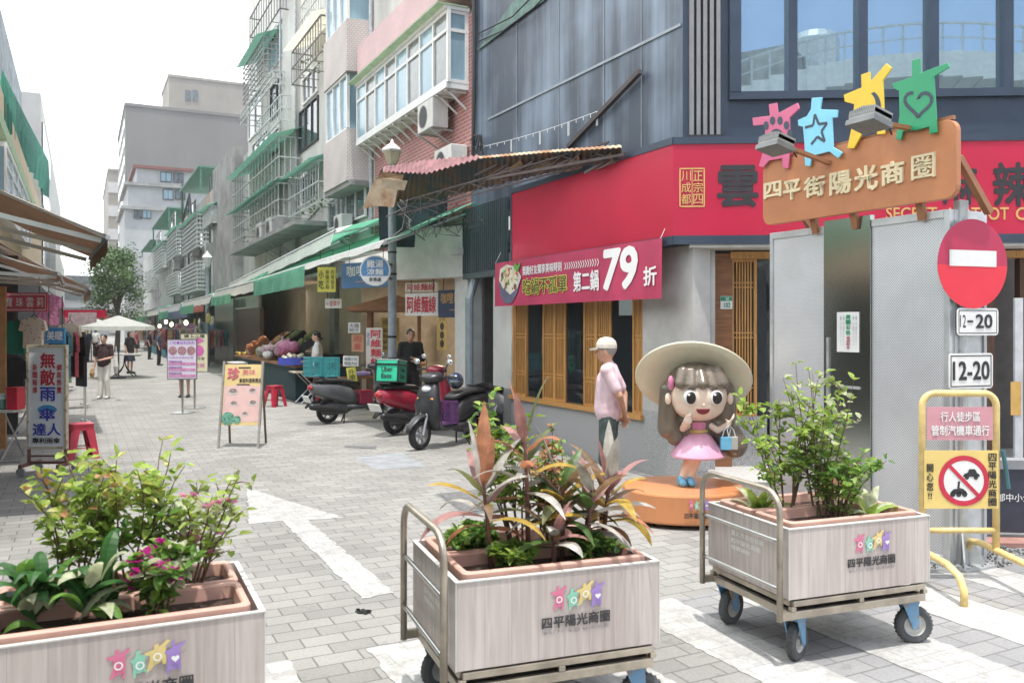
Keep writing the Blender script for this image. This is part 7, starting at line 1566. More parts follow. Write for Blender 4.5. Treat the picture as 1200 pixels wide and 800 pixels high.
p = G(219, 467); human('person in grey skirt mostly hidden behind the lilac poster stand', V3((p.x, p.y+.5, 0)), heading(.1, -1), 1.55, skin2, M_('grey_top', (.3, .3, .32), .85), M_('grey_skirt', (.2, .2, .21), .85), black, 'short', 'skirt', hairm=hair, vox=.02)
p = D(372, 430, 20.2); human('young person in white T shirt standing behind the fruit stall', (p.x, p.y, 0), heading(-1, -.2), 1.68, skin2, white, M_('red_apron', (.4, .05, .07), .8), black, 'short', 'trousers', J=dict(wrl=(.25, .12, 1.02), wrr=(.22, -.15, 1.0), ell=(.0, .22, 1.1), elr=(.0, -.22, 1.1)), hairm=hair, vox=.018)
p = D(481, 440, 16.9); human('man in black long sleeved shirt and glasses looking down at something in his hands', (p.x, p.y, 0), heading(.25, -1), 1.76, skin, blk, blk, black, 'long', 'trousers', J=dict(head=(.05, 0, 1.575), ell=(.03, .23, 1.12), elr=(.03, -.23, 1.12), wrl=(.27, .05, 1.14), wrr=(.25, -.04, 1.1)), hairm=hair, vox=.016)
c = D(482, 421, 16.55); t = thing('phone', 'phone held by the man in black', 'phone', c); mb = MB(); mb.cbox((0, 0, 0), (.08, .012, .15), Euler((.6, 0, -YAW))); mb.build('case', black, t, bevel=.004); mb = MB(); mb.cbox((0, .01, .012), (.07, .004, .13), Euler((.6, 0, -YAW))); mb.build('screen', darkglass, t)
for i, (px, py, X, m, lw_) in enumerate(((186, 428, 3.9, gmats[2], 'trousers'), (175, 421, 3.7, gmats[4], 'trousers'), (160, 417, 3.0, gmats[0], 'skirt'))):
    p = G(px, py); human(('distant shopper in dark navy top near the bulbs', 'distant shopper in black by the far racks', 'distant shopper in dull red beyond the parasol')[i], p, heading(1, .2), 1.62, skin2, m, blk, black, 'short', lw_, hairm=hair, vox=.022)
# ================================================================== SCOOTERS
silver = M_('silver_plastic', (.4, .41, .42), .35, .4); lampw = M_('lamp_lens', (.7, .7, .72), .1); redl = M_('red_lens', (.45, .02, .03), .2); glossblk = M_('gloss_black_paint', (.025, .026, .03), .2, coat=.6); matteblk = M_('satin_dark_paint', (.03, .031, .034), .35); redp = M_('crimson_paint', (.4, .02, .05), .25, coat=.6)
def scooter(label, rear, hd, bm, trim, group='scooters parked at the arcade', mirror_h=1.28):
    c = rear + V3((math.cos(hd), math.sin(hd), 0))*.63; t = thing('scooter', label, 'scooter', (c.x, c.y, 0), hd, group)
    for x in (-.63, .63):
        Mx = Matrix.Translation((x, 0, .222)) @ Matrix.Rotation(pi/2, 4, 'X'); n = 28
        mb = MB(); mb.lathe([(.14, -.04), (.185, -.052), (.212, -.035), (.222, 0), (.212, .035), (.185, .052), (.14, .04), (.14, -.04)], n, Mx, cap=False); w = mb.build('wheel', rubk, t, smooth=True)
        mb = MB(); mb.lathe([(.142, -.036), (.142, .036), (.125, .036), (.12, 0), (.125, -.036), (.142, -.036)], n, Mx, cap=False)
        for k in range(6): a = k*pi/3; mb.beam(Mx @ V3((.03*math.cos(a), .03*math.sin(a), 0)), Mx @ V3((.128*math.cos(a), .128*math.sin(a), 0)), .03, .025)
        mb.lathe([(.0, -.05), (.045, -.05), (.045, .05), (0, .05)], 14, Mx); mb.build('rim', silver, w)
    mb = MB(); mb.loft([(-.99, .62, .72, .04), (-.94, .55, .76, .11), (-.7, .46, .77, .165), (-.45, .40, .76, .175), (-.22, .33, .70, .16), (-.08, .3, .55, .12)], 20, 2.8); mb.build('body', bm, t, smooth=True)
    mb = MB(); mb.loft([(-.9, .77, .81, .09), (-.75, .765, .86, .14), (-.5, .76, .85, .155), (-.25, .73, .82, .15), (-.02, .66, .75, .09)], 20, 3); mb.build('seat', M_('black_vinyl_seat', (.022, .022, .024), .5), t, smooth=True)
    mb = MB(); mb.loft([(-.3, .24, .36, .15), (.0, .25, .33, .175), (.3, .25, .34, .17), (.4, .28, .42, .14)], 16, 4); mb.build('floorboard', dgrey, t, smooth=True)
    mb = MB(); mb.loft([(.28, .3, .46, .15), (.45, .34, .55, .21), (.65, .36, .56, .225), (.85, .34, .52, .19), (.98, .3, .45, .12), (1.03, .3, .41, .07)], 20, 2.6, 'z'); mb.build('front_shield', trim, t, smooth=True)
    mb = MB(); mb.loft([(.36, .47, .5, .05), (.5, .46, .535, .075), (.68, .45, .5, .075), (.85, .33, .39, .06), (.89, .27, .31, .04)], 14, 2.6); mb.build('front_fender', trim, t, smooth=True)
    mb = MB()
    for y in (-.075, .075): mb.tube([(.64, y, .22), (.5, y*.7, .62)], .022, 8)
    mb.build('fork', silver, t)
    mb = MB(); mb.loft([(.18, 1.0, 1.08, .09), (.28, .97, 1.13, .18), (.4, .96, 1.13, .17), (.52, .99, 1.07, .09)], 16, 2.4); mb.build('handlebar_cowl', trim, t, smooth=True)
    mb = MB(); mb.ball((.475, 0, .88), (.05, .1, .06), 14, 10, Matrix.Rotation(-.35, 3, 'Y')); mb.build('headlight', lampw, t, smooth=True)
    for y in (-1, 1):
        mb = MB(); mb.ball((.5, y*.13, .74), (.04, .04, .025), 10, 6); mb.build('indicator', M_('amber_lens', (.6, .22, .02), .2), t, smooth=True)
        mb = MB(); mb.tube([(.32, y*.12, 1.05), (.27, y*.24, 1.06), (.22, y*.36, 1.05)], [.018, .02, .022], 8); mb.build('grip', black, t)
        mb = MB(); mb.tube([(.32, y*.24, 1.06), (.36, y*.27, 1.18), (.35, y*.3, mirror_h-.03)], .008, 6); m_ = mb.build('mirror', black, t)
        mb = MB(); mb.ball((.335, y*.32, mirror_h), (.012, .06, .042), 14, 8); mb.build('mirror_glass', M_('mirror_silver', (.75, .8, .85), .05, .9, var=.02), m_, smooth=True)
    mb = MB(); mb.loft([(-.78, .17, .34, .09), (-.6, .15, .4, .12), (-.3, .17, .38, .13), (-.18, .22, .34, .1)], 14, 3); mb.build('engine', M_('engine_grey', (.12, .12, .125), .5, .5), t, smooth=True)
    mb = MB(); mb.capsule((-1.0, -.17, .34), (-.55, -.17, .27), .062, .066, 14); mb.capsule((-.55, -.17, .27), (-.3, -.12, .2), .03, .02, 8); mb.build('muffler', M_('muffler_black', (.035, .035, .037), .4, .3), t, smooth=True)
    mb = MB(); mb.ball((-.98, 0, .68), (.035, .1, .05), 12, 8); mb.build('tail_light', redl, t, smooth=True)
    mb = MB(); mb.loft([(-1.06, .3, .33, .05), (-.98, .36, .42, .07), (-.9, .44, .54, .07)], 10, 3); mb.build('rear_fender', black, t, smooth=True)
    mb = MB(); Mp = Matrix.Translation((-1.045, 0, .47)) @ Euler((0, -.45, 0)).to_matrix().to_4x4(); mb.box(-.004, -.15, -.065, .004, .15, .075, Mp); mb.build('number_plate', white, t)
    mb = MB(); mb.tube([(-.6, .13, .8), (-.85, .14, .86), (-1.0, .08, .88), (-1.0, -.08, .88), (-.85, -.14, .86), (-.6, -.13, .8)], .014, 8); mb.build('grab_rail', black, t)
    mb = MB(); mb.tube([(-.2, .12, .25), (-.25, .24, .0)], .014, 6); mb.tube([(-.33, -.1, .2), (-.36, -.12, 0)], .014, 6); mb.build('kick_stand', black, t)
    return t
h1, h2, h3 = heading(.82, .57), heading(.66, .75), heading(-.58, -.815)
s1 = scooter('dark scooter with silver grey tail, farthest left of the three, carrying teal crates', G(384, 496), h1, M_('grey_silver_paint', (.1, .105, .11), .3, coat=.5), glossblk)
s2 = scooter('crimson scooter in the middle carrying a green delivery box', G(462, 509), h2, redp, redp)
r3 = G(492, 527)-V3((math.cos(h3), math.sin(h3), 0))*1.26
s3 = scooter('dark grey scooter nearest the camera, facing left with purple basket on its step', r3, h3, matteblk, matteblk)
s4 = scooter('scooter mostly hidden in the gap behind the dark grey one', V3((5.85, 12.55, 0)), math.atan2(.5, .87), M_('worn_white_paint', (.45, .45, .46), .4), glossblk)
def on(t, x, y, z): return t.matrix_basis @ V3((x, y, z)) if False else (Matrix.Translation(t.location) @ t.rotation_euler.to_matrix().to_4x4()) @ V3((x, y, z))
teal = M_('teal_crate_plastic', (.07, .36, .38), .45, var=.08)
def lattice_crate(label, loc, rz, L, Wd, H, m, group=None):
    t = thing('crate', label, 'crate', loc, rz, group); mb = MB(); a, b = L/2, Wd/2
    for z in (0, H*.25, H*.5, H*.75, H-.02):
        for (p, q_) in (((-a, -b), (a, -b)), ((a, -b), (a, b)), ((a, b), (-a, b)), ((-a, b), (-a, -b))): mb.beam((*p, z+.01), (*q_, z+.01), .012, .022 if z > H*.9 else .012)
    n = 9
    for i in range(n+1):
        u = -a+L*i/n
        for s_ in (-b, b): mb.beam((u, s_, 0), (u, s_, H), .012, .012, (1, 0, 0))
    for i in range(1, 6):
        u = -b+Wd*i/6
        for s_ in (-a, a): mb.beam((s_, u, 0), (s_, u, H), .012, .012, (1, 0, 0))
    mb.box(-a, -b, 0, a, b, .012); mb.box(-.05, -b-.004, .03, .05, -b-.001, H-.03); mb.box(-.05, b+.001, .03, .05, b+.004, H-.03); mb.build('basket', m, t)
    mb = MB(); mb.box(-.03, -b-.02, H*.55, .03, -b-.008, H*.75); mb.build('clip', M_('teal_dark', (.04, .22, .25), .5), t); return t
p = on(s1, -.86, .12, .88); lattice_crate('teal lattice crate on the rear of the far left scooter, left half', p, h1, .27, .3, .36, teal, 'teal crates on the scooter'); p = on(s1, -.57, .06, .87); lattice_crate('teal lattice crate on the far left scooter, nearer its seat', p, h1, .27, .3, .36, teal, 'teal crates on the scooter')
p = on(s2, -.7, 0, .875); gb = thing('delivery_box', 'mint green insulated delivery box with black lettering and black edging on crimson scooter', 'delivery box', p, h2+.5)
mint = M_('mint_green_bag', (.03, .55, .32), .5, var=.06)
mb = MB(); mb.box(-.25, -.23, 0, .25, .23, .42); mb.build('box', mint, gb, bevel=.015)
mb = MB()
for (x, y) in ((-.25, -.23), (.25, -.23), (.25, .23), (-.25, .23)): mb.beam((x, y, 0), (x, y, .425), .03, .03, (1, 0, 0))
for z in (.0, .345): [mb.beam(a, b, .02, .03) for a, b in (((-.25, -.235, z), (.25, -.235, z)), ((.255, -.23, z), (.255, .23, z)), ((-.25, .235, z), (.25, .235, z)), ((-.255, -.23, z), (-.255, .23, z)))]
mb.build('edging', black, gb)
mb = MB(); mb.box(-.255, -.235, .423, .255, .235, .445); mb.build('lid', M_('grey_mint_lid', (.35, .5, .45), .5), gb, bevel=.008)
for o_, U_ in (((.25, -.233, 0), (-1, 0, 0)), ((-.25, -.233, 0), (1, 0, 0)), ((-.253, .23, 0), (0, -1, 0))):
    if U_ == (-1, 0, 0): continue
    w = Pan(o_, U_, UP, .5 if U_[0] else .46, .42); w.N = w.U.cross(w.V)
    mb = MB(); w.text(mb, 'Uber', .25, .48, .75, .72, .003, .03); w.text(mb, 'Eats', .25, .18, .72, .4, .003, .03); mb.build('lettering', ink, gb)
gb.scale = (.84, .84, .84); gb.rotation_euler = (0, .12, h2+.5)
p = on(s3, .13, -.02, .34); lattice_crate('purple plastic basket on the step of the nearest scooter', p, h3, .3, .42, .34, M_('purple_plastic', (.16, .06, .2), .5))
p = on(s1, .1, .0, .335); mb = MB(); t = thing('helmet_bag', 'maroon red box on the step of the far left scooter', 'box', p, h1); mb.box(-.14, -.13, 0, .14, .13, .24); mb.build('box', M_('maroon_plastic', (.35, .03, .07), .4), t, bevel=.02); mb = MB(); mb.box(-.145, -.135, .24, .145, .135, .26); mb.build('lid', redpl, t, bevel=.006)
p = on(s3, -.2, .0, .97); t = thing('helmet', 'dark blue open face helmet resting on the nearest scooter seat', 'helmet', p+V3((0, 0, -.1)), h3+.6); mb = MB(); mb.ball((0, 0, .1), (.14, .125, .13), 18, 12); mb.build('shell', M_('helmet_navy', (.03, .045, .09), .15, coat=.8), t, smooth=True); mb = MB(); mb.ball((.05, 0, .08), (.1, .115, .07), 14, 8); mb.build('visor', darkglass, t, smooth=True)
c = D(425, 437, 17.6); t = thing('purple_pouch', 'small lilac pouch lying on the noodle counter ledge behind the scooters', 'pouch', (c.x, c.y, 0)); mb = MB(); mb.loft([(-.15, c.z-.06, c.z+.03, .05), (0, c.z-.07, c.z+.04, .07), (.15, c.z-.06, c.z+.03, .05)], 12, 3); mb.build('body', M_('lilac_cloth', (.4, .3, .6), .7), t)
mb = MB(); mb.box(-.5, -.12, c.z-.11, .5, .12, c.z-.072); mb.build('shelf', woodb, t); mb = MB(); mb.beam((-.4, 0, 0), (-.4, 0, c.z-.11), .04); mb.beam((.4, 0, 0), (.4, 0, c.z-.11), .04); mb.build('leg', woodb, t)
# ================================================================== PLANTER CARTS
def plankmat():
    m, t, b = nodes_of('greige_timber_laminate', .5); n, L = t.nodes, t.links
    tcn = n.new('ShaderNodeTexCoord'); sp = n.new('ShaderNodeSeparateXYZ'); L.new(tcn.outputs['Object'], sp.inputs[0]); ad = n.new('ShaderNodeMath'); ad.operation = 'ADD'; L.new(sp.outputs['X'], ad.inputs[0]); L.new(sp.outputs['Y'], ad.inputs[1])
    ml = n.new('ShaderNodeMath'); ml.operation = 'MULTIPLY'; ml.inputs[1].default_value = 8.2; L.new(ad.outputs[0], ml.inputs[0]); fl = n.new('ShaderNodeMath'); fl.operation = 'FLOOR'; L.new(ml.outputs[0], fl.inputs[0])
    wn_ = n.new('ShaderNodeTexWhiteNoise'); wn_.noise_dimensions = '1D'; L.new(fl.outputs[0], wn_.inputs['W'])
    mp = n.new('ShaderNodeMapping'); mp.inputs['Scale'].default_value = (22, 22, 1.4); L.new(tcn.outputs['Object'], mp.inputs[0]); no = n.new('ShaderNodeTexNoise'); no.inputs['Scale'].default_value = 1.6; no.inputs['Detail'].default_value = 6; no.inputs['Distortion'].default_value = .6; L.new(mp.outputs[0], no.inputs['Vector'])
    mx = n.new('ShaderNodeMath'); mx.operation = 'MULTIPLY_ADD'; mx.inputs[1].default_value = .3; L.new(wn_.outputs['Value'], mx.inputs[0]); L.new(no.outputs['Fac'], mx.inputs[2])
    cr = n.new('ShaderNodeValToRGB'); cr.color_ramp.elements[0].position = .4; cr.color_ramp.elements[1].position = .85; cr.color_ramp.elements[0].color = (.4, .335, .31, 1); cr.color_ramp.elements[1].color = (.58, .515, .48, 1); L.new(mx.outputs[0], cr.inputs[0]); L.new(cr.outputs[0], b.inputs['Base Color'])
    fr = n.new('ShaderNodeMath'); fr.operation = 'FRACT'; L.new(ml.outputs[0], fr.inputs[0]); lt = n.new('ShaderNodeMath'); lt.operation = 'LESS_THAN'; lt.inputs[1].default_value = .014; L.new(fr.outputs[0], lt.inputs[0])
    m2 = n.new('ShaderNodeMixRGB'); m2.inputs[2].default_value = (.3, .27, .25, 1); L.new(lt.outputs[0], m2.inputs[0]); L.new(cr.outputs[0], m2.inputs[1]); L.new(m2.outputs[0], b.inputs['Base Color'])
    bp = n.new('ShaderNodeBump'); bp.inputs['Strength'].default_value = .15; bp.inputs['Distance'].default_value = .004; L.new(no.outputs['Fac'], bp.inputs['Height']); L.new(bp.outputs[0], b.inputs['Normal']); return m
plank = plankmat(); rim_t = M_('pale_laminate_edge', (.62, .6, .57), .5, var=.08); terra = M_('trough_terracotta', (.6, .35, .28), .6, var=.1, scale=5, bump=.05); soil = M_('dark_soil', (.07, .04, .028), .95, var=.3, scale=30, bump=.6, bscale=60)
cartm = M_('worn_champagne_steel', (.5, .44, .36), .38, .65, var=.18, scale=7); bluec = M_('worn_blue_fork', (.16, .32, .5), .5, .2, col2=(.3, .22, .16), thr=(.38, .5), scale=14); rimw = M_('castor_hub_grey', (.55, .55, .52), .5, .3, var=.15)
BL, BW, BZ0, BZ1 = .965, .75, .36, .735
def cart_pose(FL, FR):
    a, b = G(*FL, BZ1), G(*FR, BZ1); U = (b-a).normalized(); V = V3((-U.y, U.x, 0)); c = (a+b)/2+V*BW/2; return V3((c.x, c.y, 0)), math.atan2(U.y, U.x)
def make_cart(label, loc, rz, lead=None):
    t = thing('trolley', label, 'trolley', loc, rz, 'trolleys carrying the planter boxes'); a, b = BL/2-.03, BW/2-.01
    mb = MB()
    for y in (-b, b): mb.beam((-a, y, .275), (a, y, .275), .03, .04); mb.beam((-a, y, .335), (a, y, .335), .025, .03)
    for x in (-a, a): mb.beam((x, -b+.015, .275), (x, b-.015, .275), .03, .04); mb.beam((x, -b+.0125, .335), (x, b-.0125, .335), .025, .03)
    for x in (-a, 0, a):
        for y in (-b, b): mb.beam((x, y, .296), (x, y, .32), .03, .03, (1, 0, 0))
    mb.build('frame', cartm, t, bevel=.003)
    mb = MB(); mb.box(-a+.016, -b+.016, .26, a-.016, b-.016, .272); mb.build('deck', M_('scuffed_deck', (.25, .22, .2), .6, .3, var=.3), t)
    hx = -BL/2-.05; r = .017; zt = .93; cr_ = .12; pth = [(hx, -b, .25)]
    for i in range(7): an = pi/2*i/6; pth.append((hx-.02*math.sin(an)*.0, -b+cr_*(1-math.cos(an)), zt-cr_+cr_*math.sin(an)))
    for i in range(7): an = pi/2*i/6; pth.append((hx, b-cr_+cr_*math.sin(an), zt-cr_+cr_*math.cos(an)))
    pth.append((hx, b, .25)); mb = MB(); mb.tube(pth, r, 12); h = mb.build('handle', cartm, t, smooth=True)
    for z in (.67, .42):
        mb = MB(); mb.tube([(hx, -b+.01, z), (hx+.0, -b+.06, z+.0), (hx, b-.06, z), (hx, b-.01, z)], .011, 10); mb.build('crossbar', steel, t, smooth=True)
    mb = MB(); mb.beam((hx, -b, .275), (-a, -b, .275), .03, .04); mb.beam((hx, b, .275), (-a, b, .275), .03, .04); mb.build('handle_socket', cartm, t)
    for i, (x, y, st) in enumerate(((-a+.06, -b+.06, .5), (a-.06, -b+.06, -.35), (-a+.06, b-.06, .35), (a-.06, b-.06, -.2))):
        Mx = Matrix.Translation((x, y, 0)) @ Matrix.Rotation(st, 4, 'Z')
        mb = MB(); mb.box(-.05, -.045, .235, .05, .045, .255, Mx)
        for s_ in (-1, 1): mb.raw([Mx @ V3(p) for p in ((-.045, s_*.036, .24), (.045, s_*.036, .24), (.05, s_*.036, .095), (.02, s_*.036, .085), (-.045, s_*.044, .24), (.045, s_*.044, .24), (.05, s_*.044, .095), (.02, s_*.044, .085))], [(0, 1, 2, 3), (7, 6, 5, 4), (0, 4, 5, 1), (1, 5, 6, 2), (2, 6, 7, 3), (3, 7, 4, 0)])
        fk = mb.build('castor', bluec, t)
        Mw = Mx @ Matrix.Translation((.035, 0, .106)) @ Matrix.Rotation(pi/2, 4, 'X'); mb = MB(); mb.lathe([(.062, -.022), (.09, -.026), (.103, -.018), (.106, 0), (.103, .018), (.09, .026), (.062, .022), (.062, -.022)], 28, Mw, cap=False)
        for k in range(28): an = 2*pi*k/28; p = Mw @ V3((.1045*math.cos(an), .1045*math.sin(an), 0)); mb.cbox(p, (.007, .03, .007), Euler((0, an, st)))
        mb.build('tyre', rubber, fk, smooth=False)
        mb = MB(); mb.lathe([(.0, -.026), (.022, -.026), (.026, -.014), (.052, -.012), (.064, -.022), (.064, .022), (.052, .012), (.026, .014), (.022, .026), (0, .026)], 24, Mw); mb.build('hub', rimw, fk, smooth=False)
    return t
def make_box(label, loc, rz):
    t = thing('planter_box', label, 'planter box', loc, rz, 'planter boxes on trolleys'); a, b, th = BL/2, BW/2, .018
    mb = MB(); z0, z1 = BZ0, BZ1-.006
    mb.box(-a, -b, z0, a, -b+th, z1); mb.box(-a, b-th, z0, a, b, z1); mb.box(-a, -b+th, z0, -a+th, b-th, z1); mb.box(a-th, -b+th, z0, a, b-th, z1); mb.box(-a+th, -b+th, z0, a-th, b-th, z0+.01); mb.build('boards', plank, t)
    mb = MB(); e = .004; z0, z1 = BZ1-.006, BZ1; mb.box(-a-e, -b-e, z0, a+e, -b+th, z1); mb.box(-a-e, b-th, z0, a+e, b+e, z1); mb.box(-a-e, -b+th, z0, -a+th, b-th, z1); mb.box(a-th, -b+th, z0, a+e, b-th, z1); mb.build('rim', rim_t, t)
    for x, y in ((-a, -b), (a, -b)): mb = MB(); mb.box(x-.003, y-.003, BZ0, x+.003, y+.003, BZ1-.008); mb.build('corner_strip', rim_t, t)
    w = Pan((-a, -b, BZ0), (1, 0, 0), UP, BL, BZ1-BZ0)
    logo(w, t, .4, .28, .74, .86, .003)
    w = Pan((-a, b, BZ0), (0, -1, 0), UP, BW, BZ1-BZ0); mb = MB()
    w.text(mb, '臺北市商圈發展', .32, .62, .72, .7, .003, .0); w.text(mb, '四平陽光商圈', .32, .5, .68, .58, .003, 0); w.text(mb, '經費補助', .32, .4, .56, .47, .003, 0); mb.build('white_lettering', wlet, t)
    return t
def make_trough(label, loc, rz, y):
    c = Matrix.Rotation(rz, 4, 'Z') @ V3((0, y, 0)); t = thing('flower_trough', label, 'flower trough', (loc.x+c.x, loc.y+c.y, 0), rz, 'terracotta troughs in the planter boxes'); a, b = .44, .165; z0, z1 = BZ0+.012, BZ1+.022
    def ring(a, b, z, r=.03): return [(x-a, y_-b, z) for x, y_ in rrect(2*a, 2*b, r)]
    rs = [ring(a-.04, b-.03, z0), ring(a-.012, b-.012, z1-.05), ring(a-.012, b-.012, z1-.045), ring(a, b, z1-.04), ring(a, b, z1-.006), ring(a-.006, b-.006, z1), ring(a-.024, b-.024, z1), ring(a-.03, b-.03, z1-.006), ring(a-.045, b-.045, z1-.13)]
    mb = MB(); n = len(rs[0]); mb.v = [V3(p) for r_ in rs for p in r_]
    for i in range(len(rs)-1):
        for j in range(n): mb.f.append([i*n+j, i*n+(j+1) % n, (i+1)*n+(j+1) % n, (i+1)*n+j]); mb.mi.append(0)
    mb.f.append(list(range(n))[::-1]); mb.mi.append(0); mb.build('trough', terra, t, smooth=False)
    mb = MB(); g_ = 14; h_ = 5
    for i in range(g_):
        for j in range(h_):
            def sp(u, v): return V3((-a+.032+(2*a-.064)*u, -b+.032+(2*b-.064)*v, z1-.055+.012*math.sin(u*23+v*9)*math.cos(v*11)))
            mb.face([sp(i/g_, j/h_), sp((i+1)/g_, j/h_), sp((i+1)/g_, (j+1)/h_), sp(i/g_, (j+1)/h_)])
    mb.build('soil', soil, t); return t
carts = []
names = ('left cart at the bottom left corner', 'middle cart', 'right cart beside the yellow barrier')
for (FL, FR), nm in zip((((-10, 759), (310, 715)), ((520, 683.5), (784, 655)), ((922, 620), (1091, 603))), names):
    loc, rz = cart_pose(FL, FR)
    if nm.startswith('left'):
        b = G(310, 715, BZ1); U = V3((math.cos(rz), math.sin(rz), 0)); V = V3((-U.y, U.x, 0)); c = b-U*BL/2+V*BW/2; loc = V3((c.x, c.y, 0))
    carts.append((loc, rz)); make_cart('steel platform trolley under the planter box of the '+nm, loc, rz); make_box('greige planter box with coloured figure logo on the '+nm, loc, rz)
    for y, s_ in ((-.177, 'front'), (.17, 'rear')): make_trough('%s terracotta trough in the planter box of the %s' % (s_, nm), loc, rz, y)
def cl(i, x, y, z): loc, rz = carts[i]; return loc + Matrix.Rotation(rz, 3, 'Z') @ V3((x, y, z))
mb = MB(); q = random.Random(4)
for k in range(3): pts = [cl(1, -.32+.05*k+.24*u+.02*math.sin(u*20), -.12+.1*math.sin(u*7+k*2), .305+.02*math.cos(u*9+k)) for u in [i/16 for i in range(17)]]; mb.tube(pts, .012, 6)
tag(mb.build('cable', M_('yellow_cable', (.75, .48, .02), .5)), 'coil of yellow cable lying on the deck of the middle cart', 'cable')
# ================================================================== PLANTS
def lm(nm, c, tr=.42, rough=.42): return M_(nm, c, rough, trans=tr, var=.22, scale=14)
cord = [lm('cordyline_olive', (.2, .22, .09)), lm('cordyline_bronze', (.3, .19, .11)), lm('cordyline_pink', (.58, .3, .28)), lm('cordyline_salmon', (.58, .25, .14)), lm('cordyline_gold', (.62, .42, .08)), lm('cordyline_green', (.12, .22, .06)), lm('cordyline_sheen', (.52, .49, .44), .2, .28)]  # grey entry puts the glossy sky sheen into the leaf colour
stemm = M_('cane_stem', (.22, .1, .08), .7); twig = M_('brown_twig', (.16, .1, .06), .8)
grn = [lm('leaf_lime', (.46, .6, .13)), lm('leaf_fresh', (.34, .5, .09)), lm('leaf_mid', (.18, .36, .07)), lm('leaf_deep', (.06, .18, .045)), lm('leaf_yellow', (.62, .62, .16)), lm('leaf_rust', (.62, .32, .15)), lm('leaf_pale', (.62, .66, .42))]
magenta = lm('magenta_petal', (.62, .03, .32)); pinkf = lm('pink_petal', (.72, .28, .42)); redsm = lm('red_small_leaf', (.45, .1, .06))
def strap(mb, base, az, el, L, w, droop, mi, q, fold=.25, n=9):
    d = V3((math.cos(az)*math.cos(el), math.sin(az)*math.cos(el), math.sin(el))); p = V3(base); prev = None; side = V3((-math.sin(az), math.cos(az), 0)); tw = q.uniform(-.5, .5)
    for i in range(n+1):
        u = i/n; ww = w*min(1, u*4.5+.12)*(1-max(0, (u-.45)/.55)**1.8)+.0008
        nrm = side.cross(d).normalized(); sd = (side*math.cos(tw*u)+nrm*math.sin(tw*u)); l = p+sd*ww+nrm*ww*fold; r_ = p-sd*ww+nrm*ww*fold; cur = (l, V3(p), r_)
        if prev: mb.face([prev[0], cur[0], cur[1], prev[1]], mi); mb.face([prev[1], cur[1], cur[2], prev[2]], mi)
        prev = cur; p = p+d*(L/n); d = (d+V3((0, 0, -droop/n*(.4+1.4*u)))).normalized()
def cordyline(label, base, h, nl, seed, L=.3, w=.032, cols=(0, 0, 1, 1, 2, 3, 4, 5, 6), lean=(0, 0), upright=0, group='cordylines in the middle planter box'):
    q = random.Random(seed); t = thing('cordyline', label, 'plant', base, 0, group); top = V3((lean[0], lean[1], h)); mb = MB()
    mb.tube([(0, 0, -.03), V3((0, 0, 0)).lerp(top, .5)+V3((.01, .01, 0)), top], [.013, .011, .008], 8); mb.build('stem', stemm, t, smooth=True); mb = MB()
    for i in range(nl):
        u = i/nl; az = i*2.4+q.uniform(-.4, .4); b_ = V3((0, 0, 0)).lerp(top, .45+.55*u); el = .15+1.0*u+q.uniform(-.2, .2)
        if upright and i > nl-4: el = 1.35; 
        strap(mb, b_, az, el, L*q.uniform(.75, 1.2), w*q.uniform(.8, 1.25), (2.0-1.2*u)*q.uniform(.7, 1.3), q.choice(cols), q)
    mb.build('leaves', cord, t, smooth=True); return t
def leaf(mb, p, d, L, w, mi, q):
    d = d.normalized(); s_ = d.cross(V3((q.uniform(-.5, .5), q.uniform(-.5, .5), 1))); s_ = s_.normalized() if s_.length > .01 else V3((1, 0, 0)); n = s_.cross(d); a, b, c, e = p, p+d*L*.3+n*w*.1, p+d*L*.7-n*w*.05, p+d*L-n*L*.12
    mb.face([a, b+s_*w*.5+n*w*.2, c+s_*w*.42+n*w*.15, e], mi); mb.face([a, e, c-s_*w*.42+n*w*.15, b-s_*w*.5+n*w*.2], mi)
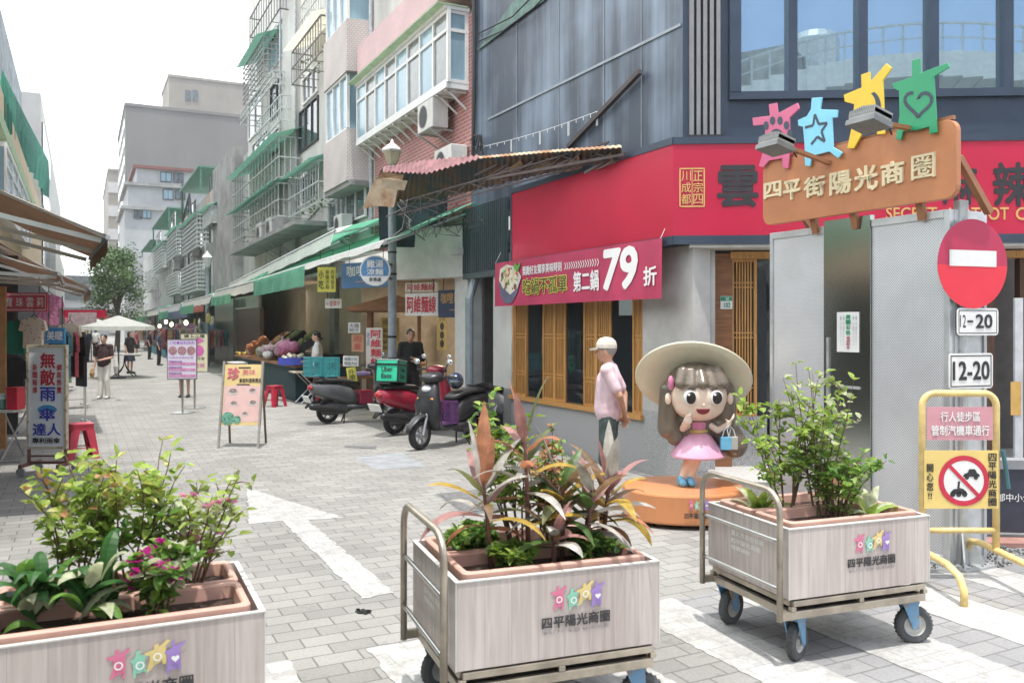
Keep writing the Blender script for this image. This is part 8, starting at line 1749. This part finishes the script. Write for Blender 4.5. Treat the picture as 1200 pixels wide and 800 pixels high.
def bush(label, base, h, spread, ns, seed, lsz=.05, cols=(0, 1, 1, 2), per=16, lean=(0, 0), flowers=None, name='shrub', group=None, low=.35, lw=.6, wood=None, cat='shrub', tipcols=None):
    q = random.Random(seed); t = thing(name, label, cat, base, 0, group); st = MB(); lf = MB(); fl = MB()
    for i in range(ns):
        a = 2*pi*i/ns+q.uniform(-.5, .5); hh = h*q.uniform(.65, 1.0); r_ = spread*q.uniform(.35, 1.0); tip = V3((lean[0]+r_*math.cos(a), lean[1]+r_*math.sin(a), hh)); mid_ = tip*.5+V3((q.uniform(-.04, .04), q.uniform(-.04, .04), .08)); pts = [V3((.03*math.cos(a), .03*math.sin(a), -.03))]
        for k in range(1, 7): u = k/6; pts.append(pts[0]*(1-u)**2+mid_*2*u*(1-u)+tip*u*u+V3((q.uniform(-.01, .01), q.uniform(-.01, .01), 0)))
        st.tube(pts, [.006*(1-.75*k/6) for k in range(7)], 5)
        for s_ in range(5):
            k = q.randint(2, 5); b_ = pts[k]; e = b_+V3((q.uniform(-1, 1), q.uniform(-1, 1), q.uniform(.1, .9))).normalized()*h*q.uniform(.1, .24); st.tube([b_, b_.lerp(e, .5)+V3((0, 0, .01)), e], [.003, .0025, .0015], 4); tw = [b_.lerp(e, .3+.7*x/3) for x in range(4)]
            for p in tw:
                for m_ in range(max(1, per//6)): d = V3((q.uniform(-1, 1), q.uniform(-1, 1), q.uniform(-.35, .8))); leaf(lf, p+d.normalized()*.006, d, lsz*q.uniform(.6, 1.25), lsz*lw*q.uniform(.8, 1.2), q.choice(tipcols if tipcols and p.z > h*.6 else cols), q)
            if flowers and q.random() < flowers[1]:
                for m_ in range(4): d = V3((q.uniform(-1, 1), q.uniform(-1, 1), q.uniform(-.2, 1))); leaf(fl, e+d*.008, d, .034, .03, 0, q)
        for k in range(1, 7):
            if pts[k].z > low*h:
                for m_ in range(per//4): d = V3((q.uniform(-1, 1), q.uniform(-1, 1), q.uniform(-.4, .7))); leaf(lf, pts[k]+d.normalized()*.008, d, lsz*q.uniform(.6, 1.25), lsz*lw*q.uniform(.8, 1.2), q.choice(tipcols if tipcols and pts[k].z > h*.6 else cols), q)
    st.build('stems', wood or twig, t); lf.build('leaves', grn, t, smooth=False)
    if flowers: fl.build('flowers', flowers[0], t)
    return t
ZS = BZ1-.03
# middle cart
for k, (x, y, h, nl, L, w, ln, upr, lab) in enumerate((
    (-.24, -.12, .4, 17, .32, .029, (-.04, 0), 1, 'cordyline with salmon and grey leaves standing leftmost in the middle box'), (-.05, -.1, .62, 15, .3, .029, (-.02, .0), 1, 'tallest cordyline with an upright orange leaf in the middle box'), (.12, -.1, .34, 18, .29, .031, (0, 0), 0, 'low olive cordyline in the centre of the middle box'),
    (.2, -.18, .34, 13, .28, .026, (.03, -.02), 0, 'maroon stemmed cordyline just right of centre in the middle box'), (.31, -.12, .36, 18, .32, .028, (.05, 0), 1, 'golden tipped cordyline at the right end of the middle box'), (.24, -.08, .22, 12, .27, .025, (.05, .05), 0, 'short dark green cordyline low at right of the middle box'), (.03, -.2, .18, 11, .22, .026, (0, -.02), 0, 'short drooping cordyline over the front rim of the middle box'))):
    cordyline(lab, cl(1, x, y, ZS), h, nl, 30+k, L, w, (0, 1, 2, 3, 3, 4, 6, 6, 6, 2) if k in (0, 1, 4) else (0, 0, 1, 5, 2, 4, 6, 6), (Matrix.Rotation(carts[1][1], 3, 'Z') @ V3((ln[0], ln[1], 0))).xy, upr)
bush('lime green shrub behind the cordylines of the middle box', cl(1, -.02, .14, ZS), .72, .2, 7, 51, .055, (0, 0, 1, 2), 16, (-.08, 0), None, 'shrub', None, .45)
bush('red and green small leaved shrub rising behind the middle cordylines', cl(1, .16, .13, ZS), .62, .2, 7, 52, .04, (1, 2, 5, 5), 18, (0, 0), (redsm, .7), 'shrub', None, .45)
bush('low leafy groundcover in the rear trough of the middle box', cl(1, -.25, .14, ZS), .1, .16, 12, 53, .045, (1, 2, 2, 1), 14, (0, 0), None, 'groundcover', None, .1, .7)
bush('trailing groundcover at the left front of the middle box', cl(1, -.16, -.17, ZS), .09, .12, 8, 54, .04, (0, 1, 2), 12, (0, 0), None, 'groundcover', None, .1, .7)
bush('trailing groundcover at the right front of the middle box', cl(1, .2, -.19, ZS), .1, .16, 9, 55, .04, (1, 2, 3), 12, (0, 0), None, 'groundcover', None, .1, .7)
# right cart
bush('airy green shrub on the left half of the right planter box', cl(2, -.17, .05, ZS), .68, .3, 10, 61, .05, (0, 1, 1, 2), 14, (-.05, 0), None, 'shrub', None, .2, .62, None, 'shrub', (0, 1, 1))
bush('taller leggy shrub in the middle of the right planter box', cl(2, -.0, -.05, ZS), .9, .25, 9, 62, .05, (1, 1, 2, 0, 6), 14, (.03, 0), None, 'shrub', None, .1, .62, None, 'shrub', (0, 1, 6))
bush('dense low green shrub at the front of right planter box', cl(2, .06, -.13, ZS), .4, .26, 11, 63, .045, (1, 1, 2, 2), 14, (0, 0), None, 'shrub', None, .1)
for k, (x, y, lab) in enumerate(((-.3, .12, 'pale striped broad leaf plant at the left rear of the right box'), (.27, -.14, 'pale yellow green broad leaf plant at right end of the right box'))):
    q = random.Random(70+k); t = thing('striped_plant', lab, 'plant', cl(2, x, y, ZS), 0); mb = MB()
    for i in range(15): strap(mb, (0, 0, -.01), i*2.4, .6+q.uniform(-.2, .7), .23*q.uniform(.7, 1.1), .027, 1.6, q.choice((0, 1, 6, 6, 4)), q)
    mb.build('leaves', grn, t, smooth=True)
# left cart
bush('bushy bougainvillea with lime leaves in the middle of left planter box', cl(0, .04, .1, ZS), .64, .28, 9, 81, .054, (0, 1, 1, 2), 13, (.0, .02), None, 'bougainvillea', None, .4, .62, None, 'shrub', (0, 0, 1, 4, 0))
bush('second lime leaved bougainvillea to the left rear of the left box', cl(0, -.18, .14, ZS), .6, .25, 7, 82, .053, (0, 1, 1), 12, (.06, 0), None, 'bougainvillea', None, .4, .62, None, 'shrub', (0, 4, 4, 0, 1, 5))
bush('sparse bougainvillea with magenta flowers at the right end of left box', cl(0, .26, .08, ZS), .52, .27, 9, 83, .052, (0, 1, 0, 6), 10, (.07, .0), (pinkf, .2), 'bougainvillea', None, .25, .62, None, 'shrub', (0, 0, 6))
bush('low green plant with large magenta flowers at front of the left box', cl(0, .12, -.14, ZS), .24, .17, 8, 84, .055, (1, 2, 2, 6), 12, (.02, -.03), (magenta, .55), 'bougainvillea', None, .1)
for k, (x, y, lab) in enumerate(((-.28, -.1, 'dark glossy broad leaved plant at the left front of left box'), (-.1, -.16, 'dark green broad leaved plant at centre front of left box'))):
    q = random.Random(90+k); t = thing('broadleaf_plant', lab, 'plant', cl(0, x, y, ZS), 0); mb = MB()
    for i in range(26): strap(mb, (q.uniform(-.05, .05), q.uniform(-.05, .05), q.uniform(0, .16)), i*2.4, .9+q.uniform(-.3, .5), .2*q.uniform(.7, 1.2), .03, 2.6, q.choice((2, 3, 3, 3, 6)), q)
    mb.build('leaves', grn, t, smooth=True)

# ================================================================== HAZE IN THE AIR
hz_m = bpy.data.materials.new('thin_haze'); hz_m.use_nodes = True; t_ = hz_m.node_tree; t_.nodes.clear()
ho = t_.nodes.new('ShaderNodeOutputMaterial'); hv = t_.nodes.new('ShaderNodeVolumePrincipled'); hv.inputs['Color'].default_value = (.96, .98, 1, 1); hv.inputs['Density'].default_value = .0007; hv.inputs['Anisotropy'].default_value = .3
t_.links.new(hv.outputs[0], ho.inputs['Volume'])
mb = MB(); mb.box(-240, -90, -1.02, 240, 440, 70); hzo = mb.build('haze', hz_m); hzo['kind'] = 'stuff'; hzo['label'] = 'thin bright summer haze filling the street air'; hzo['category'] = 'haze'
